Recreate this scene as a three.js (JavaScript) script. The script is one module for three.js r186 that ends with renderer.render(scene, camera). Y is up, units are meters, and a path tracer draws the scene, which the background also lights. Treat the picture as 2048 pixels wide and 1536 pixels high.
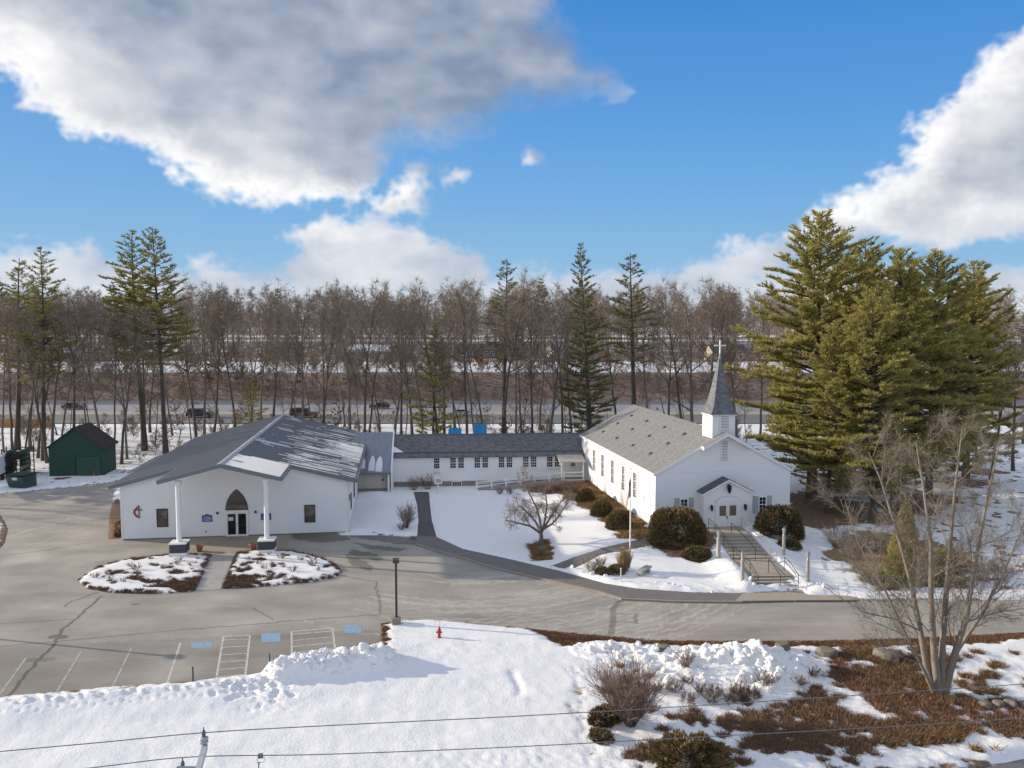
import * as THREE from 'three';
import { mergeGeometries } from 'three/addons/utils/BufferGeometryUtils.js';

// ---------- camera, sky, sun, exposure ----------
const scene = new THREE.Scene();
const camera = new THREE.PerspectiveCamera(50.54, 4 / 3, 0.5, 4000);
camera.position.set(0, 19, 0);
camera.rotation.set(-0.073, 0, 0);
const renderer = new THREE.WebGLRenderer({ antialias: true });
renderer.toneMapping = THREE.LinearToneMapping;
renderer.toneMappingExposure = 1.45;
renderer.shadowMap.enabled = true;

const SUN_EL = 14.3 * Math.PI / 180, SUN_AZ = 12.5 * Math.PI / 180;   // low, from the left and a little beyond the buildings
const sunDir = new THREE.Vector3(-Math.cos(SUN_EL) * Math.cos(SUN_AZ), Math.sin(SUN_EL), -Math.cos(SUN_EL) * Math.sin(SUN_AZ));
const sun = new THREE.DirectionalLight(new THREE.Color().setRGB(1, 0.87, 0.68), 4.1);
sun.position.copy(sunDir).multiplyScalar(200).add(new THREE.Vector3(0, 0, -75));
sun.target.position.set(0, 0, -75);
sun.castShadow = true;
sun.shadow.mapSize.set(4096, 4096);
Object.assign(sun.shadow.camera, { left: -120, right: 120, top: 80, bottom: -80, near: 1, far: 500 });
scene.add(sun, sun.target);

// ---------- random numbers and noise ----------
function rng(seed) {
  let a = seed >>> 0;
  return () => { a = (a + 0x6D2B79F5) | 0; let t = Math.imul(a ^ (a >>> 15), 1 | a); t = (t + Math.imul(t ^ (t >>> 7), 61 | t)) ^ t; return ((t ^ (t >>> 14)) >>> 0) / 4294967296; };
}
const PERM = new Uint8Array(512), GX = new Float32Array(256), GY = new Float32Array(256);
{
  const r = rng(77), p = Array.from({ length: 256 }, (_, i) => i);
  for (let i = 255; i > 0; i--) { const j = Math.floor(r() * (i + 1)); [p[i], p[j]] = [p[j], p[i]]; }
  for (let i = 0; i < 512; i++) PERM[i] = p[i & 255];
  for (let i = 0; i < 256; i++) { const t = r() * Math.PI * 2; GX[i] = Math.cos(t); GY[i] = Math.sin(t); }
}
function noise(x, y) {
  const xi = Math.floor(x), yi = Math.floor(y), fx = x - xi, fy = y - yi;
  const X = xi & 255, Y = yi & 255, u = fx * fx * fx * (fx * (fx * 6 - 15) + 10), v = fy * fy * fy * (fy * (fy * 6 - 15) + 10);
  const a = PERM[PERM[X] + Y], b = PERM[PERM[X + 1] + Y], c = PERM[PERM[X] + Y + 1], d = PERM[PERM[X + 1] + Y + 1];
  const n0 = GX[a] * fx + GY[a] * fy, n1 = GX[b] * (fx - 1) + GY[b] * fy, n2 = GX[c] * fx + GY[c] * (fy - 1), n3 = GX[d] * (fx - 1) + GY[d] * (fy - 1);
  const e = n0 + u * (n1 - n0), f = n2 + u * (n3 - n2);
  return (e + v * (f - e)) * 1.5;
}
function fbm(x, y, o = 5) { let s = 0, a = 0.5; for (let i = 0; i < o; i++) { s += a * noise(x, y); x = x * 2.03 + 17.1; y = y * 2.03 + 5.3; a *= 0.5; } return s; }
const clamp = (v, a = 0, b = 1) => v < a ? a : v > b ? b : v;
const smooth = (a, b, v) => { const t = clamp((v - a) / (b - a)); return t * t * (3 - 2 * t); };
const lerp = (a, b, t) => a + (b - a) * t;
const lin = (c) => c <= 0.04045 ? c / 12.92 : Math.pow((c + 0.055) / 1.055, 2.4);
// signed distance to a closed outline, negative inside
function outlineDistance(poly, x, y) {
  let d = 1e9, inside = false;
  for (let i = 0, j = poly.length - 1; i < poly.length; j = i++) {
    const [ax, ay] = poly[j], [bx, by] = poly[i];
    const ex = bx - ax, ey = by - ay, t = clamp(((x - ax) * ex + (y - ay) * ey) / (ex * ex + ey * ey + 1e-9));
    const px = x - ax - ex * t, py = y - ay - ey * t, q = px * px + py * py;
    if (q < d) d = q;
    if ((ay > y) !== (by > y) && x < ex * (y - ay) / (by - ay) + ax) inside = !inside;
  }
  d = Math.sqrt(d);
  return inside ? -d : d;
}

// ---------- the sky: air and clouds, [azimuth, elevation] in degrees ----------
const cloudShapes = [
  [[[-41.6,26.5],[-38.3,16.4],[-33.0,15.6],[-31.3,14.3],[-30.6,12.6],[-29.3,12.1],[-28.1,11.2],[-25.6,11.0],[-23.9,10.4],[-22.2,9.3],[-20.1,8.5],[-17.0,8.0],[-13.8,7.9],[-10.4,8.4],[-8.9,9.4],[-8.0,11.1],[-6.0,11.8],[-3.2,12.3],[-0.8,13.6],[1.8,14.4],[4.6,14.9],[8.4,15.4],[7.4,17.0],[4.9,18.6],[3.2,20.6],[2.9,23.9],[-4.1,33.7]]],
  [[[31.4,17.2],[30.0,15.7],[28.8,14.4],[27.2,13.7],[25.9,12.9],[25.2,11.1],[25.0,10.0],[23.1,9.0],[21.7,8.4],[20.5,7.2],[18.0,6.1],[17.1,5.4],[19.9,4.9],[23.8,5.2],[28.1,4.3],[31.9,5.0],[41.9,5.4],[44.7,19.6]]],
  [[[8.2,3.1],[9.9,4.1],[11.2,3.9],[13.6,4.9],[15.5,5.6],[18.0,6.1],[19.3,4.9],[18.1,2.5],[12.9,2.0],[7.9,2.0]]],
  [[[-7.7,11.1],[-6.2,11.5],[-5.6,10.5],[-6.0,8.7],[-6.4,7.5],[-8.8,7.1],[-9.9,7.9],[-8.7,9.5]]],
  [[[-16.7,5.7],[-14.9,6.6],[-12.8,7.4],[-9.8,7.6],[-6.7,7.2],[-5.0,6.2],[-2.2,5.0],[-1.4,3.6],[-0.8,1.7],[-15.8,1.6],[-15.5,4.3],[-14.5,5.0],[-15.4,5.3]]],
  [[[-36.7,5.0],[-30.9,4.9],[-28.8,5.1],[-27.2,4.9],[-25.8,4.2],[-24.7,3.4],[-23.9,1.6],[-36.9,0.3]]],
  [[[-21.4,4.3],[-19.3,4.4],[-17.1,3.8],[-15.2,3.3],[-13.2,2.7],[-13.2,1.0],[-22.7,0.9],[-21.7,3.5]]],
  [[[-0.8,3.4],[2.3,3.6],[4.4,3.3],[7.9,3.1],[7.9,1.4],[-0.8,1.4]]],
  [[[-4.6,10.8],[-4.1,11.1],[-3.1,10.4],[-3.3,9.7],[-4.5,9.5],[-4.9,10.0]]],
  [[[0.6,11.3],[1.2,11.7],[1.9,11.4],[1.4,10.8],[0.6,10.8]]],
  [[[-44,-2],[-44,4.3],[-30,4.1],[-25.5,4.2],[-23.5,3.5],[-18,3.9],[-12.5,3.3],[-3,3.6],[2,4.0],[8,3.7],[13,4.2],[20,4.1],[26,3.2],[36,3.7],[46,3.8],[46,-2]]],
  [[[28.1,3.2],[32.0,3.8],[37.8,4.1],[38.0,1.4],[29.5,1.5]]],
];
{
  const W = 4096, H = 2048, data = new Float32Array(W * H * 4);
  const boxes = cloudShapes.map(([p]) => [Math.min(...p.map((q) => q[0])) - 3, Math.max(...p.map((q) => q[0])) + 3, Math.min(...p.map((q) => q[1])) - 3, Math.max(...p.map((q) => q[1])) + 3]);
  const ramp = [[-90, .50, .56, .62], [0, .70, .80, .91], [2, .62, .77, .895], [5, .535, .725, .885], [9, .44, .675, .885], [14, .355, .61, .865], [21, .255, .54, .825], [40, .21, .49, .80], [90, .19, .45, .76]];
  const air = (el) => { let i = 1; while (i < ramp.length - 1 && el > ramp[i][0]) i++; const a = ramp[i - 1], b = ramp[i], t = clamp((el - a[0]) / (b[0] - a[0])); return [1, 2, 3].map((k) => lin(lerp(a[k], b[k], t))); };
  // billow: ragged cumulus outline
  const wob = (az, el) => 1.5 * fbm(az * 0.32 + 3, el * 0.42 + 9, 6) + 0.5 * Math.abs(noise(az * 1.3 + 40, el * 1.5));
  const shape = (i, az, el) => { const b = boxes[i]; return az < b[0] || az > b[1] || el < b[2] || el > b[3] ? 3 : outlineDistance(cloudShapes[i][0], az, el); };
  const NA = 640, NE = 280, near = new Float32Array(NA * NE);      // distance to the nearest cloud outline on a 0.2 degree grid
  for (let j = 0; j < NE; j++) for (let i = 0; i < NA; i++) { let d = 3; for (let q = 0; q < cloudShapes.length; q++) d = Math.min(d, shape(q, -75 + i * 0.2, -12 + j * 0.2)); near[j * NA + i] = d; }
  const named = (az, el, w) => { const u = clamp((az + 75) * 5, 0, NA - 1.01), v = clamp((el + 12) * 5, 0, NE - 1.01), i = u | 0, j = v | 0, p = u - i, q = v - j, k = j * NA + i; return lerp(lerp(near[k], near[k + 1], p), lerp(near[k + NA], near[k + NA + 1], p), q) + w; };
  const SC = 1 / renderer.toneMappingExposure;
  const airTable = []; for (let j = 0; j <= 900; j++) airTable.push(air(j / 10 - 0.01));
  for (let j = 0; j < H; j++) {
    const el = ((j + 0.5) / H - 0.5) * 180;
    for (let i = 0; i < W; i++) {
      const k = (j * W + i) * 4; data[k + 3] = 1;
      if (el < -1.5) { data[k] = .18 * SC; data[k + 1] = .17 * SC; data[k + 2] = .17 * SC; continue; }
      let az = ((i + 0.5) / W - 0.25) * 360; if (az > 180) az -= 360;
      if (Math.abs(az) > 47 || el > 41) { const s = (i & 1) ? k - 4 : (j & 1) ? k - W * 4 : -1; if (s >= 0 && data[s + 3] === 1 && (j & 1 || i & 1)) { data[k] = data[s]; data[k + 1] = data[s + 1]; data[k + 2] = data[s + 2]; continue; } }
      const a = airTable[Math.min(900, Math.max(0, Math.round(el * 10)))];
      const front = Math.abs(az) < 46 && el < 40, veil = 0.28 * Math.pow(clamp(0.5 - 0.5 * Math.sin((az + 12) * Math.PI / 180)), 1.5) * smooth(40, 4, el);   // air is paler on the sun's side
      let dens, shade;
      const e2 = el < 0 ? 0 : el;
      const w = front ? wob(az, e2) : 0;
      const gen = () => { // unseen sky: broken cumulus on a flat layer, thickened for fill light
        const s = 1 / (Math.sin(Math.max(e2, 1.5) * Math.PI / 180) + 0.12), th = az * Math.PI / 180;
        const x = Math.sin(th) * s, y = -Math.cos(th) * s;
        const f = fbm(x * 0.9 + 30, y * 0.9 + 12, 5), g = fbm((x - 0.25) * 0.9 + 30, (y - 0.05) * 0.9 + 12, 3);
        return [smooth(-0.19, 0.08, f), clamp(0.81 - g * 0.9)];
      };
      if (front) {
        const d = named(az, e2, w);
        let od = 0;
        if (d < 1.6) for (const [t, q] of [[0.9, .22], [2.6, .4], [6, .5], [11, .55], [17, .5]]) od += q * smooth(0.5, -1.6, named(az - t * 0.95, e2 - t * 0.22, w * 0.8));
        // crisp on the sunward side, drawn out and thin on the lee side
        dens = smooth(0.42, lerp(-0.9, -2.5, clamp(od - 0.5) * smooth(6, 11, e2)), d + 0.62 * fbm(az * 1.3 + 5, e2 * 1.8, 5) * lerp(1, 0.5, clamp(od)));
        shade = Math.exp(-od * lerp(1.15, 0.5, smooth(10, 6.5, e2)));
        shade = clamp(shade + 0.42 * fbm(az * 0.15 + 70, e2 * 0.3, 3) + 0.10 * fbm(az * 0.7, e2 * 1.1 + 8, 3) + 0.05 + 0.13 * smooth(9, 6, e2));
        const q = smooth(38, 46, Math.max(Math.abs(az), e2 + 6));
        if (q > 0) { const [gd, gs] = gen(); dens = lerp(dens, gd, q); shade = lerp(shade, gs, q); }
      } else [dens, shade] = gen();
      dens *= lerp(0.75, 0.97, smooth(0, 9, e2)) * (0.86 + 0.14 * shade);
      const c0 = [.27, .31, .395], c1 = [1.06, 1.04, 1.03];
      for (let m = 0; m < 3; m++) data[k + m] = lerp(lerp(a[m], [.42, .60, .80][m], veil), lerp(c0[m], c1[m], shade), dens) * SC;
    }
  }
  const sky = new THREE.DataTexture(data, W, H, THREE.RGBAFormat, THREE.FloatType);
  sky.mapping = THREE.EquirectangularReflectionMapping; sky.magFilter = sky.minFilter = THREE.LinearFilter; sky.needsUpdate = true;
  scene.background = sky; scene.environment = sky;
}

// ---------- helpers ----------
const V = (x, y, z) => new THREE.Vector3(x, y, z);
const taken = {};
function numbered(name) { const n = taken[name] ?? 0; taken[name] = n + 1; return n ? `${name}_${String(n).padStart(3, '0')}` : name; }
function thing(name, label, category, group, [x, y, z] = [0, 0, 0], turn = 0) {
  const o = new THREE.Group(); o.name = numbered(name); o.position.set(x, y, z); o.rotation.y = turn;
  o.userData = { label, category }; if (group) o.userData.group = group;
  scene.add(o); return o;
}
function copyThing(src, label, group, [x, y, z], turn = 0, scale = 1) {
  const o = src.clone(); o.name = numbered(src.name.replace(/_\d\d\d$/, '')); o.position.set(x, y, z); o.rotation.y = turn;
  if (Array.isArray(scale)) o.scale.set(...scale); else o.scale.setScalar(scale);
  o.userData = { ...src.userData }; if (label) o.userData.label = label; if (group) o.userData.group = group;
  scene.add(o); return o;
}
class MB {                                   // collects faces, then becomes one geometry
  constructor() { this.p = []; this.n = []; this.u = []; this.i = []; }
  get count() { return this.p.length / 3; }
  vert(x, y, z, nx, ny, nz, u, v) { this.p.push(x, y, z); this.n.push(nx, ny, nz); this.u.push(u, v); return this.p.length / 3 - 1; }
  // flat polygon (3 or 4 corners, counter-clockwise), uv in metres
  face(c, uv) {
    const ax = c[1][0] - c[0][0], ay = c[1][1] - c[0][1], az = c[1][2] - c[0][2], e = c[c.length - 1];
    const bx = e[0] - c[0][0], by = e[1] - c[0][1], bz = e[2] - c[0][2];
    let nx = ay * bz - az * by, ny = az * bx - ax * bz, nz = ax * by - ay * bx; const l = Math.hypot(nx, ny, nz) || 1; nx /= l; ny /= l; nz /= l;
    // metres along the face: u along the level direction, v up the slope
    let ux = -nz, uz = nx; const ul = Math.hypot(ux, uz);
    let uu, vv;
    if (ul < 0.02) { uu = [1, 0, 0]; vv = [0, 0, -1]; } else { uu = [-ux / ul, 0, -uz / ul]; uu = [nz / ul, 0, -nx / ul]; vv = [ny * uu[2] - nz * uu[1], nz * uu[0] - nx * uu[2], nx * uu[1] - ny * uu[0]]; }
    const s = this.count;
    c.forEach((q, k) => this.vert(q[0], q[1], q[2], nx, ny, nz, uv ? uv[k][0] : q[0] * uu[0] + q[1] * uu[1] + q[2] * uu[2], uv ? uv[k][1] : q[0] * vv[0] + q[1] * vv[1] + q[2] * vv[2]));
    for (let k = 2; k < c.length; k++) this.i.push(s, s + k - 1, s + k);
    return this;
  }
  box(x0, y0, z0, x1, y1, z1) {
    const f = (...c) => this.face(c);
    f([x0, y0, z1], [x1, y0, z1], [x1, y1, z1], [x0, y1, z1]); f([x1, y0, z0], [x0, y0, z0], [x0, y1, z0], [x1, y1, z0]);
    f([x0, y0, z0], [x0, y0, z1], [x0, y1, z1], [x0, y1, z0]); f([x1, y0, z1], [x1, y0, z0], [x1, y1, z0], [x1, y1, z1]);
    f([x0, y1, z1], [x1, y1, z1], [x1, y1, z0], [x0, y1, z0]); f([x0, y0, z0], [x1, y0, z0], [x1, y0, z1], [x0, y0, z1]);
    return this;
  }
  cbox(x, y, z, w, h, d) { return this.box(x - w / 2, y, z - d / 2, x + w / 2, y + h, z + d / 2); }   // on its base centre
  // slab: top corners counter-clockwise seen from above, thickness straight down
  slab(c, t) {
    const b = c.map(([x, y, z]) => [x, y - t, z]);
    this.face(c); this.face([...b].reverse());
    for (let k = 0; k < c.length; k++) { const m = (k + 1) % c.length; this.face([b[k], b[m], c[m], c[k]]); }
    return this;
  }
  // prism: outline in x,y pushed from z0 to z1
  prism(o, z0, z1) {
    const sh = new THREE.Shape(o.map(([x, y]) => new THREE.Vector2(x, y)));
    const g = new THREE.ExtrudeGeometry(sh, { depth: z1 - z0, bevelEnabled: false }); g.translate(0, 0, z0); return this.add(g);
  }
  add(g, m) {
    if (m) g.applyMatrix4(m);
    const s = this.count, P = g.attributes.position, N = g.attributes.normal, U = g.attributes.uv;
    for (let k = 0; k < P.count; k++) this.vert(P.getX(k), P.getY(k), P.getZ(k), N.getX(k), N.getY(k), N.getZ(k), U ? U.getX(k) : 0, U ? U.getY(k) : 0);
    if (g.index) for (let k = 0; k < g.index.count; k++) this.i.push(s + g.index.getX(k)); else for (let k = 0; k < P.count; k++) this.i.push(s + k);
    return this;
  }
  geometry() {
    const g = new THREE.BufferGeometry();
    g.setAttribute('position', new THREE.Float32BufferAttribute(this.p, 3)); g.setAttribute('normal', new THREE.Float32BufferAttribute(this.n, 3)); g.setAttribute('uv', new THREE.Float32BufferAttribute(this.u, 2));
    g.setIndex(this.i); return g;
  }
}
// tapered tube through points
MB.prototype.tube = function (pts, rad, sides = 6, caps = true) {
    const n = pts.length, s = this.count; let px = 0, py = 0, pz = 1, len = 0; const rings = [];
    for (let k = 0; k < n; k++) {
      const a = pts[Math.max(0, k - 1)], b = pts[Math.min(n - 1, k + 1)];
      let tx = b[0] - a[0], ty = b[1] - a[1], tz = b[2] - a[2]; const l = Math.hypot(tx, ty, tz) || 1; tx /= l; ty /= l; tz /= l;
      if (k === 0) { if (Math.abs(tz) > 0.9) { px = 1; pz = 0; } } else len += Math.hypot(pts[k][0] - pts[k - 1][0], pts[k][1] - pts[k - 1][1], pts[k][2] - pts[k - 1][2]);
      const d = px * tx + py * ty + pz * tz; px -= d * tx; py -= d * ty; pz -= d * tz; const q = Math.hypot(px, py, pz) || 1; px /= q; py /= q; pz /= q;
      const bx = ty * pz - tz * py, by = tz * px - tx * pz, bz = tx * py - ty * px, r = Array.isArray(rad) ? rad[k] : rad;
      for (let m = 0; m <= sides; m++) { const t = m / sides * Math.PI * 2, c = Math.cos(t), e = Math.sin(t), nx = px * c + bx * e, ny = py * c + by * e, nz = pz * c + bz * e; this.vert(pts[k][0] + nx * r, pts[k][1] + ny * r, pts[k][2] + nz * r, nx, ny, nz, m / sides * Math.max(0.1, r * 6.28), len); }
      if (k) for (let m = 0; m < sides; m++) { const i0 = s + (k - 1) * (sides + 1) + m, i1 = i0 + sides + 1; this.i.push(i0, i0 + 1, i1, i0 + 1, i1 + 1, i1); }
      if (k === 0 || k === n - 1) rings.push([k, tx, ty, tz, s + k * (sides + 1), k ? 1 : -1]);
    }
    if (caps) for (const [k, tx, ty, tz, f, dir] of rings) {
      const c0 = this.vert(...pts[k], tx * dir, ty * dir, tz * dir, 0, 0), g = this.count;
      for (let m = 0; m <= sides; m++) { const o = (f + m) * 3; this.vert(this.p[o], this.p[o + 1], this.p[o + 2], tx * dir, ty * dir, tz * dir, 0, 0); }
      for (let m = 0; m < sides; m++) dir > 0 ? this.i.push(c0, g + m, g + m + 1) : this.i.push(c0, g + m + 1, g + m);
    }
    return this;
};
function part(name, shape, m, parent, label) {
  const o = new THREE.Mesh(shape instanceof MB ? shape.geometry() : shape, m); o.name = name; o.castShadow = o.receiveShadow = true;
  if (label) o.userData.label = label;
  parent.add(o); return o;
}
function single(name, shape, m, label, category, group, pos = [0, 0, 0], turn = 0) {     // a thing that is one mesh
  const o = part(numbered(name), shape, m, scene); o.position.set(...pos); o.rotation.y = turn; o.userData = { label, category }; if (group) o.userData.group = group; return o;
}
function structure(name, shape, m) { const o = part(numbered(name), shape, m, scene); o.userData = { kind: 'structure' }; return o; }
function stuff(o, label, category) { o.userData = { kind: 'stuff', label, category }; return o; }

// ---------- materials ----------
function tex(w, h, fn, { srgb = true, repeat = true, rx = 1, ry = 1 } = {}) {          // fn(x, y) -> [r, g, b] 0..1 as shown
  const d = new Uint8Array(w * h * 4);
  for (let y = 0; y < h; y++) for (let x = 0; x < w; x++) { const c = fn(x / w, y / h, x, y), k = (y * w + x) * 4; d[k] = clamp(c[0]) * 255; d[k + 1] = clamp(c[1]) * 255; d[k + 2] = clamp(c[2]) * 255; d[k + 3] = c[3] === undefined ? 255 : clamp(c[3]) * 255; }
  const t = new THREE.DataTexture(d, w, h, THREE.RGBAFormat, THREE.UnsignedByteType);
  t.magFilter = t.minFilter = THREE.LinearFilter; if (repeat) t.wrapS = t.wrapT = THREE.RepeatWrapping; t.repeat.set(rx, ry);
  if (srgb) t.colorSpace = THREE.SRGBColorSpace; t.needsUpdate = true; return t;
}
const gam = (c) => c <= 0.0031308 ? c * 12.92 : 1.055 * Math.pow(c, 1 / 2.4) - 0.055;
const L = (r, g, b) => new THREE.Color().setRGB(r, g, b);
function mat(r, g, b, rough = 0.8, more = {}) { return new THREE.MeshStandardMaterial({ color: L(r, g, b), roughness: rough, ...more }); }
// seamless noise on a tile: blends two offsets
const tileNoise = (u, v, s, o = 4) => { const f = (a, b) => fbm(a * s + 11, b * s + 7, o); const wu = u, wv = v; return lerp(lerp(f(u, v), f(u - 1, v), wu), lerp(f(u, v - 1), f(u - 1, v - 1), wu), wv); };
const grain = (cr, cg, cb, s, amp, size = 256, rx = 1) => tex(size, size, (u, v) => { const n = 1 + amp * tileNoise(u, v, s, 5) + amp * 0.35 * tileNoise(u + 3, v, s * 6, 2); return [gam(cr * n), gam(cg * n), gam(cb * n)]; }, { rx, ry: rx });
const wr = rng(5);
const M = {};
M.white = mat(1, 1, 1, 0.6, { map: grain(.80, .80, .80, 5, .02, 256, 0.25) });
M.trim = mat(.80, .80, .80, 0.5);
M.glass = new THREE.MeshPhysicalMaterial({ color: L(.012, .016, .018), roughness: 0.06, specularIntensity: 0.7 });
M.glassBrown = new THREE.MeshPhysicalMaterial({ color: L(.075, .065, .05), roughness: 0.12, clearcoat: 0.8, clearcoatRoughness: 0.05 });
M.metalRoof = mat(1, 1, 1, 0.48, { metalness: 0.08, map: grain(.15, .155, .162, 4, .035, 256, 0.2) });
M.metalRib = mat(.155, .16, .168, 0.48, { metalness: 0.08 });
M.flash = mat(.42, .43, .44, 0.45, { metalness: 0.3 });
M.gutter = mat(.17, .19, .21, 0.5, { metalness: 0.2 });
M.seamRoof = mat(1, 1, 1, 0.45, { metalness: 0.3, map: grain(.27, .28, .295, 3, .14, 256, 0.25) });
M.seam = mat(.34, .35, .36, 0.45, { metalness: 0.3 });
function shingles(cr, cg, cb, amp) {             // 2 m tile: 14 courses, tabs of 0.25 m with their own tone
  const r = rng(Math.floor(cr * 1e4)), tone = Array.from({ length: 14 * 10 }, () => r());
  const at = (u, v) => { const row = Math.min(13, Math.floor(v * 14)), q = (u * 8 + (row * 0.37)) % 8, c = Math.floor(q) % 8; return [row, c, v * 14 - row, q - Math.floor(q)]; };
  return {
    map: tex(512, 512, (u, v) => { const [row, c, , fx] = at(u, v); const n = 1 + amp * (tone[row * 10 + c] - 0.5) * 2 + 0.22 * noise(u * 170, v * 170) + 0.12 * tileNoise(u, v, 5, 3); const k = fx < 0.03 ? 0.8 : 1; return [gam(cr * n * k), gam(cg * n * k), gam(cb * n * k)]; }, { rx: .5, ry: .5 }),
    bumpMap: tex(512, 512, (u, v) => { const [, , fy] = at(u, v); const h = 1 - fy; return [h, h, h]; }, { srgb: false, rx: .5, ry: .5 }), bumpScale: 0.012,
  };
}
M.shingleLight = mat(1, 1, 1, 0.92, shingles(.205, .204, .203, .18));
M.shingleDark = mat(1, 1, 1, 0.92, shingles(.135, .137, .142, .3));
M.shingleSlate = mat(1, 1, 1, 0.9, shingles(.145, .152, .165, .3));
M.concrete = mat(1, 1, 1, 0.9, { map: grain(.33, .30, .26, 4, .22, 512, 0.25) });
M.stone = mat(1, 1, 1, 0.85, { map: grain(.36, .345, .32, 6, .3, 256, 1) });
M.foundation = mat(1, 1, 1, 0.9, { map: grain(.25, .23, .20, 4, .3, 256, 0.5) });
M.blackMetal = mat(.02, .021, .023, 0.45, { metalness: 0.4 });
M.grayMetal = mat(.30, .31, .31, 0.4, { metalness: 0.6 });
M.bark = mat(1, 1, 1, 0.95, { map: tex(128, 256, (u, v) => { const n = 1 + 0.55 * tileNoise(u * 1, v * 0.35, 14, 4) ; return [gam(.105 * n), gam(.087 * n), gam(.073 * n)]; }), });
M.barkPine = mat(1, 1, 1, 0.95, { map: tex(128, 256, (u, v) => { const n = 1 + 0.6 * tileNoise(u, v * 0.4, 12, 4); return [gam(.085 * n), gam(.07 * n), gam(.06 * n)]; }) });
M.barkGray = mat(1, 1, 1, 0.95, { map: tex(128, 256, (u, v) => { const n = 1 + 0.45 * tileNoise(u, v * 0.35, 12, 4); return [gam(.155 * n), gam(.135 * n), gam(.115 * n)]; }) });
M.barkPale = mat(1, 1, 1, 0.9, { map: tex(128, 256, (u, v) => { const n = 1 + 0.4 * tileNoise(u, v * 0.4, 10, 4); return [gam(.24 * n), gam(.205 * n), gam(.165 * n)]; }) });
M.twig = mat(.235, .185, .145, 0.95);
M.twigRed = mat(.21, .14, .105, 0.95);
M.twigPale = mat(.20, .165, .135, 0.9);
M.twigDark = mat(.15, .12, .10, 0.95);
M.needle = new THREE.MeshPhysicalMaterial({ color: L(.37, .325, .088), roughness: 1, transmission: 0.3, thickness: 0 });
M.needleMid = new THREE.MeshPhysicalMaterial({ color: L(.27, .25, .075), roughness: 1, transmission: 0.3, thickness: 0 });
M.needleDark = new THREE.MeshPhysicalMaterial({ color: L(.17, .165, .055), roughness: 1, transmission: 0.3, thickness: 0 });
M.leafOak = mat(.19, .095, .05, 0.9);
M.yew = mat(.085, .07, .028, 0.7);
M.yewTip = mat(.19, .13, .05, 0.8);
M.snow = mat(.82, .81, .79, 0.75);

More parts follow.
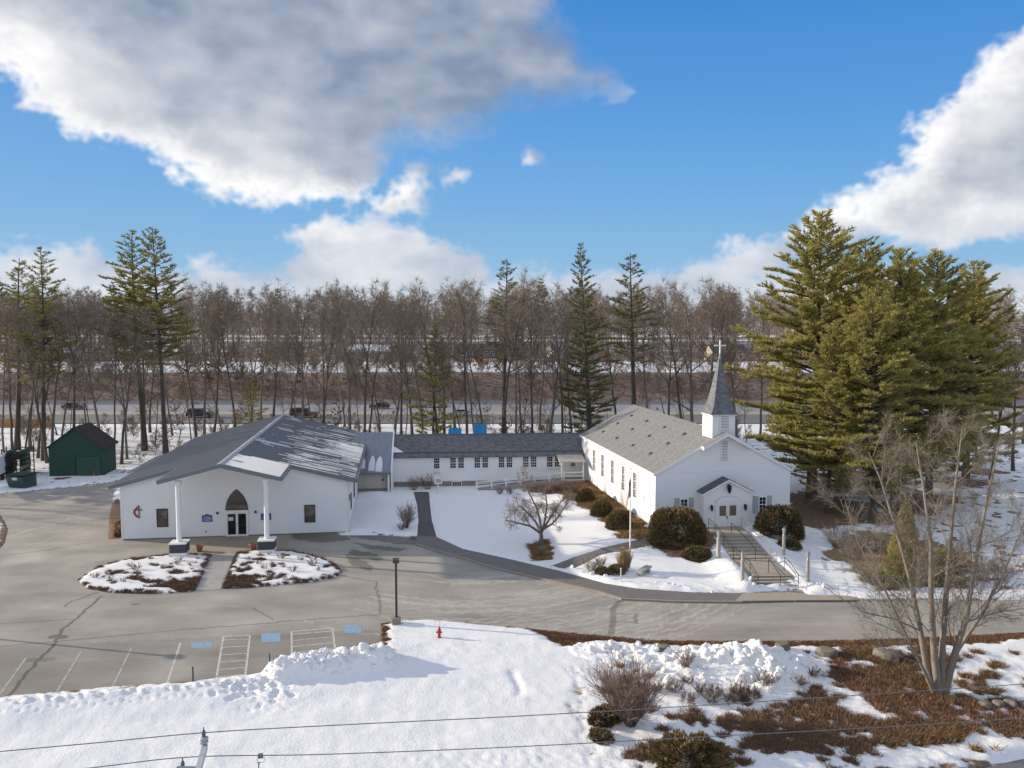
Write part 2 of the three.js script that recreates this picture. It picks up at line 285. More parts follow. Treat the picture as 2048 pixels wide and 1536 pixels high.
// ---------- the ground (x to the right, f forward of the camera's foot; z = -f) ----------
const A = {
  asphalt: [[-31.64,39.1],[-26.22,40.36],[-21.17,41.44],[-17.02,42.18],[-13.96,43.07],[-11.75,43.82],[-7.4,45.02],[-8.35,50.58],[-7.36,51.02],[-5.3,51.29],[-2.03,50.32],[1.12,49.56],[5.38,48.5],[8.32,47.79],[14.28,47.55],[20.38,47.79],[25.1,48.18],[31.62,48.98],[43.62,50.32],[48.46,56.06],[35.47,55.12],[29.71,54.71],[23.62,54.61],[19.43,54.61],[15.77,54.41],[11.17,54.51],[7.64,55.02],[6.24,56.49],[3.7,58.38],[-0.93,61.78],[-4.02,64.88],[-6.02,66.77],[-8.29,69.09],[-8.56,71.74],[-11.95,72.43],[-14.97,73.5],[-25.19,72.79],[-34.39,70.72],[-34.68,71.06],[-35.8,70.89],[-39.27,78.1],[-45.13,91.11],[-47.72,97.91],[-51.39,94.54],[-57.72,90.56],[-67.23,84.7]],
  sidewalk: [[-8.29,69.09],[-6.02,66.77],[-4.02,64.88],[-0.93,61.78],[3.7,58.38],[6.24,56.49],[7.64,55.02],[11.17,54.51],[15.77,54.41],[19.43,54.61],[23.62,54.61],[24.01,55.53],[20.56,55.85],[20.67,57.14],[17.42,56.49],[15.91,56.16],[12.43,56.38],[9.01,57.14],[6.87,58.26],[3.76,61.27],[2.0,62.69],[0.04,64.32],[-4.18,67.52],[-6.74,71.4],[-8.56,71.74]],
  isleL: [[-32.31,59.19],[-32.48,61.02],[-32.43,62.82],[-31.31,64.6],[-28.39,66.03],[-24.81,66.17],[-23.66,61.27],[-22.62,56.81],[-24.22,56.38],[-25.94,56.27],[-28.52,56.49],[-30.58,57.36]],
  isleR: [[-23.01,66.62],[-21.24,67.37],[-18.3,67.07],[-16.7,66.03],[-15.43,65.02],[-13.94,63.22],[-13.11,61.52],[-13.15,60.28],[-13.94,59.43],[-15.06,58.84],[-17.26,58.15],[-18.94,57.58],[-20.96,57.25]],
  walk: [[-24.81,66.17],[-23.01,66.62],[-20.96,57.25],[-22.62,56.81]],
  apron: [[-28.79,66.47],[-24.81,66.17],[-23.01,66.62],[-19.09,67.37],[-20.1,73.14],[-30.28,71.91]],
  isleW: [[-51.47,80.62],[-48.56,76.9],[-46.68,74.23],[-44.31,69.89],[-43.45,67.83],[-48.33,67.52],[-57.97,81.27]],
  path2: [[-8.39,71.06],[-6.71,71.06],[-7.89,78.1],[-9.01,87.16],[-9.5,91.39],[-11.15,91.39],[-9.97,84.7],[-9.06,78.1]],
  path3: [[2.9,62.56],[3.86,61.02],[7.22,65.51],[10.74,66.55],[11.87,67.59],[12.08,68.79],[7.9,67.18],[5.14,65.2]],
  litterStrip: [[0.82,49.81],[5.38,48.5],[8.32,47.79],[14.28,47.55],[20.38,47.79],[25.1,48.18],[33.22,48.98],[32.59,48.02],[25.96,46.95],[20.69,46.42],[17.59,46.75],[13.95,46.42],[10.41,46.29],[7.59,46.95],[5.26,47.32],[3.72,46.75],[2.56,47.1]],
  churchBed: [[7.65,93.91],[9.68,93.79],[12.64,70.77],[12.19,67.69],[9.25,68.49],[9.09,73.57],[8.04,77.63],[6.58,83.82],[5.49,87.3],[2.02,90.12],[2.13,95.38]],
  bushBed: [[11.17,67.18],[12.26,71.12],[17.6,71.16],[16.89,66.18],[14.81,62.89],[12.74,64.42]],
  treeRing: [[1.21,69.09],[2.68,70.33],[3.56,67.74],[3.31,65.3],[2.23,63.49],[1.54,64.88]],
  garden: [[8.81,37.82],[9.99,38.73],[12.6,39.19],[15.04,41.17],[16.9,43.36],[17.06,44.54],[19.26,45.78],[20.99,46.42],[24.5,46.42],[22.47,40.92],[23.37,40.66],[27.1,39.67],[25.46,37.17],[22.03,36.96],[19.69,36.54],[16.54,35.74],[13.89,35.34],[10.96,36.14]],
  gardenSnow: [[16.59,46.42],[17.63,44.54],[17.65,41.17],[18.85,38.73],[17.91,38.27],[16.77,39.67],[16.01,41.7]],
  drain: [[3.55,44.54],[3.59,42.24],[3.55,39.67],[3.48,36.96],[3.68,34.73],[3.46,34.73],[3.24,37.39],[3.25,40.66]],
  wetL: [[-17.38,72.43],[-14.8,73.14],[-11.81,71.57],[-9.79,69.89],[-8.2,67.52],[-10.73,67.52],[-14.06,69.41]],
  hallStrip: [[-35.71,70.89],[-34.39,70.72],[-41.38,84.7],[-42.99,87.16],[-39.08,78.1]],
  churchRight: [[28.73,82.64],[32.64,91.05],[35.61,87.16],[37.79,84.7],[32.76,75.4],[27.55,71.63],[26.1,73.9]],
  shrubRight: [[27.43,68.99],[33.4,73.68],[37.84,69.09],[37.07,63.22],[32.86,57.14],[26.16,56.59],[26.23,61.91],[24.81,64.33]],
  street: [[18.52,33.86],[20.88,34.96],[23.38,35.81],[27.67,36.96],[26.09,29.48],[16.23,29.48]],
};
const STAIRS = [[17.45, 57.3], [20.85, 57.3], [20.85, 71.5], [17.45, 71.5]];
const CH = { x: 12.74, f: 71.24, yaw: 0.172, w: 12.79, l: 25.56 };        // church: front left corner
const HALL = { x: -34.42, f: 70.62, yaw: 0.138, w: 19.58, l: 30.7 };
const WING = { x: -13.94, f: 93.6, yaw: 0.077, w: 22.5 };
const local = (B, x, f) => { const c = Math.cos(B.yaw), s = Math.sin(B.yaw), dx = x - B.x, df = f - B.f; return [dx * c + df * s, -dx * s + df * c]; };
const toWorld = (B, a, b) => { const c = Math.cos(B.yaw), s = Math.sin(B.yaw); return [B.x + a * c - b * s, B.f + a * s + b * c]; };
const stepY = (s) => s < 0 ? 0.06 : s < 1.4 ? lerp(0.06, 0.5, s / 1.4) : s < 5.7 ? 0.525 : s < 11 ? lerp(0.525, 1.1, (s - 5.7) / 5.3) : 1.1;
function lay(x, f) {                                              // the lie of the land
  const [a, b] = local(CH, x, f);
  const ex = Math.max(0, -a, a - CH.w), ez = Math.max(0, -b, b - CH.l), d = Math.hypot(ex, ez);
  let y = 0.8 * smooth(0, 1, 1 - d / 11) - (f < 47 ? 0.05 * (47 - f) * smooth(0.2, 4, dist('asphalt', x, f)) : 0) + 0.05 * fbm(x * 0.08, f * 0.08, 2) * smooth(0, 3, Math.abs(dist('asphalt', x, f)));
  if (x > 14 && x < 25 && f > 56.5 && f < 72) { const q = dist('stairs', x, f), st = stepY(f - 57.5) - 0.06; if (q < 3) y = lerp(y, Math.max(y, st), smooth(3, 0.2, q)); }
  return y;
}
const GX0 = -89.6, GX1 = 89.6, GF0 = 26, GF1 = 129.68, GS = 0.32, GW = Math.round((GX1 - GX0) / GS) + 1, GH = Math.round((GF1 - GF0) / GS) + 1;
const fields = {};
{
  const FAR = 5;
  for (const [k, poly] of Object.entries({ ...A, stairs: STAIRS })) {
    const xs = poly.map((p) => p[0]), fs = poly.map((p) => p[1]), a0 = Math.min(...xs) - FAR, a1 = Math.max(...xs) + FAR, b0 = Math.min(...fs) - FAR, b1 = Math.max(...fs) + FAR;
    const F = new Float32Array(GW * GH).fill(FAR);
    for (let j = 0; j < GH; j++) { const f = GF0 + j * GS; if (f < b0 || f > b1) continue; for (let i = 0; i < GW; i++) { const x = GX0 + i * GS; if (x < a0 || x > a1) continue; F[j * GW + i] = Math.min(FAR, outlineDistance(poly, x, f)); } }
    fields[k] = F;
  }
}
function sample(F, x, f) {
  const u = clamp((x - GX0) / GS, 0, GW - 1.001), v = clamp((f - GF0) / GS, 0, GH - 1.001), i = Math.floor(u), j = Math.floor(v), a = u - i, b = v - j, k = j * GW + i;
  return lerp(lerp(F[k], F[k + 1], a), lerp(F[k + GW], F[k + GW + 1], a), b);
}
const dist = (k, x, f) => sample(fields[k], x, f);
const hardAt = (x, f) => Math.min(Math.max(dist('asphalt', x, f), -dist('isleL', x, f), -dist('isleR', x, f), -dist('isleW', x, f)), dist('sidewalk', x, f), dist('path2', x, f), dist('path3', x, f), dist('stairs', x, f), dist('street', x, f));
const pinesR = [[32.2, 87], [38.5, 93], [40.5, 83], [45.5, 87.5], [54, 97], [36, 79], [60, 105]];
// how far inside the snow a place lies (below zero: bare), and what is bare there
function coverBase(x, f) {                                         // [distance, noise amplitude, kind]
  let s = 1.2, amp = 0.35, kind = 0;                              // kinds: 0 leaf litter, 1 straw grass, 2 mulch, 3 heath
  const bare = (d, k, a = 0.9) => { if (d - a * 0.12 < s - amp * 0.12) { s = d; amp = a; kind = k; } };
  bare(dist('litterStrip', x, f) - 0.1, 0, 0.5); bare(dist('churchBed', x, f) - 0.1, 1, 1.6); bare(dist('bushBed', x, f), 0, 0.8); bare(dist('treeRing', x, f), 1, 1);
  bare(Math.max(-0.5, dist('garden', x, f), -dist('gardenSnow', x, f)) + 0.12, 3, 2.0); bare(dist('drain', x, f) + 0.12, 1, 0.9); bare(dist('hallStrip', x, f) - 0.5, 0, 0.6);
  bare(dist('churchRight', x, f) - 0.4, 0, 1.5); bare(dist('shrubRight', x, f) + 0.3, 1, 2);
  for (const k of ['isleL', 'isleR']) {
    const d = dist(k, x, f);
    if (d < 0.4) {
      bare(-d - 0.22, 2, 0.5);
      const [cx, cf] = k === 'isleL' ? [-24.2, 58.4] : [-20.2, 59.1], q = Math.hypot((x - cx) / 2.5, (f - cf) / 1.3) - 1; bare(Math.max(-0.3, q * 1.4), 2, 1.5);
      bare(0.42, 2, 1.7);
    }
  }
  const w = dist('isleW', x, f); if (w < 0.4) bare(-w - 0.7, 0, 0.6);
  const as = dist('asphalt', x, f);                               // ragged dirty edge of the parking bays
  if (as > -0.2 && as < 1.2) { if (f < 47.5 && x < -7) bare(as - 0.22, 0, 0.5); else if (x < -7 && x > -9 && f < 51) bare(as - 0.4, 0, 0.4); else bare(as - 0.08, 0, 0.25); }
  if (f > 96 && x < 30) bare(0.6, 0, 2.3);
  if (x > 26 && f > 56) { bare(0.55, 0, 2.2); for (const [px, pf] of pinesR) bare(Math.hypot(x - px, f - pf) - 3.4, 0, 2.2); }
  if (f < 46 && x > 4.5) bare(0.62, 3, 2.2);                      // thin snow over the planted bank
  if (f < 36.5 && x > 14) bare(1.0 - (36.5 - f) * 0.5, 0, 1.6);
  const pl = pile(x, f); if (pl > 0.05) s += pl * 4;
  return [s, amp, kind];
}
const coverS = new Float32Array(GW * GH), coverA = new Float32Array(GW * GH), coverK = new Uint8Array(GW * GH);
function cover(x, f) {
  const j = Math.round((clamp(f, GF0, GF1) - GF0) / GS), i = Math.round((clamp(x, GX0, GX1) - GX0) / GS);
  const n = fbm(x * 0.55, f * 0.55, 3), n2 = fbm(x * 1.9 + 9, f * 1.9, 2);
  const kd = coverK[j * GW + i];
  return [sample(coverS, x, f) + n * sample(coverA, x, f) + n2 * (kd === 3 ? 1.5 : kd === 2 ? 0.8 : 0.5), kd];
}
const mound = (x, f, cx, cf, rx, rf, h) => { const q = ((x - cx) / rx) ** 2 + ((f - cf) / rf) ** 2; return q < 4 ? h * Math.exp(-q * 1.4) : 0; };
const along = (x, f, ax, af, bx, bf, r, h) => { const ex = bx - ax, ef = bf - af, t = clamp(((x - ax) * ex + (f - af) * ef) / (ex * ex + ef * ef)); const d = Math.hypot(x - ax - ex * t, f - af - ef * t) / r; return d < 1 ? h * Math.pow(1 - d * d, 0.8) : 0; };
function pile(x, f) {
  let h = 0;
  if (f < 48) {
    const k = along(x, f, -12.3, 43.3, -7.6, 44.5, 1.35, 1); if (k > 0) h += k * (0.78 + 0.55 * fbm(x * 1.3, f * 1.7, 4) - 0.3 * Math.abs(noise(x * 1.9, f * 2.3)) + 0.2 * noise(x * 4, f * 4) + 0.1);
    let m = 0;
    for (const [cx, cf, rx, rf, hh] of [[5.2, 46.2, 1.3, 1.0, .5], [7.5, 44.9, 1.6, 1.2, .55], [10, 44.4, 1.7, 1.4, .55], [12.6, 44.4, 2.2, 1.9, 1.1], [14.6, 44.2, 1.6, 1.6, .9], [13.4, 42.3, 1.6, 1.5, .5], [9.2, 42.6, 1.5, 1.4, .25], [15.6, 42.9, .7, .6, .5], [8, 46.1, 1.4, .7, .3]]) m += mound(x, f, cx, cf, rx, rf, hh);
    if (m > 0.02) h += m * clamp(0.8 + 0.5 * fbm(x * 0.8, f * 0.8, 3) + 0.28 * noise(x * 2.1, f * 2.1) + 0.16 * noise(x * 4.3, f * 4.3), 0.3, 2);
    if (x < -7 && as46(x, f)) h += 0.03 * Math.max(0, 1 - Math.abs(dist('asphalt', x, f) - 0.9) / 0.8) * (1 + 1.6 * noise(x * 2.8, f * 2.8));
  } else if (f < 62) {
    const sw = dist('sidewalk', x, f), st = dist('stairs', x, f);
    if (sw > 0 && sw < 2.2 && x > 3 && dist('asphalt', x, f) > 0.3) h += 0.22 * Math.max(0, 1 - Math.abs(sw - 0.6) / 1.2) * (1 + 1.3 * noise(x * 2.4, f * 2.4) + 0.5 * noise(x * 6, f * 6));
    h += mound(x, f, 16.9, 57.0, 0.9, 0.6, .42) + mound(x, f, 22.0, 56.9, 0.9, 0.6, .38);
    if (st > 0.05 && st < 1.6 && x < 20) h += 0.12 * (1 + noise(x * 3, f * 3)) * smooth(1.6, 0.4, st);
  }
  if (f > 72 && f < 95 && x < -7) h += mound(x, f, -15.2, 88.4, 2.4, 2.4, .55) + mound(x, f, -14, 80, 2.6, 7, .3);
  return h;
}
function as46(x, f) { return dist('asphalt', x, f) > 0 && f < 47; }
for (let j = 0; j < GH; j++) for (let i = 0; i < GW; i++) { const q = coverBase(GX0 + i * GS, GF0 + j * GS), k = j * GW + i; coverS[k] = q[0]; coverA[k] = q[1]; coverK[k] = q[2]; }
// footprints: a trail along the lot edge, a trampled patch, a stray line over the lawn
const prints = {};
{
  const R = rng(55), add = (x, f, r, d) => { const k = Math.floor(x) + ',' + Math.floor(f); for (let a = -1; a <= 1; a++) for (let c = -1; c <= 1; c++) (prints[(Math.floor(x) + a) + ',' + (Math.floor(f) + c)] ??= []).push([x, f, r, d]); };
  for (let s = 0; s < 34; s++) { const x = -26 + s * 0.42, f = 38.9 + (x + 26) * 0.2 + 0.25 * noise(s * 0.3, 2) + (s % 2) * 0.22; add(x, f - 0.35, 0.14, 0.04); }
  for (let s = 0; s < 70; s++) add(-13.3 + 2.6 * (R() + R() - 1), 41.2 + 1.1 * (R() + R() - 1), 0.12 + R() * 0.08, 0.06 + R() * 0.06);
}
function dents(x, f) {
  let d = 0; const l = prints[Math.floor(x) + ',' + Math.floor(f)];
  if (l) for (const [a, b, r, h] of l) { const q = ((x - a) ** 2 * 0.6 + (f - b) ** 2) / (r * r); if (q < 2.6) d += q < 1 ? -h * (1 - q * q) : h * 0.22 * (1 - Math.abs(q - 1.7) / 0.9); }
  const t = clamp((43.8 - f) / 3); if (f < 44 && f > 40.4) { const c = 0.15 + 0.22 * t + 0.1 * Math.sin(f * 2), q = Math.abs(x - c); if (q < 0.35) d -= 0.09 * (1 - q / 0.35) * smooth(40.4, 41.2, f) * smooth(44, 43.2, f); }
  return d;
}
function groundAt(x, f) {
  const hd = hardAt(x, f), [s] = cover(x, f);
  const open = clamp(s * 2.2 + 0.35);
  let t = 0.05 + open * (0.10 + 0.05 * fbm(x * 0.5, f * 0.5, 3));
  if (f < 47 && x < 4) t += 0.014 * noise(x * 1.3, f * 1.3) + 0.03 * noise(x * 0.35, f * 0.6);
  if (x > -15 && x < -10 && f > 39 && f < 42.6) t += 0.10 * Math.min(0, noise(x * 3.1, f * 3.1)) * smooth(0, 1, 1 - Math.abs(x + 12.4) / 2.6);          // trampled
  if (f < 46 && x > 4.5) t += 0.10 * fbm(x * 1.2, f * 1.2, 3);
  if (f < 37.2) t += (0.05 * Math.abs(noise(x * 1.4, f * 1.4)) + 0.035 * noise(x * 3.1, f * 3.1)) * smooth(36.6, 35.4, f) * smooth(-8, -2, x);
  t += 0.009 * noise(x * 2.7, f * 2.7);
  const y = lay(x, f);
  let h = y + clamp(hd * 0.55, -0.25, Math.max(0.04, t));
  if (dist('street', x, f) < 0.6) h = Math.min(h, y + clamp(dist('street', x, f) * 0.5, -0.3, 0.3));
  const pl = pile(x, f); if (pl > 0.03) h = Math.max(h, y - 0.02 + pl) + (hd > 0 ? 0.08 : 0);
  for (const B of [CH]) { const [a, b] = local(B, x, f); if (a > 0.3 && a < B.w - 0.3 && b > 0.3 && b < B.l - 0.3) h = Math.min(h, 0.4); }
  { const [a, b] = local(HALL, x, f); if (a > 0.2 && a < HALL.w - 0.2 && b > 0.2 && b < HALL.l) h = -0.05; }
  if (f < 47 && hd > 0.25) h += dents(x, f) + (pl > 0.05 ? 0.05 * noise(x * 5.1, f * 5.1) : 0.006 * noise(x * 6, f * 6));
  return h;
}
const groundH = new Float32Array(GW * GH);
for (let j = 0; j < GH; j++) for (let i = 0; i < GW; i++) groundH[j * GW + i] = groundAt(GX0 + i * GS, GF0 + j * GS);
const gy = (x, f) => sample(groundH, x, f);
{
  const sheet = (x0, x1, f0, f1, s) => {
    const w = Math.round((x1 - x0) / s) + 1, h = Math.round((f1 - f0) / s) + 1, P = new Float32Array(w * h * 3), U = new Float32Array(w * h * 2), I = new Uint32Array((w - 1) * (h - 1) * 6);
    for (let j = 0; j < h; j++) for (let i = 0; i < w; i++) { const k = j * w + i, x = lerp(x0, x1, i / (w - 1)), f = lerp(f0, f1, j / (h - 1)); P[k * 3] = x; P[k * 3 + 1] = groundAt(x, f); P[k * 3 + 2] = -f; U[k * 2] = (x - GX0) / (GX1 - GX0); U[k * 2 + 1] = (f - GF0) / (GF1 - GF0); }
    let q = 0; for (let j = 0; j < h - 1; j++) for (let i = 0; i < w - 1; i++) { const k = j * w + i; I[q++] = k; I[q++] = k + 1; I[q++] = k + w; I[q++] = k + 1; I[q++] = k + w + 1; I[q++] = k + w; }
    const g = new THREE.BufferGeometry(); g.setAttribute('position', new THREE.BufferAttribute(P, 3)); g.setAttribute('uv', new THREE.BufferAttribute(U, 2)); g.setIndex(new THREE.BufferAttribute(I, 1)); g.computeVertexNormals(); return g;
  };
  const kinds = [[.17, .10, .058], [.27, .175, .085], [.11, .07, .048], [.14, .095, .06]];
  const map = tex(2048, 2048, (u, v) => {
    const x = GX0 + u * (GX1 - GX0), f = GF0 + v * (GF1 - GF0);
    const [s, kind] = cover(x, f), fine = noise(x * 7.3, f * 7.3), fine2 = noise(x * 2.6 + 50, f * 2.6);
    const m = clamp((s + 0.10 * fine + 0.05) * 5 + 0.5), b = kinds[kind], t = 1 + 0.6 * fine + 0.35 * fine2, wn = 1 + 0.025 * fine2;
    // leaves blown on the snow
    return [gam(lerp(b[0] * t, .82 * wn, m)), gam(lerp(b[1] * t, .81 * wn, m)), gam(lerp(b[2] * t, .79 * wn, m))];
  }, { repeat: false });
  const bump = tex(512, 512, (u, v) => { const n = 0.5 + 0.5 * tileNoise(u, v, 34, 4); return [n, n, n]; }, { srgb: false, rx: 36, ry: 21 });
  const gm = new THREE.MeshStandardMaterial({ map, roughness: 0.82, bumpMap: bump, bumpScale: 0.022 });
  structure('ground', sheet(-36, 36, 27, 50, 0.14), gm); structure('ground', sheet(-88, 88, 49.99, 129.6, 0.4), gm);
}

// ---------- asphalt ----------
const flat = (poly, y, x0, f0, w, d) => {                         // level sheet with its own 0..1 map coordinates
  const g = new THREE.ShapeGeometry(new THREE.Shape(poly.map(([x, f]) => new THREE.Vector2(x, f)))), P = g.attributes.position, U = g.attributes.uv, N = g.attributes.normal;
  for (let k = 0; k < P.count; k++) { const x = P.getX(k), f = P.getY(k); P.setXYZ(k, x, y, -f); N.setXYZ(k, 0, 1, 0); U.setXY(k, w ? (x - x0) / w : x, d ? (f - f0) / d : f); }
  return g;
};
const cracks = [
  [0.07,0.45,[[-28.82,55.74],[-28.36,52.29],[-28.08,49.23],[-27.31,47.25],[-26.9,44.86],[-26.27,42.08],[-25.76,40.05]]],
  [0.06,0.55,[[-29.55,56.49],[-30.3,54.71],[-30.28,53.62]]],
  [0.05,0.62,[[-30.29,46.87],[-27.16,47.63],[-24.52,48.42],[-20.08,49.64],[-16.26,50.41],[-14.86,50.84],[-11.81,51.56],[-8.74,52.2]]],
  [0.045,0.7,[[-32.57,50.5],[-30.28,50.93],[-28.24,51.38]]],
  [0.05,0.6,[[-10.03,58.96],[-9.87,57.36],[-9.32,55.53],[-8.69,52.29]]],
  [0.17,0.6,[[7.44,54.81],[6.79,53.42],[6.48,51.2],[6.09,49.06],[5.8,47.86]]],
  [0.05,0.6,[[6.67,52.47],[8.1,52.1],[7.91,50.67],[6.49,51.02]]],
  [0.1,0.6,[[8.11,52.2],[7.87,50.58]]],
  [0.3,0.5,[[-28.04,48.34],[-27.45,48.26]]],
  [0.045,0.65,[[-12.65,60.4],[-11.33,59.43],[-10.08,59.08]]],
  [0.25,0.72,[[-27.41,44.86],[-26.27,45.0]]],
  [0.05,0.65,[[-17.47,53.52],[-15.44,51.2]]],
  [0.12,0.6,[[-25.72,54.11],[-25.48,54.11]]],
  [0.05,0.6,[[-42.23,65.88],[-40.28,66.77],[-38.53,68.14],[-36.88,69.89]]],
  [0.04,0.7,[[-8.26,68.77],[-6.93,67.52],[-4.19,64.32],[-0.92,61.14]]],
];
{
  const X0 = -70, F0 = 38, WX = 120, WF = 62, W = 2048, H = 1024, tone = new Float32Array(W * H).fill(1), salt = new Float32Array(W * H);
  const dab = (B, x, f, r, v, mul) => { const cx = (x - X0) / WX * W, cf = (f - F0) / WF * H, rx = r / WX * W + 0.5, rf = r / WF * H + 0.5; for (let j = Math.max(0, Math.floor(cf - rf)); j <= Math.min(H - 1, cf + rf); j++) for (let i = Math.max(0, Math.floor(cx - rx)); i <= Math.min(W - 1, cx + rx); i++) { const q = ((i - cx) / rx) ** 2 + ((j - cf) / rf) ** 2; if (q < 1) { const k = j * W + i; if (mul) B[k] = Math.min(B[k], v); else B[k] = Math.max(B[k], v * (1 - q)); } } };
  const stroke = (B, pts, r, v, mul, jit = 0.12) => { for (let m = 1; m < pts.length; m++) { const [a, b] = pts[m - 1], [c, d] = pts[m], n = Math.ceil(Math.hypot(c - a, d - b) / 0.05); for (let q = 0; q <= n; q++) { const t = q / n, x = lerp(a, c, t), f = lerp(b, d, t); dab(B, x + jit * noise(x * 1.6, f * 1.6), f + jit * noise(x * 1.6 + 40, f * 1.6), r, v, mul); } } };
  for (const [r, v, pts] of cracks) stroke(tone, pts, r, v, true);
  // salt tracks swept round the drive, and long wheel lines
  const r = rng(31);
  for (let k = 0; k < 60; k++) { const rad = 6 + r() * 17, a0 = -2.2 + r() * 1.4, a1 = a0 + 0.5 + r() * 0.9, pts = []; for (let q = 0; q <= 20; q++) { const t = lerp(a0, a1, q / 20); pts.push([-3 + rad * Math.cos(t), 66 + rad * 0.95 * Math.sin(t)]); } stroke(salt, pts, 0.05 + r() * 0.12, 0.4 + r() * 0.5, false, 0.3); }
  for (let k = 0; k < 60; k++) { const f = 43 + r() * 13, x = -30 + r() * 50, len = 4 + r() * 12, y = f + (x > -8 ? 0 : -0.14 * 0); stroke(salt, [[x, y], [x + len / 2, y + r() - 0.5], [x + len, y + (r() - 0.5) * 2]], 0.06 + r() * 0.2, 0.06 + r() * 0.16, false, 0.12); }
  for (let k = 0; k < 40; k++) { const x = -60 + r() * 24, f = 62 + r() * 26, len = 6 + r() * 12; stroke(salt, [[x, f], [x + 1.2 + r() * 2, f + len / 2], [x + 1 + r() * 4, f + len]], 0.06 + r() * 0.16, 0.2 + r() * 0.3, false, 0.5); }
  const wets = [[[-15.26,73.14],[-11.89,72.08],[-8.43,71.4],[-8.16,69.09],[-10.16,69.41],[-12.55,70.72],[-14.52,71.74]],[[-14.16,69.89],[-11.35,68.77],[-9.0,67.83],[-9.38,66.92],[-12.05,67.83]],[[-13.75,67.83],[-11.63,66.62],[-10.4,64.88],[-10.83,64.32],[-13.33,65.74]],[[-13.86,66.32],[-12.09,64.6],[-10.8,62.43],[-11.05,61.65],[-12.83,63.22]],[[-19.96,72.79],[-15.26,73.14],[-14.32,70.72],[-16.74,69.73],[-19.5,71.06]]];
  const map = tex(W, H, (u, v, i, j) => {
    const x = X0 + u * WX, f = F0 + v * WF, k = j * W + i;
    const n = fbm(x * 0.22, f * 0.4, 4), n2 = noise(x * 9, f * 9), n3 = fbm(x * 1.3 + 7, f * 1.3, 4);
    // the bays keep a newer, darker overlay north of the long joint
    const bay = smooth(0.3, -0.3, f - (49.6 + 0.118 * (x + 7)) + 0.3 * n3) * (x < -7.2 ? 1 : 0);
    let b = .305 + .11 * n + .012 * n3 + .045 * fbm(x * 0.3 + 60, f * 0.3, 2); b *= 1 - 0.22 * bay; b += 0.08 * smooth(0.15, 0.5, fbm(x * 0.13 + 4, f * 0.13, 3));
    b = lerp(b, .52, clamp(salt[k] * (0.75 + n3)) * 0.7);
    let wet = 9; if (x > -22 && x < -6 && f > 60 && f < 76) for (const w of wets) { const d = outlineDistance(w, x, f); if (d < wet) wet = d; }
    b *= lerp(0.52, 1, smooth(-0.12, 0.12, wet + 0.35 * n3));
    b *= tone[k] * (1 + 0.10 * n2);
    return [gam(b * 1.09), gam(b * 0.99), gam(b * 0.835)];
  }, { repeat: false });
  structure('driveway', flat(A.asphalt, 0, X0, F0, WX, WF), new THREE.MeshStandardMaterial({ map, roughness: 0.9, bumpMap: tex(256, 256, (u, v) => { const n = 0.5 + 0.5 * tileNoise(u, v, 40, 3); return [n, n, n]; }, { srgb: false, rx: 90, ry: 46 }), bumpScale: 0.006 }));
}
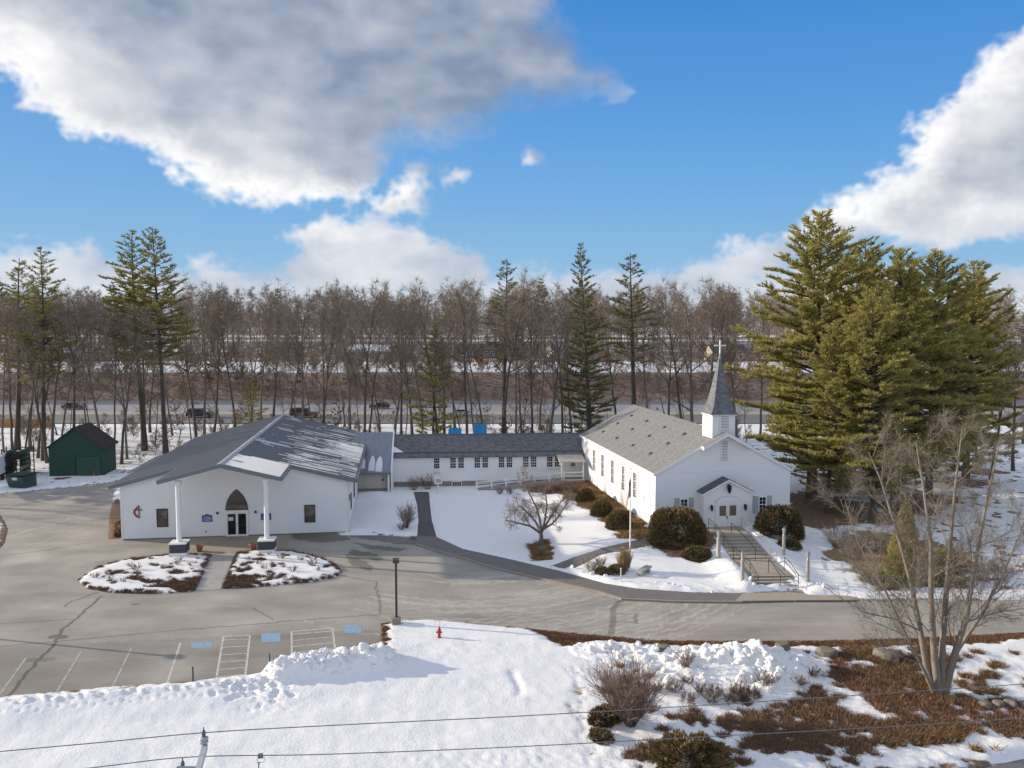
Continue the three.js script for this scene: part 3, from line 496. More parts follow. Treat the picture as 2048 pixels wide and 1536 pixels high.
// painted lines: worn paint lying 5 mm above the asphalt
{
  const worn = (r, g, b, seed) => new THREE.MeshStandardMaterial({ roughness: 0.85, map: tex(128, 128, (u, v) => { const n = smooth(-0.25, 0.25, tileNoise(u, v, 9, 4) + 0.12 + seed); return [gam(lerp(.30, r, n)), gam(lerp(.28, g, n)), gam(lerp(.25, b, n))]; }, { rx: 0.5, ry: 0.5 }) });
  const lines = new THREE.Group(); lines.name = 'parking_markings'; lines.userData = { kind: 'structure' }; scene.add(lines);
  const pale = worn(.62, .57, .48, 0.02), faint = worn(.5, .47, .41, -0.12), blue = worn(.22, .40, .58, -0.02);
  const line = (a, b, w, m) => { const dx = b[0] - a[0], df = b[1] - a[1], l = Math.hypot(dx, df), nx = -df / l * w / 2, nf = dx / l * w / 2; part('painted_line', new MB().face([[a[0] - nx, .005, -a[1] + nf], [b[0] - nx, .005, -b[1] + nf], [b[0] + nx, .005, -b[1] - nf], [a[0] + nx, .005, -a[1] - nf]].map((p) => p)), m, lines); };
  line([-26.4,40.67], [-27.76,45.21], 0.12, faint);
  line([-23.42,40.27], [-25.11,46.13], 0.12, faint);
  line([-20.84,40.89], [-22.41,46.65], 0.12, faint);
  line([-18.21,41.6], [-19.83,47.4], 0.12, pale);
  line([-15.82,42.2], [-17.62,48.42], 0.12, pale);
  line([-17.62,48.42], [-16.05,48.58], 0.12, pale);
  line([-16.05,48.58], [-14.39,42.57], 0.12, pale);
  line([-17.44,47.85], [-15.89,48.02], 0.09, pale);
  line([-17.12,46.72], [-15.59,46.94], 0.09, pale);
  line([-16.8,45.64], [-15.3,45.89], 0.09, pale);
  line([-16.5,44.61], [-15.03,44.9], 0.09, pale);
  line([-16.22,43.62], [-14.76,43.94], 0.09, pale);
  line([-15.95,42.67], [-14.51,43.02], 0.09, pale);
  line([-12.42,44.65], [-13.68,49.23], 0.12, pale);
  line([-13.68,49.23], [-11.27,49.81], 0.12, pale);
  line([-11.27,49.81], [-10.1,45.42], 0.12, pale);
  line([-13.54,48.72], [-11.14,49.31], 0.09, pale);
  line([-13.28,47.75], [-10.9,48.39], 0.09, pale);
  line([-13.02,46.82], [-10.66,47.49], 0.09, pale);
  line([-12.77,45.92], [-10.43,46.63], 0.09, pale);
  line([-12.53,45.06], [-10.21,45.8], 0.09, pale);
  { const q = [[-18.85,46.57],[-17.69,46.72],[-18.0,47.55],[-19.17,47.4]]; part('painted_square', new MB().face(q.map(([x, f]) => [x, .005, -f])), blue, lines); }
  { const q = [[-15.01,47.48],[-13.91,47.63],[-14.3,48.98],[-15.42,48.82]]; part('painted_square', new MB().face(q.map(([x, f]) => [x, .005, -f])), blue, lines); }
  { const q = [[-10.36,48.9],[-9.31,49.06],[-9.56,50.41],[-10.63,50.24]]; part('painted_square', new MB().face(q.map(([x, f]) => [x, .005, -f])), blue, lines); }
  line([-54.03,86.41], [-54.5,88.96], 0.12, faint);
  line([-51.36,86.91], [-52.51,91.11], 0.12, faint);
  line([-49.23,88.44], [-50.34,92.79], 0.12, faint);
  line([-46.88,89.75], [-48.01,94.24], 0.12, faint);
}
// ---------- sidewalks, kerb, concrete ----------
{
  const raised = (poly, y0, y1) => { const g = new THREE.ExtrudeGeometry(new THREE.Shape(poly.map(([x, f]) => new THREE.Vector2(x, f))), { depth: y1 - y0, bevelEnabled: false }); g.rotateX(-Math.PI / 2); g.translate(0, y0, 0); return g; };
  const pathMap = grain(.17, .155, .14, 5, .3, 512, 0.25);
  structure('sidewalk', raised(A.sidewalk, -0.1, 0.11), mat(1, 1, 1, 0.92, { map: pathMap }));
  const kerb = new MB(), edge = A.sidewalk.slice(0, 9);
  for (let k = 1; k < edge.length; k++) { const [ax, af] = edge[k - 1], [bx, bf] = edge[k], l = Math.hypot(bx - ax, bf - af), nx = (bf - af) / l * 0.09, nf = -(bx - ax) / l * 0.09; kerb.slab([[ax - nx, .128, -(af - nf)], [ax + nx, .12, -(af + nf)], [bx + nx, .12, -(bf + nf)], [bx - nx, .128, -(bf - nf)]], 0.3); }
  structure('kerb', kerb, mat(1, 1, 1, 0.9, { map: grain(.30, .255, .20, 5, .3, 256, 0.5) }));
  structure('concrete_walk', raised([[15.3, 54.5], [23.7, 54.72], [29.5, 54.8], [29.4, 54.95], [24.0, 55.5], [20.8, 55.8], [20.75, 57.4], [17.5, 57.4], [17.45, 56.4], [16.2, 56.0]], 0, 0.125), mat(1, 1, 1, 0.9, { map: grain(.37, .31, .235, 4, .22, 512, 0.3) }));
  structure('entrance_apron', raised(A.apron, -0.1, 0.03), mat(1, 1, 1, 0.9, { map: grain(.33, .28, .215, 4, .22, 512, 0.3) }));
  structure('island_walk', raised(A.walk, -0.1, 0.025), mat(1, 1, 1, 0.9, { map: grain(.36, .345, .32, 4, .24, 512, 0.3) }));
  const draped = (poly, name, m) => {                             // path that follows the land
    const xs = poly.map((p) => p[0]), fs = poly.map((p) => p[1]), x0 = Math.min(...xs), x1 = Math.max(...xs), f0 = Math.min(...fs), f1 = Math.max(...fs), mb = new MB(), s = 0.3;
    for (let f = f0 - s; f < f1 + s; f += s) for (let x = x0 - s; x < x1 + s; x += s) if (outlineDistance(poly, x + s / 2, f + s / 2) < 0.55) mb.face([[x, f], [x + s, f], [x + s, f + s], [x, f + s]].map(([a, b]) => [a, lay(a, b) + 0.03, -b]));
    structure(name, mb, m);
  };
  draped(A.path2, 'courtyard_path', mat(1, 1, 1, 0.92, { map: grain(.105, .095, .088, 5, .35, 512, 0.25) }));
  draped(A.path3, 'church_path', mat(1, 1, 1, 0.92, { map: grain(.17, .15, .13, 5, .3, 512, 0.25) }));
  const st = new MB(); const sp = A.street; st.face([[14, -0.95, -20], [60, -0.95, -20], [60, -0.72, -38], [27.67, -0.72, -37], [23.38, -0.66, -35.81], [20.88, -0.68, -34.96], [18.52, -0.72, -33.86]].map((p) => p));
  structure('street', st, mat(1, 1, 1, 0.9, { map: grain(.16, .15, .14, 4, .25, 512, 0.25) }));
}
// ---------- beyond: field, highway, bank, far plateau ----------
function farY(x, f) {
  if (f < 153) return 0.06;
  if (f < 194) return -0.12;
  if (f < 217) return lerp(-0.12, 6.4, smooth(195, 217, f)) + 0.5 * fbm(x * 0.06, f * 0.1, 3) * smooth(196, 205, f);
  return 6.4 + (f - 217) * 0.012 + 0.5 * fbm(x * 0.02, f * 0.03, 3);
}
{
  const fs = []; for (let f = 129.5; f < 153; f += 2.5) fs.push(f); fs.push(153.2, 154.6); for (let f = 157; f < 194; f += 6) fs.push(f); for (let f = 194; f < 222; f += 0.8) fs.push(f); for (let f = 222; f < 470; f += 5) fs.push(f); fs.push(600, 900, 1600, 3000);
  const xs = []; for (let x = -340; x <= 340; x += 4) xs.push(x); xs.unshift(-3000, -900); xs.push(900, 3000);
  const P = [], U = [], I = [];
  fs.forEach((f, j) => xs.forEach((x, i) => { P.push(x, farY(x, f), -f); U.push((x + 340) / 680, (f - 129.5) / 340); if (i && j) { const k = j * xs.length + i, w = xs.length; I.push(k - w - 1, k - w, k - 1, k - w, k, k - 1); } }));
  const g = new THREE.BufferGeometry(); g.setAttribute('position', new THREE.Float32BufferAttribute(P, 3)); g.setAttribute('uv', new THREE.Float32BufferAttribute(U, 2)); g.setIndex(I); g.computeVertexNormals();
  const map = tex(2048, 1024, (u, v) => {
    const x = u * 680 - 340, f = 129.5 + v * 340, n = fbm(x * 0.11, f * 0.14, 4), n2 = noise(x * 0.9, f * 1.4), n3 = noise(x * 2.3, f * 3);
    let s = 1;
    if (f < 156) s = 0.62 + n * 1.1; else if (f < 197) s = -0.3 + n; else if (f < 216) s = -0.95 + n * 0.9 + smooth(208, 219, f) * 0.8; else if (f < 262) s = 0.55 + n * 1.3; else s = -0.35 + n * 1.4;
    const m = clamp((s + 0.35 * n2 + 0.25 * n3) * 4 + 0.5), t = 1 + 0.55 * n2 + 0.55 * n3;
    return [gam(lerp(.20 * t, .80, m)), gam(lerp(.135 * t, .80, m)), gam(lerp(.10 * t, .79, m))];
  }, { repeat: true });
  structure('far_ground', g, new THREE.MeshStandardMaterial({ map, roughness: 0.9 }));
  const outer = new MB().face([[-3000, -1.6, 300], [3000, -1.6, 300], [3000, -1.6, -600], [-3000, -1.6, -600]]); structure('outer_ground', outer, mat(.6, .58, .56, 0.9));
  // highway: near and far carriageways, sandy median, low concrete barrier, guard rail
  const strip = (name, f0, f1, y, m) => structure(name, new MB().face([[-420, y, -f0], [420, y, -f0], [420, y, -f1], [-420, y, -f1]]), m);
  const road = (c, s) => mat(1, 1, 1, 0.9, { map: tex(512, 256, (u, v) => { const n = 1 + 0.10 * tileNoise(u, v, 20, 4) + 0.08 * tileNoise(u * 0.2, v * 3, 14, 3); return [gam(c[0] * n), gam(c[1] * n), gam(c[2] * n)]; }, { rx: s, ry: 0.1 }) });
  strip('highway', 156, 171.5, 0.02, road([.15, .145, .14], .02));  // near lanes: tree shade painted into the colour; far lanes take the sunlit grey
  strip('highway_median', 171.5, 176, 0.03, road([.36, .31, .24], .02));
  strip('highway', 176, 192, 0.02, road([.245, .245, .255], .02));
  const lm = mat(.6, .58, .52, 0.8);
  for (const f of [158.2, 170.4, 177.2, 190.6]) strip('lane_edge_line', f, f + 0.16, 0.03, lm);
  const bar = new MB(); bar.prism([[-.3, 0], [.3, 0], [.1, .35], [.08, .85], [-.08, .85], [-.1, .35]], -420, 420);
  const bm = structure('median_barrier', bar, mat(.38, .37, .35, 0.85)); bm.rotation.y = Math.PI / 2; bm.position.set(0, 0, -192.8);
}

// ---------- lumps of plowed snow ----------
{
  const R = rng(818), g = new THREE.IcosahedronGeometry(1, 1), P = g.attributes.position; for (let k = 0; k < P.count; k++) { const x = P.getX(k), y = P.getY(k), z = P.getZ(k), n = 0.8 + 0.4 * noise(x * 1.7 + 3, y * 1.7 + z * 2); P.setXYZ(k, x * n, y * n * 0.75, z * n); } g.computeVertexNormals();
  const pts = [], near = (x, f) => pile(x, f) > 0.12;
  while (pts.length < 420) { const q = R(); let x, f; if (q < 0.2) { x = lerp(-13.4, -6.6, R()); f = lerp(42, 45.8, R()); } else if (q < 0.72) { x = lerp(4, 17, R()); f = lerp(40.5, 47, R()); } else { x = lerp(3, 24, R()); f = lerp(55.6, 62, R()); } if (near(x, f) && hardAt(x, f) > -0.3) pts.push([x, f]); }
  const im = new THREE.InstancedMesh(g, M.snow, pts.length), d = new THREE.Object3D(); im.name = 'snow_lumps'; im.castShadow = im.receiveShadow = true; stuff(im, 'broken lumps lying on the plowed snow heaps', 'snow');
  pts.forEach(([x, f], k) => { const s = 0.05 + 0.2 * Math.pow(R(), 2.2) * (f < 48 ? 1.25 : 0.8); d.position.set(x, gy(x, f) + s * 0.25, -f); d.rotation.set(R() * 6, R() * 6, R() * 6); d.scale.set(s * (0.8 + R() * 0.6), s, s * (0.8 + R() * 0.6)); d.updateMatrix(); im.setMatrixAt(k, d.matrix); });
  scene.add(im);
}

// ---------- building helpers: local x along the front, y up, -z to the back ----------
// lapped boards: the bottom edge of each course stands proud
function clapboards(mb, y0, y1, edges, z, course = 0.13, proud = 0.034) {
  for (let y = y0; y < y1 - 0.01; y += course) {
    const t = Math.min(y1, y + course), [a0, b0] = edges(y), [a1, b1] = edges(t - 0.002); if (b0 - a0 < 0.05) continue;
    mb.face([[a0, y, z + proud], [b0, y, z + proud], [b1, t, z + 0.004], [a1, t, z + 0.004]]);
    mb.face([[a0, y, z], [b0, y, z], [b0, y, z + proud], [a0, y, z + proud]].reverse());
  }
  return mb;
}
const turnY = (a, x = 0, y = 0, z = 0) => new THREE.Matrix4().makeTranslation(x, y, z).multiply(new THREE.Matrix4().makeRotationY(a));
// window on a wall facing +z: frame, muntins, one pane per sash; placed by its lower left corner
function windowPart(parent, x, y, z, w, h, { rows = [1], cols = 1, glass = M.glass, frame = M.trim, bar = 0.07, turn = 0, sill = true, muntin = 0.025 } = {}) {
  const f = new MB(), d = 0.07;
  f.box(0, 0, 0, bar, h, d).box(w - bar, 0, 0, w, h, d).box(bar, 0, 0, w - bar, bar, d).box(bar, h - bar, 0, w - bar, h, d);
  const panes = []; let yy = bar; const tot = rows.reduce((a, b) => a + b, 0), free = h - bar * 2;
  rows.forEach((r, k) => {
    const t = yy + free * r / tot, top = k < rows.length - 1 ? t - 0.03 : t, bot = k ? yy + 0.03 : yy;
    if (k) f.box(bar, yy - 0.03, 0.004, w - bar, yy + 0.03, d - 0.008);
    for (let c = 1; c < cols; c++) { const q = bar + (w - 2 * bar) * c / cols; f.box(q - muntin / 2, bot, 0.02, q + muntin / 2, top, 0.048); }
    for (let m = 1; m < r; m++) { const q = lerp(bot, top, m / r); f.box(bar, q - muntin / 2, 0.02, w - bar, q + muntin / 2, 0.044); }
    panes.push(new MB().box(bar, bot, 0.006, w - bar, top, 0.022)); yy = t;
  });
  const o = part('window', f, frame, parent); o.position.set(x, y, z); o.rotation.y = turn;
  for (const p of panes) part('pane', p, glass, o);
  if (sill) part('sill', new MB().box(-0.05, -0.07, 0, w + 0.05, 0, 0.12), frame, o);
  return o;
}

// ---------- hall ----------
{
  const H = thing('hall', 'white clapboard hall with grey metal gable roof and columned entrance canopy', 'building', null, [HALL.x, 0, -HALL.f], HALL.yaw);
  const w = HALL.w, l = HALL.l, e = 4.72, rd = 7.62, m = (rd - 4.93) / (w / 2 + 0.8), c = w / 2;
  const roofY = (a) => rd - m * Math.abs(a - c), wallTop = (a) => roofY(a) - 0.2;
  part('foundation', new MB().box(0.05, -0.3, -l, w - 0.05, 0.12, -0.05), M.foundation, H);
  const core = new MB(); core.prism([[0.02, 0.1], [w - 0.02, 0.1], [w - 0.02, wallTop(w)], [c, wallTop(c)], [0.02, wallTop(0)]], -l, -0.02); part('wall', core, M.white, H);
  const fr = new MB(); clapboards(fr, 0.12, wallTop(0), () => [0.1, w - 0.1], 0, 0.125); clapboards(fr, wallTop(0), wallTop(c) - 0.02, (y) => { const q = (wallTop(c) - y) / m; return [c - Math.min(q, c - 0.1), c + Math.min(q, c - 0.1)]; }, 0, 0.125);
  part('siding', fr, M.white, H, 'shaded front siding');
  const sd = new MB(), g1 = new MB(); clapboards(g1, 0.12, wallTop(0), () => [0, l], 0, 0.125); sd.add(g1.geometry(), turnY(-Math.PI / 2, 0, 0, -l)); const g2 = new MB(); clapboards(g2, 0.12, wallTop(w), () => [0, l], 0, 0.125); sd.add(g2.geometry(), turnY(Math.PI / 2, w, 0, 0)); part('siding', sd, M.white, H);
  part('corner_board', new MB().box(-0.04, 0.05, -0.04, 0.13, wallTop(0), 0.05), M.trim, H); part('corner_board', new MB().box(w - 0.13, 0.05, -0.04, w + 0.04, wallTop(w), 0.05), M.trim, H);
  // roof: main slopes and the canopy, which carries the same planes forward
  const t = 0.16, zf = 6.3, k0 = 4.85;
  const plane = (a0, a1, b0, b1) => [[a0, roofY(a0), -b0], [a1, roofY(a1), -b0], [a1, roofY(a1), -b1], [a0, roofY(a0), -b1]];
  const L1 = new MB().slab(plane(-0.8, c, -0.3, l + 0.4), t).slab(plane(c - k0, c, -zf, -0.301), t), R1 = new MB().slab(plane(c, w + 0.8, -0.3, l + 0.4), t).slab(plane(c, c + k0, -zf, -0.301), t);
  const rl = part('roof_slope', L1, M.metalRoof, H), rr = part('roof_slope', R1, M.metalRoof, H);
  const ribs = (mb, a0, a1, b0, b1) => { for (let b = b0 + 0.15; b < b1; b += 0.3) { const q = (a) => roofY(a) + 0.001; mb.face([[a0, q(a0), -b + 0.03], [a1, q(a1), -b + 0.03], [a1, q(a1) + 0.032, -b], [a0, q(a0) + 0.032, -b]]); mb.face([[a0, q(a0) + 0.032, -b], [a1, q(a1) + 0.032, -b], [a1, q(a1), -b - 0.03], [a0, q(a0), -b - 0.03]]); } };
  const b1 = new MB(), b2 = new MB(); ribs(b1, -0.8, c, -0.3, l + 0.4); ribs(b1, c - k0, c, -zf, -0.3); ribs(b2, c, w + 0.8, -0.3, l + 0.4); ribs(b2, c, c + k0, -zf, -0.3);
  part('roof_rib', b1, M.metalRib, rl).userData.kind = 'stuff'; part('roof_rib', b2, M.metalRib, rr).userData.kind = 'stuff';
  const cap = new MB().slab([[c - 0.28, rd - 0.28 * m + 0.045, zf + 0.03], [c, rd + 0.05, zf + 0.03], [c, rd + 0.05, -l - 0.43], [c - 0.28, rd - 0.28 * m + 0.045, -l - 0.43]], 0.03).slab([[c, rd + 0.05, zf + 0.03], [c + 0.28, rd - 0.28 * m + 0.045, zf + 0.03], [c + 0.28, rd - 0.28 * m + 0.045, -l - 0.43], [c, rd + 0.05, -l - 0.43]], 0.03);
  part('ridge_cap', cap, M.flash, H);
  const fa = new MB(), rake = (a0, a1, z) => fa.slab([[a0, roofY(a0) + 0.04, z + 0.06], [a1, roofY(a1) + 0.04, z + 0.06], [a1, roofY(a1) + 0.04, z - 0.1], [a0, roofY(a0) + 0.04, z - 0.1]], 0.34);
  rake(-0.86, c - k0 - 0.003, 0.3); rake(c + k0 + 0.003, w + 0.86, 0.3); rake(c - k0 - 0.06, c, zf); rake(c, c + k0 + 0.06, zf);
  for (const [a, z0, z1] of [[-0.86, 0.26, -l - 0.4], [w + 0.86, 0.26, -l - 0.4], [c - k0 - 0.06, zf, 0.34], [c + k0 + 0.06, zf, 0.34]]) fa.box(a - 0.07, roofY(a) - 0.2, z1, a + 0.07, roofY(a) + 0.03, z0);
  part('fascia', fa, M.gutter, H);
  const so = new MB(); so.slab([[-0.78, roofY(-.78) - 0.22, 0.22], [c, rd - 0.22, 0.22], [c, rd - 0.22, 0.0], [-0.78, roofY(-.78) - 0.22, 0]], 0.03).slab([[c, rd - 0.22, 0.22], [w + .78, roofY(-.78) - 0.22, 0.22], [w + .78, roofY(-.78) - 0.22, 0], [c, rd - 0.22, 0]], 0.03); so.slab([[c - k0 + .05, roofY(c - k0) - 0.22, zf - .12], [c, rd - 0.24, zf - .12], [c, rd - 0.24, 0.3], [c - k0 + .05, roofY(c - k0) - 0.22, 0.3]], 0.03).slab([[c, rd - 0.24, zf - .12], [c + k0 - .05, roofY(c + k0) - 0.22, zf - .12], [c + k0 - .05, roofY(c + k0) - 0.22, 0.3], [c, rd - 0.24, 0.3]], 0.03);
  part('soffit', so, M.trim, H);
  // entrance: double glass doors under a pointed window
  const dz = 0.03, d = part('entrance_frame', new MB().box(8.85, 0.04, dz, 8.97, 2.4, dz + 0.1).box(10.68, 0.04, dz, 10.8, 2.4, dz + 0.1).box(8.97, 2.18, dz, 10.68, 2.4, dz + 0.1).box(9.78, 0.04, dz, 9.87, 2.18, dz + 0.09), M.trim, H);
  for (const x of [8.97, 9.87]) {
    const leaf = part('door', new MB().box(x, 0.04, dz, x + 0.06, 2.18, dz + 0.06).box(x + 0.75, 0.04, dz, x + 0.81, 2.18, dz + 0.06).box(x + 0.06, 0.04, dz, x + 0.75, 0.2, dz + 0.06).box(x + 0.06, 2.08, dz, x + 0.75, 2.18, dz + 0.06), M.trim, H);
    part('pane', new MB().box(x + 0.06, 0.2, dz + 0.01, x + 0.75, 2.08, dz + 0.03), M.glass, leaf);
    part('handle', new MB().box(x < 9.5 ? x + 0.66 : x + 0.08, 0.98, dz + 0.06, x < 9.5 ? x + 0.76 : x + 0.18, 1.2, dz + 0.12), M.blackMetal, leaf);
  }
  part('paper_notice', new MB().box(9.08, 1.45, dz + 0.034, 9.52, 1.78, dz + 0.038), mat(.62, .62, .62, .8), H);
  const arc = (cx, y0, hw, hh, n = 14) => { const o = [], R = (hw * hw + hh * hh) / (2 * hw); for (let k = 0; k <= n; k++) { const y = hh * k / n; o.push([cx - (Math.sqrt(R * R - y * y) - (R - hw)), y0 + y]); } for (let k = n - 1; k >= 0; k--) { const y = hh * k / n; o.push([cx + (Math.sqrt(R * R - y * y) - (R - hw)), y0 + y]); } return o; };
  const aw = part('arched_window', new MB().prism(arc(9.825, 2.41, 0.98, 1.9), 0.024, 0.06), M.blackMetal, H);
  part('pane', new MB().prism(arc(9.825, 2.46, 0.92, 1.8), 0.05, 0.075), M.glassBrown, aw);
  windowPart(H, 2.98, 1.1, 0.024, 0.95, 1.62, { frame: M.blackMetal, glass: M.glassBrown, bar: 0.06, sill: false }); windowPart(H, 15.74, 1.08, 0.024, 0.95, 1.6, { frame: M.blackMetal, glass: M.glassBrown, bar: 0.06, sill: false });
  // right side wall: two windows and a wall-mounted unit
  for (const b of [4, 9.5]) windowPart(H, w + 0.024, 1.2, -b, 0.95, 1.5, { frame: M.blackMetal, glass: M.glassBrown, bar: 0.06, sill: false, turn: Math.PI / 2 });
  part('wall_box', new MB().box(w + 0.02, 2.6, -2.2, w + 0.3, 3.1, -1.7), M.grayMetal, H);
  // canopy columns on dark brick pedestals
  const brick = mat(1, 1, 1, 0.9, { map: tex(256, 256, (u, v) => { const row = Math.floor(v * 8), q = (u * 4 + (row % 2) * 0.5) % 1, fy = v * 8 - row, j = q < 0.05 || fy < 0.12; const n = 1 + 0.3 * noise(u * 30, v * 30); return j ? [.42, .42, .43] : [gam(.05 * n), gam(.05 * n), gam(.055 * n)]; }, { rx: 1.2, ry: 1.2 }) });
  for (const a of [6.3, 13.3]) {
    const pe = part('pedestal', new MB().box(a - 0.66, -0.2, 5.0, a + 0.66, 0.36, 6.3), M.trim, H);
    part('brick_facing', new MB().box(a - 0.64, 0.36, 5.02, a + 0.64, 1.08, 6.28), brick, pe); part('cap', new MB().box(a - 0.69, 1.08, 4.97, a + 0.69, 1.18, 6.33), M.trim, pe);
    const col = part('column', new THREE.CylinderGeometry(0.19, 0.205, 4.75, 24), M.trim, H); col.position.set(a, 1.18 + 2.375, 5.65);
    part('capital', new MB().cbox(a, 5.93, 5.65, 0.5, 0.3, 0.5), M.trim, H);
  }
  const beam = new MB().box(c - k0 + 0.3, 6.0, 5.55, c + k0 - 0.3, 6.14, 5.75); 
  part('down_pipe', new MB().tube([[w + 0.07, 0.1, -0.25], [w + 0.07, 4.4, -0.25], [w + 0.6, 4.75, -0.2]], 0.05, 8), M.trim, H);
  // low wing on the far side with a seamed metal roof
  const el = new MB().box(-4.2, -0.2, -l + 4.5, -0.02, 3.3, -l + 14); part('side_wing', el, M.white, H);
  const er = part('side_wing_roof', new MB().slab([[-4.6, 3.2, -l + 14.3], [0.0, 4.55, -l + 14.3], [0.0, 4.55, -l + 4.2], [-4.6, 3.2, -l + 4.2]], 0.14), M.seamRoof, H);
  for (let q = 0; q < 9; q++) part('roof_seam', new MB().slab([[-4.6, 3.26, -l + 4.6 + q * 1.15 + .03], [0, 4.61, -l + 4.6 + q * 1.15 + .03], [0, 4.61, -l + 4.6 + q * 1.15 - .03], [-4.6, 3.26, -l + 4.6 + q * 1.15 - .03]], 0.06), M.seam, er);
  // snow left on the shaded slope, lying between the ribs
  const sn = new MB(), S = (a) => roofY(a) + 0.003;
  for (let b = -zf; b < l + 0.3; b += 0.15) {                        // thin streaks, two rows between each pair of ribs
    let run = null, wide = 0.05; const a1 = b < -0.35 ? c + k0 - 0.05 : w + 0.78, row = Math.round(b / 0.15);
    for (let a = c + 0.3; a <= a1 + 0.12; a += 0.12) {
      const s = (a - c) / (w / 2 + 0.8); let v;
      if (b < -0.3) v = 0.42 + (a - c - 1.0) * 0.3 - Math.max(0, -5.4 - b) * 0.3 + 0.5 * noise(a * 0.5 + 20, row * 0.37) + 0.2 * noise(a * 2, row * 3.1);
      else {
        v = -0.55 + 0.62 * Math.pow(s, 1.2) + 0.34 * smooth(7, 0, Math.abs(b - (7 + s * 9))) * smooth(0.55, 1, s) - 0.12 * smooth(18, 30, b) * s + 0.3 * smooth(0.14, 0.0, Math.abs(s - 0.15)) * smooth(-0.2, 0.4, noise(b * 0.4, 3)) ;
        v += 0.95 * noise(a * 0.16 + 20, row * 0.63 + 0.31) + 0.35 * noise(a * 0.5, row * 1.37 + 9) + 0.45 * fbm(a * 0.25 + 4, b * 0.2, 2) + 0.12 * noise(a * 3, row * 3.3);
      }
      const on = v > 0.1 && a <= a1; if (on) wide = Math.max(wide, Math.min(b < -0.3 ? 0.105 : 0.115, 0.05 + 0.16 * (v - 0.1)));
      if (on && run === null) run = a; if (!on && run !== null) { const q = a - 0.12, z = -b - 0.02 - wide / 2; if (q - run > 0.1) { const h = 0.02 + wide * 0.25; sn.slab([[run, S(run) + h * 0.4, z + wide * .35], [run + 0.1, S(run + 0.1) + h, z + wide / 2], [q - 0.1, S(q - 0.1) + h, z + wide / 2], [q, S(q) + h * 0.4, z + wide * .35], [q, S(q) + h * 0.4, z - wide * .35], [q - 0.1, S(q - 0.1) + h, z - wide / 2], [run + 0.1, S(run + 0.1) + h, z - wide / 2], [run, S(run) + h * 0.4, z - wide * .35]], h); } run = null; wide = 0.05; }
    }
  }
  const so2 = part(numbered('roof_snow'), sn, M.snow, scene); so2.position.copy(H.position); so2.rotation.copy(H.rotation); stuff(so2, 'streaks of snow left between the ribs of the grey metal hall roof', 'snow');
  // wall fittings: each hangs on the wall as a thing of its own
  const hang = (name, label, cat, a, y, grp) => { const [x, f] = toWorld(HALL, a, -0.03); return thing(name, label, cat, grp, [x, y, -f], HALL.yaw); };
  const sign = (a, words, label) => {
    const s = hang('wall_sign', label, 'sign', a, 1.43);
    const o = [[-0.45, 0], [0.45, 0], [0.45, 0.46]]; for (let k = 0; k <= 8; k++) { const t = k / 8; o.push([lerp(0.36, -0.36, t), 0.5 + 0.2 * Math.sin(Math.PI * t)]); } o.push([-0.45, 0.46]);
    part('border', new MB().prism(o.map(([x, y]) => [x * 1.06, (y - 0.33) * 1.08 + 0.33]), 0, 0.035), M.trim, s); part('board', new MB().prism(o, 0.01, 0.045), mat(.02, .06, .22, 0.5), s);
    const cv = document.createElement('canvas'); cv.width = 256; cv.height = 192; const q = cv.getContext('2d'); q.fillStyle = '#27488f'; q.fillRect(0, 0, 256, 192); q.fillStyle = '#e8ecf4'; q.textAlign = 'center';
    q.font = 'italic bold 34px serif'; q.fillText(words[0], 128, 58); q.font = 'bold 50px serif'; q.fillText(words[1], 128, 116); q.fillText(words[2], 128, 170);
    const tx = new THREE.CanvasTexture(cv); tx.colorSpace = THREE.SRGBColorSpace;
    part('lettering', new MB().face([[-0.43, 0.03, 0.049], [0.43, 0.03, 0.049], [0.43, 0.6, 0.049], [-0.43, 0.6, 0.049]], [[0, 0], [1, 0], [1, 1], [0, 1]]), new THREE.MeshStandardMaterial({ map: tx, roughness: 0.5 }), s);
  };
  sign(7.26, ['St. James', 'CLOTHES', 'CLOSET'], 'blue wall sign lettered CLOTHES CLOSET beside the glass doors'); sign(12.36, ['St. James', 'FOOD', 'PANTRY'], 'blue wall sign lettered PANTRY partly hidden behind a white column');
  for (const [a, q] of [[8.15, 'on the side of the clothes closet sign'], [11.46, 'on the side of the pantry sign']]) {
    const s = hang('wall_lamp', `small black wall lamp by the arched window, ${q}`, 'wall lamp', a, 2.12, 'lamps beside the hall doors');
    part('back_plate', new THREE.CylinderGeometry(0.09, 0.09, 0.03, 14).rotateX(Math.PI / 2).translate(0, 0.1, 0.015), M.blackMetal, s); part('shade', new THREE.CylinderGeometry(0.05, 0.1, 0.22, 12).translate(0, 0.1, 0.12), M.blackMetal, s);
  }
  const sp = hang('wall_socket', 'small dark outlet box low on the white wall under the clothes closet sign', 'outlet', 7.11, 0.48); part('cover', new MB().box(-0.06, 0, 0, 0.06, 0.13, 0.06), M.grayMetal, sp); part('flap', new MB().box(-0.05, 0.02, 0.06, 0.05, 0.1, 0.075), M.blackMetal, sp);
  const em = hang('wall_emblem', 'dark cross with a curling red flame fixed to the white wall', 'emblem', 1.42, 1.93);
  part('cross', new MB().box(0.06, 0, 0.02, 0.13, 1.15, 0.07).box(-0.18, 0.72, 0.03, 0.37, 0.79, 0.06), mat(.06, .035, .03, .6), em);
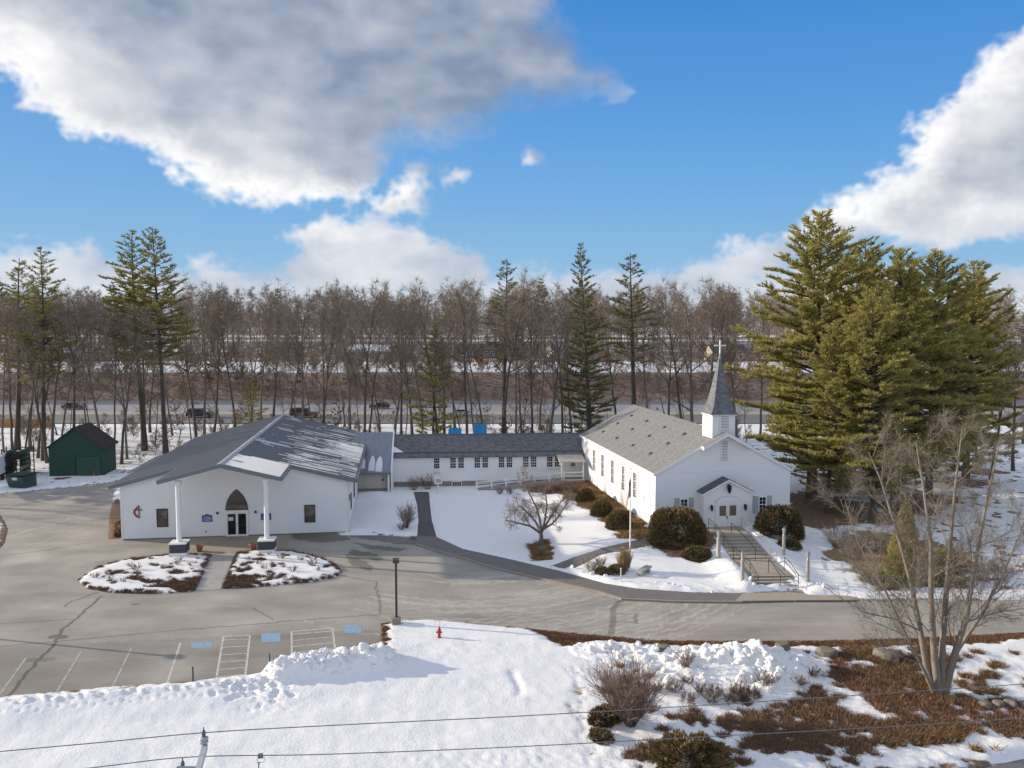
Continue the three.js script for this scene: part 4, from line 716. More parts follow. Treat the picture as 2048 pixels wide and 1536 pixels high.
  const fl = new THREE.Shape(); fl.moveTo(-0.02, 0.05); fl.bezierCurveTo(-0.32, 0.22, -0.46, 0.5, -0.34, 0.74); fl.bezierCurveTo(-0.26, 0.92, -0.08, 0.98, 0.0, 1.13); fl.bezierCurveTo(0.03, 0.98, -0.02, 0.9, -0.1, 0.82); fl.bezierCurveTo(-0.26, 0.66, -0.26, 0.5, -0.14, 0.36); fl.bezierCurveTo(-0.06, 0.28, 0.0, 0.2, 0.04, 0.1);
  part('flame', new THREE.ExtrudeGeometry(fl, { depth: 0.04, bevelEnabled: false, curveSegments: 10 }).translate(0, 0, 0.02), mat(.35, .025, .02, .5), em);
}

// ---------- connector between hall and wing ----------
{
  const [ox, of] = [-17.6, 90.2], K = thing('connector', 'low connecting passage with grey standing seam roof and beige wall beside the hall', 'building', null, [ox, 0, -of], 0.1);
  part('wall', new MB().box(0.15, 0, -9.6, 3.75, 2.3, -0.4), mat(1, 1, 1, .7, { map: grain(.47, .44, .38, 4, .1) }), K);
  part('foundation', new MB().box(0.1, -0.3, -9.65, 3.8, 0.55, -0.35), M.foundation, K);
  const rf = part('roof', new MB().slab([[-0.4, 2.42, 0.15], [3.95, 2.42, 0.15], [3.95, 6.1, -6.6], [-0.4, 6.1, -6.6]], 0.12), M.seamRoof, K);
  for (let q = 0; q < 6; q++) { const x = -0.3 + q * 0.83; part('roof_seam', new MB().slab([[x - .025, 2.48, 0.15], [x + .025, 2.48, 0.15], [x + .025, 6.16, -6.6], [x - .025, 6.16, -6.6]], 0.06), M.seam, rf); }
  part('roof_back', new MB().slab([[-0.4, 6.1, -6.603], [3.95, 6.1, -6.603], [3.95, 3.6, -10], [-0.4, 3.6, -10]], 0.12), M.seamRoof, K);
  part('parapet', new MB().prism([[-0.15, 0], [9.9, 0], [9.9, 3.5], [6.65, 6.35], [-0.15, 2.6]], 3.97, 4.15).geometry().rotateY(Math.PI / 2), M.trim, K);
  part('gutter', new MB().box(-0.4, 2.22, 0.15, 3.95, 2.36, 0.3), M.gutter, K);
  for (const x of [0.0, 3.62]) part('post', new MB().box(x, 0, -0.1, x + 0.22, 2.22, 0.1), M.trim, K);
  const dr = part('door', new MB().box(1.15, 0.55, -0.4, 2.9, 2.2, -0.36), mat(.5, .46, .4, .6), K); part('vent', new MB().tube([[3.1, 1.5, -0.4], [3.1, 1.5, -0.25]], 0.1, 10), M.blackMetal, dr); 
  const sn = new MB(); for (const [x0, x1, y0, y1] of [[0.5, 1.05, .1, .36], [1.45, 2.15, .04, .42], [2.25, 3.0, .02, .4], [0.5, 0.8, .5, .55]]) { const o = []; for (let k = 0; k <= 10; k++) { const t = k / 10; o.push([lerp(x0, x1, t), lerp(y0, y1, Math.pow(Math.sin(Math.PI * (0.08 + 0.84 * t)), 0.5) * (0.8 + 0.2 * t))]); } o.push([x1, y0], [x0, y0]); const at = ([x, s], u) => [x, lerp(2.42, 6.1, s) + u, lerp(0.15, -6.6, s)]; for (let k = 0; k < 10; k++) { const a = o[k], b = o[k + 1]; sn.slab([at([a[0], y0], .1), at([b[0], y0], .1), at(b, .1), at(a, .1)], 0.11); } }
  const s2 = part(numbered('roof_snow'), sn, M.snow, scene); s2.position.copy(K.position); s2.rotation.copy(K.rotation); stuff(s2, 'rounded tongues of snow on the seamed roof of the connecting passage', 'snow');
}

// ---------- wing with paired windows ----------
{
  const G = thing('classroom_wing', 'long low white wing with grey shingle roof and paired windows', 'building', null, [WING.x, 0, -WING.f], WING.yaw), w = WING.w, dp = 3.1, rd = 5.85;
  part('foundation', new MB().box(0.06, -0.3, -2 * dp, w, 0.74, -0.06), M.foundation, G);
  const core = new MB(); core.add(new MB().prism([[0, 0.72], [2 * dp, 0.72], [2 * dp, 3.7], [dp, rd - 0.1], [0, 3.7]], 0.02, w).geometry(), turnY(Math.PI / 2)); part('wall', core, M.white, G);
  part('siding', clapboards(new MB(), 0.74, 3.66, () => [0.02, w], 0, 0.12), M.white, G);
  part('fascia', new MB().box(-0.1, 3.5, 0.0, w, 3.68, 0.14), M.trim, G);
  const sl = (rd - 3.62) / (dp + 0.35);
  part('roof_slope', new MB().slab([[-0.15, 3.66, 0.35], [w + 0.3, 3.66, 0.35], [w + 0.3, rd, -dp], [-0.15, rd, -dp]], 0.12), M.shingleDark, G); part('roof_slope', new MB().slab([[-0.15, rd, -dp - .003], [w + 0.3, rd, -dp - .003], [w + 0.3, 3.66, -2 * dp - 0.35], [-0.15, 3.66, -2 * dp - 0.35]], 0.12), M.shingleDark, G);
  part('drip_flashing', new MB().slab([[-0.15, 4.07, -0.22], [w + 0.3, 4.07, -0.22], [w + 0.3, 4.13, -0.31], [-0.15, 4.13, -0.31]], 0.025), mat(.06, .06, .065, .6), G);
  part('ridge_cap', new MB().slab([[-0.15, rd - 0.06, -dp + 0.15], [w + 0.3, rd - 0.06, -dp + 0.15], [w + 0.3, rd + 0.03, -dp], [-0.15, rd + 0.03, -dp]], 0.03), mat(.10, .1, .105, .9), G);
  const o = { rows: [2, 2], cols: 3, bar: 0.06 };
  windowPart(G, 4.8, 2.2, 0.022, 0.74, 1.32, o);
  for (const x of [6.69, 9.52, 12.36, 15.22, 18.06]) { windowPart(G, x, 2.22, 0.022, 0.76, 1.32, o); windowPart(G, x + 0.93, 2.22, 0.022, 0.76, 1.32, o); }
  windowPart(G, 20.9, 2.25, 0.022, 0.6, 0.9, o);
  part('air_conditioner', new MB().box(4.9, 1.3, 0.02, 5.48, 1.88, 0.16), mat(.55, .56, .57, .6), G);
  windowPart(G, 6.9, 0.05, -0.05, 1.2, 0.62, { rows: [2], cols: 4, sill: false, bar: 0.08 }); windowPart(G, 13.5, 0.1, -0.05, 1.2, 0.55, { rows: [2], cols: 4, sill: false, bar: 0.08 });
  // snow caught in the roof corner
  const sn = new MB().slab([[0.1, 4.18, -0.3], [1.3, 4.18, -0.32], [0.1, 4.75, -1.25]], 0.1); const s2 = part(numbered('roof_snow'), sn, M.snow, scene); s2.position.copy(G.position); s2.rotation.copy(G.rotation); stuff(s2, 'small wedge of snow caught in the corner of the shingle wing roof', 'snow');
}

// ---------- church ----------
{
  const C = thing('church', 'white clapboard church with grey shingle roof, steeple and gabled porch', 'church', null, [CH.x, 0, -CH.f], CH.yaw), w = CH.w, l = CH.l, c = w / 2, er = 5.98, rd = 9.40, m = (rd - er) / c;
  const roofY = (a) => rd - m * Math.abs(a - c), wt = (a) => roofY(a) - 0.12;
  part('foundation', new MB().box(0.06, -0.4, -l, w - 0.06, 0.82, -0.05), M.foundation, C);
  const core = new MB(); core.prism([[0.02, 0.8], [w - 0.02, 0.8], [w - 0.02, wt(w)], [c, wt(c)], [0.02, wt(0)]], -l, -0.02); part('wall', core, M.white, C);
  const fr = clapboards(new MB(), 0.8, wt(0), () => [0.1, w - 0.1], 0, 0.14); clapboards(fr, wt(0), wt(c) - 0.02, (y) => { const q = Math.min((wt(c) - y) / m, c - 0.1); return [c - q, c + q]; }, 0, 0.14); part('siding', fr, M.white, C);
  const sd = new MB(), g1 = clapboards(new MB(), 0.8, wt(0), () => [0, l], 0, 0.14); sd.add(g1.geometry(), turnY(-Math.PI / 2, 0, 0, -l)); const g2 = clapboards(new MB(), 0.8, wt(w), () => [0, l], 0, 0.14); sd.add(g2.geometry(), turnY(Math.PI / 2, w, 0, 0)); part('siding', sd, M.white, C);
  part('corner_board', new MB().box(-0.045, 0.7, -0.05, 0.12, wt(0) + .02, 0.05), M.trim, C); part('corner_board', new MB().box(w - 0.12, 0.7, -0.05, w + 0.045, wt(0) + .02, 0.05), M.trim, C);
  const S = (a0, a1) => [[a0, roofY(a0), 0.12], [a1, roofY(a1), 0.12], [a1, roofY(a1), -l - 0.15], [a0, roofY(a0), -l - 0.15]];
  const rl = part('roof_slope', new MB().slab(S(-0.22, c), 0.1), M.shingleLight, C); part('roof_slope', new MB().slab(S(c, w + 0.22), 0.1), M.shingleLight, C);
  const rk = new MB(), rake = (a0, a1, z0, z1, t, dy = -0.02) => rk.slab([[a0, roofY(a0) + dy, z1], [a1, roofY(a1) + dy, z1], [a1, roofY(a1) + dy, z0], [a0, roofY(a0) + dy, z0]], t);
  rake(-0.24, c, 0.03, 0.16, 0.24); rake(c, w + 0.24, 0.03, 0.16, 0.24); rk.box(-0.26, roofY(-.22) - 0.2, -l - 0.15, -0.14, roofY(-.22) - 0.02, 0.16).box(w + 0.14, roofY(-.22) - 0.2, -l - 0.15, w + 0.26, roofY(-.22) - 0.02, 0.16); part('rake_trim', rk, M.trim, C);
  const hood = new MB(); hood.slab([[c - 2.25, roofY(c - 2.25) + 0.02, 0.75], [c, rd + 0.02, 0.75], [c, rd + 0.02, 0.17], [c - 2.25, roofY(c - 2.25) + 0.02, 0.17]], 0.3).slab([[c, rd + 0.02, 0.75], [c + 2.25, roofY(c - 2.25) + 0.02, 0.75], [c + 2.25, roofY(c - 2.25) + 0.02, 0.17], [c, rd + 0.02, 0.17]], 0.3); const hd = part('gable_hood', hood, M.trim, C);
  part('hood_shingles', new MB().slab([[c - 2.27, roofY(c - 2.27) + 0.05, 0.77], [c, rd + 0.05, 0.77], [c, rd + 0.05, 0.125], [c - 2.27, roofY(c - 2.27) + 0.05, 0.125]], 0.025).slab([[c, rd + 0.05, 0.77], [c + 2.27, roofY(c - 2.27) + 0.05, 0.77], [c + 2.27, roofY(c - 2.27) + 0.05, 0.125], [c, rd + 0.05, 0.125]], 0.025), M.shingleLight, hd);
  // vents in a three by four grid on the left slope
  for (const a of [1.37, 3.1, 4.72]) for (const b of [5.35, 10.65, 16.1, 21.4]) { const y = roofY(a); const v = part('roof_vent', new MB().add(new THREE.SphereGeometry(0.23, 12, 6, 0, Math.PI * 2, 0, Math.PI / 2).scale(1.1, 0.85, 1)), mat(.085, .085, .08, .6), rl); v.position.set(a, y - 0.03, -b); v.rotation.z = Math.atan(m); }
  // louvre in the gable
  const louvre = (parent, x, y, z, lw, lh, turn = 0) => { const o = part('louvre', new MB().box(0, 0, 0, 0.08, lh, 0.08).box(lw - 0.08, 0, 0, lw, lh, 0.08).box(0.08, lh - 0.08, 0, lw - 0.08, lh, 0.08).box(-0.05, -0.1, 0, lw + 0.05, 0, 0.12), M.trim, parent); o.position.set(x, y, z); o.rotation.y = turn; const s = new MB(); for (let q = 0.05; q < lh - 0.1; q += 0.14) s.face([[0.08, q, 0.07], [lw - 0.08, q, 0.07], [lw - 0.08, q + 0.09, 0.02], [0.08, q + 0.09, 0.02]]); part('slat', s, M.trim, o); part('screen', new MB().box(0.08, 0, 0.005, lw - 0.08, lh - 0.08, 0.012), mat(.06, .06, .06, .9), o); };
  louvre(C, 6.03, 6.95, 0.024, 0.72, 1.68);
  // steeple
  const t0 = c - 1.07, t1 = c + 1.07, tb = 0.2, td = 2.2, st = part('steeple', new MB().box(t0, 7.9, -tb - td, t1, 10.95, -tb), M.white, C);
  const tc = clapboards(new MB(), 8.3, 10.9, () => [0, 2.14], 0, 0.14); const ts = new MB().add(tc.geometry(), new THREE.Matrix4().makeTranslation(t0, 0, -tb)); ts.add(clapboards(new MB(), 8.3, 10.9, () => [0, td], 0, 0.14).geometry(), turnY(-Math.PI / 2, t0, 0, -tb - td)); part('tower_siding', ts, M.white, st);
  part('cornice', new MB().box(t0 - 0.1, 10.82, -tb - td - 0.1, t1 + 0.1, 10.97, -tb + 0.1), M.trim, st);
  louvre(st, 5.98, 9.75, -tb + 0.024, 0.92, 1.12); louvre(st, t0 - 0.024, 9.75, -tb - 1.55, 0.9, 1.12, -Math.PI / 2);
  const cz = -tb - td / 2, sec = [[10.97, 1.36], [11.18, 1.15], [11.5, 0.97], [12.1, 0.80], [13.2, 0.58], [14.8, 0.29], [16.25, 0.05]], sp = new MB();
  for (let k = 1; k < sec.length; k++) { const [y0, h0] = sec[k - 1], [y1, h1] = sec[k]; for (let q = 0; q < 4; q++) { const r = (x, z) => { const t = q * Math.PI / 2; return [c + x * Math.cos(t) + z * Math.sin(t), cz - x * Math.sin(t) + z * Math.cos(t)]; }; const [a, b] = [r(-h0, h0), r(h0, h0)], [d, e] = [r(h1, h1), r(-h1, h1)]; sp.face([[a[0], y0, a[1]], [b[0], y0, b[1]], [d[0], y1, d[1]], [e[0], y1, e[1]]]); } }
  sp.face([[c - 1.36, 10.97, cz - 1.36], [c + 1.36, 10.97, cz - 1.36], [c + 1.36, 10.97, cz + 1.36], [c - 1.36, 10.97, cz + 1.36]]); part('spire', sp, M.shingleSlate, st);
  part('finial', new MB().tube([[c, 15.9, cz], [c, 16.45, cz]], [0.14, 0.05], 8), mat(.22, .33, .28, .6), st);
  part('cross', new MB().box(c - 0.055, 16.35, cz - 0.05, c + 0.055, 17.58, cz + 0.05).box(c - 0.55, 17.05, cz - 0.045, c + 0.55, 17.16, cz + 0.045), M.trim, st);
  // side windows: a transom over two sashes
  for (const [b0, b1] of [[19.42, 20.61], [15.93, 17.14], [12.28, 13.47], [8.69, 9.77], [5.11, 6.18]]) windowPart(C, -0.024, 2.42, -b1, b1 - b0, 2.56, { rows: [3, 3, 3], cols: 3, bar: 0.11, turn: -Math.PI / 2 });
  windowPart(C, -0.024, 2.6, -3.3, 0.62, 0.75, { rows: [1], cols: 1, bar: 0.1, turn: -Math.PI / 2, glass: mat(.5, .5, .5, .5) });
  // front windows with shutters
  const shut = mat(.40, .44, .43, .7);
  for (const [x, y] of [[2.22, 2.0], [9.73, 1.92]]) { const o = windowPart(C, x, y, 0.024, 0.85, 1.55, { rows: [2, 2], cols: 2, bar: 0.12 }); for (const q of [-0.47, 0.87]) part('shutter', new MB().box(q, -0.02, 0, q + 0.45, 1.57, 0.05).box(q + 0.06, 0.08, 0.05, q + 0.39, 0.72, 0.062).box(q + 0.06, 0.84, 0.05, q + 0.39, 1.48, 0.062), shut, o); }
  // porch
  const p0 = 4.02, p1 = 8.5, pc = 6.26, pz = 1.2, pe = 4.2, pr = 5.42, pm = (pr - pe) / (pc - p0 + 0.2), FL = 1.12;
  const po = part('porch', new MB().prism([[p0, FL - 0.6], [p1, FL - 0.6], [p1, pe], [pc, pr - 0.12], [p0, pe]], 0.03, pz - 0.02), M.white, C);
  const ps = clapboards(new MB(), FL, pe, () => [p0 + 0.1, p1 - 0.1], pz, 0.13); clapboards(ps, pe, pr - 0.15, (y) => { const q = Math.min((pr - 0.12 - y) / pm, pc - p0 - 0.1); return [pc - q, pc + q]; }, pz, 0.13); part('porch_siding', ps, M.white, po);
  part('porch_trim', new MB().box(p0 - 0.04, FL - 0.1, pz - 0.06, p0 + 0.14, pe, pz + 0.04), M.trim, po); part('porch_trim', new MB().box(p1 - 0.14, FL - 0.1, pz - 0.06, p1 + 0.04, pe, pz + 0.04), M.trim, po);
  const py = (a) => pr - pm * Math.abs(a - pc); part('porch_roof', new MB().slab([[p0 - 0.2, py(p0 - .2), pz + 0.18], [pc, pr, pz + 0.18], [pc, pr, 0.03], [p0 - 0.2, py(p0 - .2), 0.03]], 0.07).slab([[pc, pr, pz + 0.18], [p1 + 0.2, py(p1 + .2), pz + 0.18], [p1 + 0.2, py(p1 + .2), 0.03], [pc, pr, 0.03]], 0.07), mat(1, 1, 1, .9, shingles(.10, .115, .125, .25)), po);
  part('porch_fascia', new MB().slab([[p0 - 0.22, py(p0 - .22) - 0.075, pz + 0.2], [pc, pr - 0.075, pz + 0.2], [pc, pr - 0.075, pz + 0.03], [p0 - 0.22, py(p0 - .22) - 0.075, pz + 0.03]], 0.16).slab([[pc, pr - 0.075, pz + 0.2], [p1 + 0.22, py(p1 + .22) - 0.075, pz + 0.2], [p1 + 0.22, py(p1 + .22) - 0.075, pz + 0.03], [pc, pr - 0.075, pz + 0.03]], 0.16), M.trim, po);
  // doors under a round-headed panel
  const arch = (hw, hh, n = 18) => { const o = []; for (let k = 0; k <= n; k++) { const t = Math.PI * k / n; o.push([pc + hw * Math.cos(t), 3.28 + hh * Math.sin(t)]); } return o; };
  part('arched_panel', new MB().prism(arch(1.2, 0.62), pz + 0.02, pz + 0.09), mat(.62, .63, .64, .6), po); part('arched_inset', new MB().prism(arch(1.08, 0.52).map(([x, y]) => [x, y + 0.02]), pz + 0.07, pz + 0.11), M.trim, po);
  part('door_case', new MB().box(pc - 1.16, FL, pz + 0.02, pc - 0.95, 3.28, pz + 0.1).box(pc + 0.95, FL, pz + 0.02, pc + 1.16, 3.28, pz + 0.1).box(pc - 0.95, 3.12, pz + 0.02, pc + 0.95, 3.28, pz + 0.1), M.trim, po);
  for (const q of [-1, 1]) { const d = part('door', new MB().box(Math.min(0.01 * q, 0.94 * q) + pc, FL + 0.02, pz + 0.02, Math.max(0.01 * q, 0.94 * q) + pc, 3.11, pz + 0.06), M.trim, C); part('pane', new MB().box(pc + q * 0.47 - 0.31, 2.1, pz + 0.05, pc + q * 0.47 + 0.31, 3.0, pz + 0.075), mat(.16, .12, .09, .25), d); if (q < 0) part('handle', new MB().box(pc - 0.1, 1.85, pz + 0.06, pc - 0.04, 2.08, pz + 0.12), M.blackMetal, d); }
  // lanterns
  const lantern = (a, y, s, label) => { const [x, f] = toWorld(CH, a, -(pz + 0.03)); const o = thing('wall_lantern', label, 'lantern', null, [x, y, -f], CH.yaw); part('bracket', new MB().box(-0.03 * s, 0.3 * s, 0, 0.03 * s, 0.42 * s, 0.16 * s).box(-0.06 * s, 0.2 * s, 0, 0.06 * s, 0.5 * s, 0.02), M.blackMetal, o); part('body', new THREE.CylinderGeometry(0.13 * s, 0.09 * s, 0.34 * s, 6, 1, true).translate(0, 0.2 * s, 0.2 * s), M.blackMetal, o); part('glass', new THREE.CylinderGeometry(0.11 * s, 0.08 * s, 0.3 * s, 6).translate(0, 0.2 * s, 0.2 * s), mat(.35, .36, .36, .2), o); part('cap', new THREE.ConeGeometry(0.17 * s, 0.18 * s, 6).translate(0, 0.46 * s, 0.2 * s), M.blackMetal, o); part('tail', new THREE.ConeGeometry(0.06 * s, 0.14 * s, 6).rotateX(Math.PI).translate(0, -0.03 * s, 0.2 * s), M.blackMetal, o); };
  lantern(6.26, 4.2, 1.45, 'large black lantern high in the porch gable above the church doors'); lantern(4.7, 2.62, 1, 'black lantern on the sunward side of the church doors'); lantern(7.86, 2.58, 1, 'black lantern beside the church doors on the pine tree side');
}

// ---------- trees ----------
const norm = (a) => { const l = Math.hypot(a[0], a[1], a[2]) || 1; return [a[0] / l, a[1] / l, a[2] / l]; };
function swerve(d, ang, az) {                                     // direction turned away from d by ang, around it by az
  const h = Math.abs(d[1]) > 0.9 ? [1, 0, 0] : [0, 1, 0];
  const a = norm([d[1] * h[2] - d[2] * h[1], d[2] * h[0] - d[0] * h[2], d[0] * h[1] - d[1] * h[0]]), b = [d[1] * a[2] - d[2] * a[1], d[2] * a[0] - d[0] * a[2], d[0] * a[1] - d[1] * a[0]];
  const s = Math.sin(ang), c = Math.cos(ang), u = Math.cos(az), v = Math.sin(az);
  return [d[0] * c + (a[0] * u + b[0] * v) * s, d[1] * c + (a[1] * u + b[1] * v) * s, d[2] * c + (a[2] * u + b[2] * v) * s];
}
function sliver(mb, p, d, l, w, R) {                               // one fine twig or blade
  const s = swerve(d, Math.PI / 2, R() * 6.28), n = norm([s[1] * d[2] - s[2] * d[1], s[2] * d[0] - s[0] * d[2], s[0] * d[1] - s[1] * d[0]]), k = mb.count, h = w / 2;
  mb.vert(p[0] - s[0] * h, p[1] - s[1] * h, p[2] - s[2] * h, n[0], n[1], n[2], 0, 0); mb.vert(p[0] + s[0] * h, p[1] + s[1] * h, p[2] + s[2] * h, n[0], n[1], n[2], 1, 0); mb.vert(p[0] + d[0] * l, p[1] + d[1] * l, p[2] + d[2] * l, n[0], n[1], n[2], 0.5, 1);
  mb.i.push(k, k + 1, k + 2);
}
function walk(p, d, len, n, wander, lift, R) { const pts = [p]; let c = p; for (let k = 0; k < n; k++) { d = norm([d[0] + (R() - 0.5) * wander, d[1] + (R() - 0.5) * wander + lift, d[2] + (R() - 0.5) * wander]); c = [c[0] + d[0] * len / n, c[1] + d[1] * len / n, c[2] + d[2] * len / n]; pts.push(c); } return pts; }
const onPath = (pts, t) => { const q = Math.min(pts.length - 1.001, Math.max(0, t * (pts.length - 1))), k = Math.floor(q), f = q - k, a = pts[k], b = pts[k + 1]; return [[lerp(a[0], b[0], f), lerp(a[1], b[1], f), lerp(a[2], b[2], f)], norm([b[0] - a[0], b[1] - a[1], b[2] - a[2]])]; };
const taper = (n, a, b) => Array.from({ length: n }, (_, k) => lerp(a, b, Math.pow(k / (n - 1), 0.8)));
// recursive branching; T takes the wood of the first levels, C the finer crown
function branchOut(T, C, p, d, len, rad, lev, o, R) {
  const n = lev === 1 ? 5 : lev === 2 ? 4 : 2, pts = walk(p, d, len, n, o.wander * (lev === 1 ? 0.8 : 1), o.lift * (lev === 1 ? 1 : 0.7), R), end = Math.max(o.fineR, rad * (lev === 1 ? 0.28 : 0.35));
  (lev <= 1 ? T : C).tube(pts, taper(pts.length, rad, end), lev === 1 ? 6 : lev === 2 ? 4 : 3, false);
  if (lev === o.levels) {
    for (let k = 0; k < o.fine; k++) { const [q, e] = onPath(pts, 0.15 + 0.85 * R()); sliver(C, q, swerve(e, 0.35 + R() * 0.6, R() * 6.28), (0.35 + R() * 0.65) * o.fineL, o.fineW, R); }
    return;
  }
  const kids = o.kids[lev - 1];
  for (let k = 0; k < kids; k++) {
    const t = lerp(o.from, 1, (k + R() * 0.9) / kids), [q, e] = onPath(pts, t);
    branchOut(T, C, q, swerve(e, o.angle * (0.65 + R() * 0.7), R() * 6.28), len * lerp(o.ratio * 1.15, o.ratio * 0.55, t) * (0.75 + R() * 0.5), Math.max(o.fineR, lerp(rad, end, t) * 0.6), lev + 1, o, R);
  }
}
function bareTree(seed, o = {}) {
  o = { H: 25, r: 0.24, bole: 0.42, limbs: 13, reach: 0.30, rise: 0.75, wander: 0.42, lift: 0.10, levels: 3, kids: [6, 4], angle: 0.75, ratio: 0.5, from: 0.2, fine: 9, fineL: 1.5, fineW: 0.028, fineR: 0.014, lean: 0.1, ...o };
  const R = rng(seed), T = new MB(), C = new MB(), pts = walk([0, -0.3, 0], norm([(R() - 0.5) * o.lean * 2, 1, (R() - 0.5) * o.lean * 2]), o.H * 0.93, 9, 0.2, 0.05, R);
  T.tube(pts, pts.map((_, k) => Math.max(0.03, o.r * (k === 0 ? 1.35 : 1 - 0.88 * k / 9))), 8, false);
  for (let k = 0; k < o.limbs; k++) {
    const t = lerp(o.bole, 0.97, Math.pow((k + R() * 0.6) / o.limbs, 0.9)), [q, e] = onPath(pts, t), u = (t - o.bole) / (1 - o.bole);
    const d = swerve(e, lerp(1.05, 0.45, u) * (0.8 + R() * 0.4) * (1.3 - o.rise * 0.4), k * 2.4 + R());
    branchOut(T, C, q, d, o.H * o.reach * lerp(1, 0.42, u) * (0.75 + R() * 0.5), Math.max(0.04, o.r * lerp(0.42, 0.16, u)), 1, o, R);
  }
  return [T.geometry(), C.geometry()];
}
function whitePine(seed, o = {}) {
  o = { H: 30, r: 0.38, bole: 0.32, R: 4.6, gap: 0.56, tufts: 1, sparse: 0, lean: 0.03, top: 0.62, blade: 0.40, bw: 0.10, ...o };
  const R = rng(seed), T = new MB(), C = new MB(), pts = walk([0, -0.3, 0], norm([(R() - 0.5) * o.lean, 1, (R() - 0.5) * o.lean]), o.H, 10, 0.05, 0.05, R);
  T.tube(pts, pts.map((_, k) => Math.max(0.04, o.r * (k === 0 ? 1.25 : 1 - 0.9 * k / 10))), 9, false);
  for (let y = 0.12 * o.H + R(); y < o.bole * o.H; y += 0.9 + R()) { const [q] = onPath(pts, y / o.H), a = R() * 6.28, l = 1 + R() * 1.8; T.tube(walk(q, [Math.cos(a), -0.1, Math.sin(a)], l, 2, 0.3, 0, R), [0.035, 0.02, 0.01], 3, false); }   // dead stubs
  for (let y = o.bole * o.H; y < o.H - 0.15; y += o.gap * (0.75 + R() * 0.5)) {
    const u = (y - o.bole * o.H) / (o.H * (1 - o.bole)), [q] = onPath(pts, y / o.H);
    const prof = Math.min(1, Math.pow((1 - u) / o.top, 0.68)) * lerp(0.72, 1, smooth(0, 0.25, u)), n = u > 0.93 ? 3 : 4 + Math.floor(R() * 2), a0 = R() * 6.28;
    for (let k = 0; k < n; k++) {
      if (R() < o.sparse) continue;
      const a = a0 + k / n * 6.28 + (R() - 0.5) * 0.7, len = Math.max(0.35, o.R * prof * (0.42 + R() * 0.72) * (1 + 0.25 * noise(a * 0.9 + seed, y * 0.35))), d = norm([Math.cos(a), lerp(-0.02, 0.75, u * u) + (R() - 0.5) * 0.2, Math.sin(a)]);
      const b = walk(q, d, len, 4, 0.34, 0.05, R); T.tube(b, taper(5, Math.max(0.02, 0.022 * len), 0.012), 3, false);
      const sub = Math.max(2, Math.round(len / 0.25));
      for (let s = 0; s < sub; s++) {
        const t = lerp(0.26, 1, Math.pow((s + R()) / sub, 0.75)), [p, e] = onPath(b, t), side = R() < 0.5 ? 1 : -1, sl = Math.min(1.5, 0.25 + len * 0.2) * (0.5 + R() * 0.7) * (1.15 - 0.5 * t);
        const sd = norm([e[0] + side * -e[2] * (0.5 + R() * 0.7), e[1] * 0.5 + 0.12 + (R() - 0.42) * 0.62, e[2] + side * e[0] * (0.5 + R() * 0.7)]);
        const nt = Math.max(2, Math.round(sl / 0.19 * o.tufts));
        for (let m = 0; m < nt; m++) { const f = (m + R()) / nt * sl, c = [p[0] + sd[0] * f, p[1] + sd[1] * f + (R() - 0.4) * 0.08, p[2] + sd[2] * f]; for (let g = 0; g < 4; g++) { const v = norm([sd[0] * 0.8 + (R() - 0.5) * 1.7, 0.45 + (R() - 0.3) * 1.0, sd[2] * 0.8 + (R() - 0.5) * 1.7]); sliver(C, c, v, o.blade * (0.7 + R() * 0.6), o.bw, R); } }
      }
    }
  }
  return [T.geometry(), C.geometry()];
}
function tree(name, geos, label, cat, group, x, f, turn, s, woodM, crownM, y = null) {
  const t = thing(name, label, cat, group, [x, y ?? gy(x, f), -f], turn); if (Array.isArray(s)) t.scale.set(...s); else t.scale.setScalar(s);
  part('trunk', geos[0], woodM, t); part('crown', geos[1], crownM, t); return t;
}
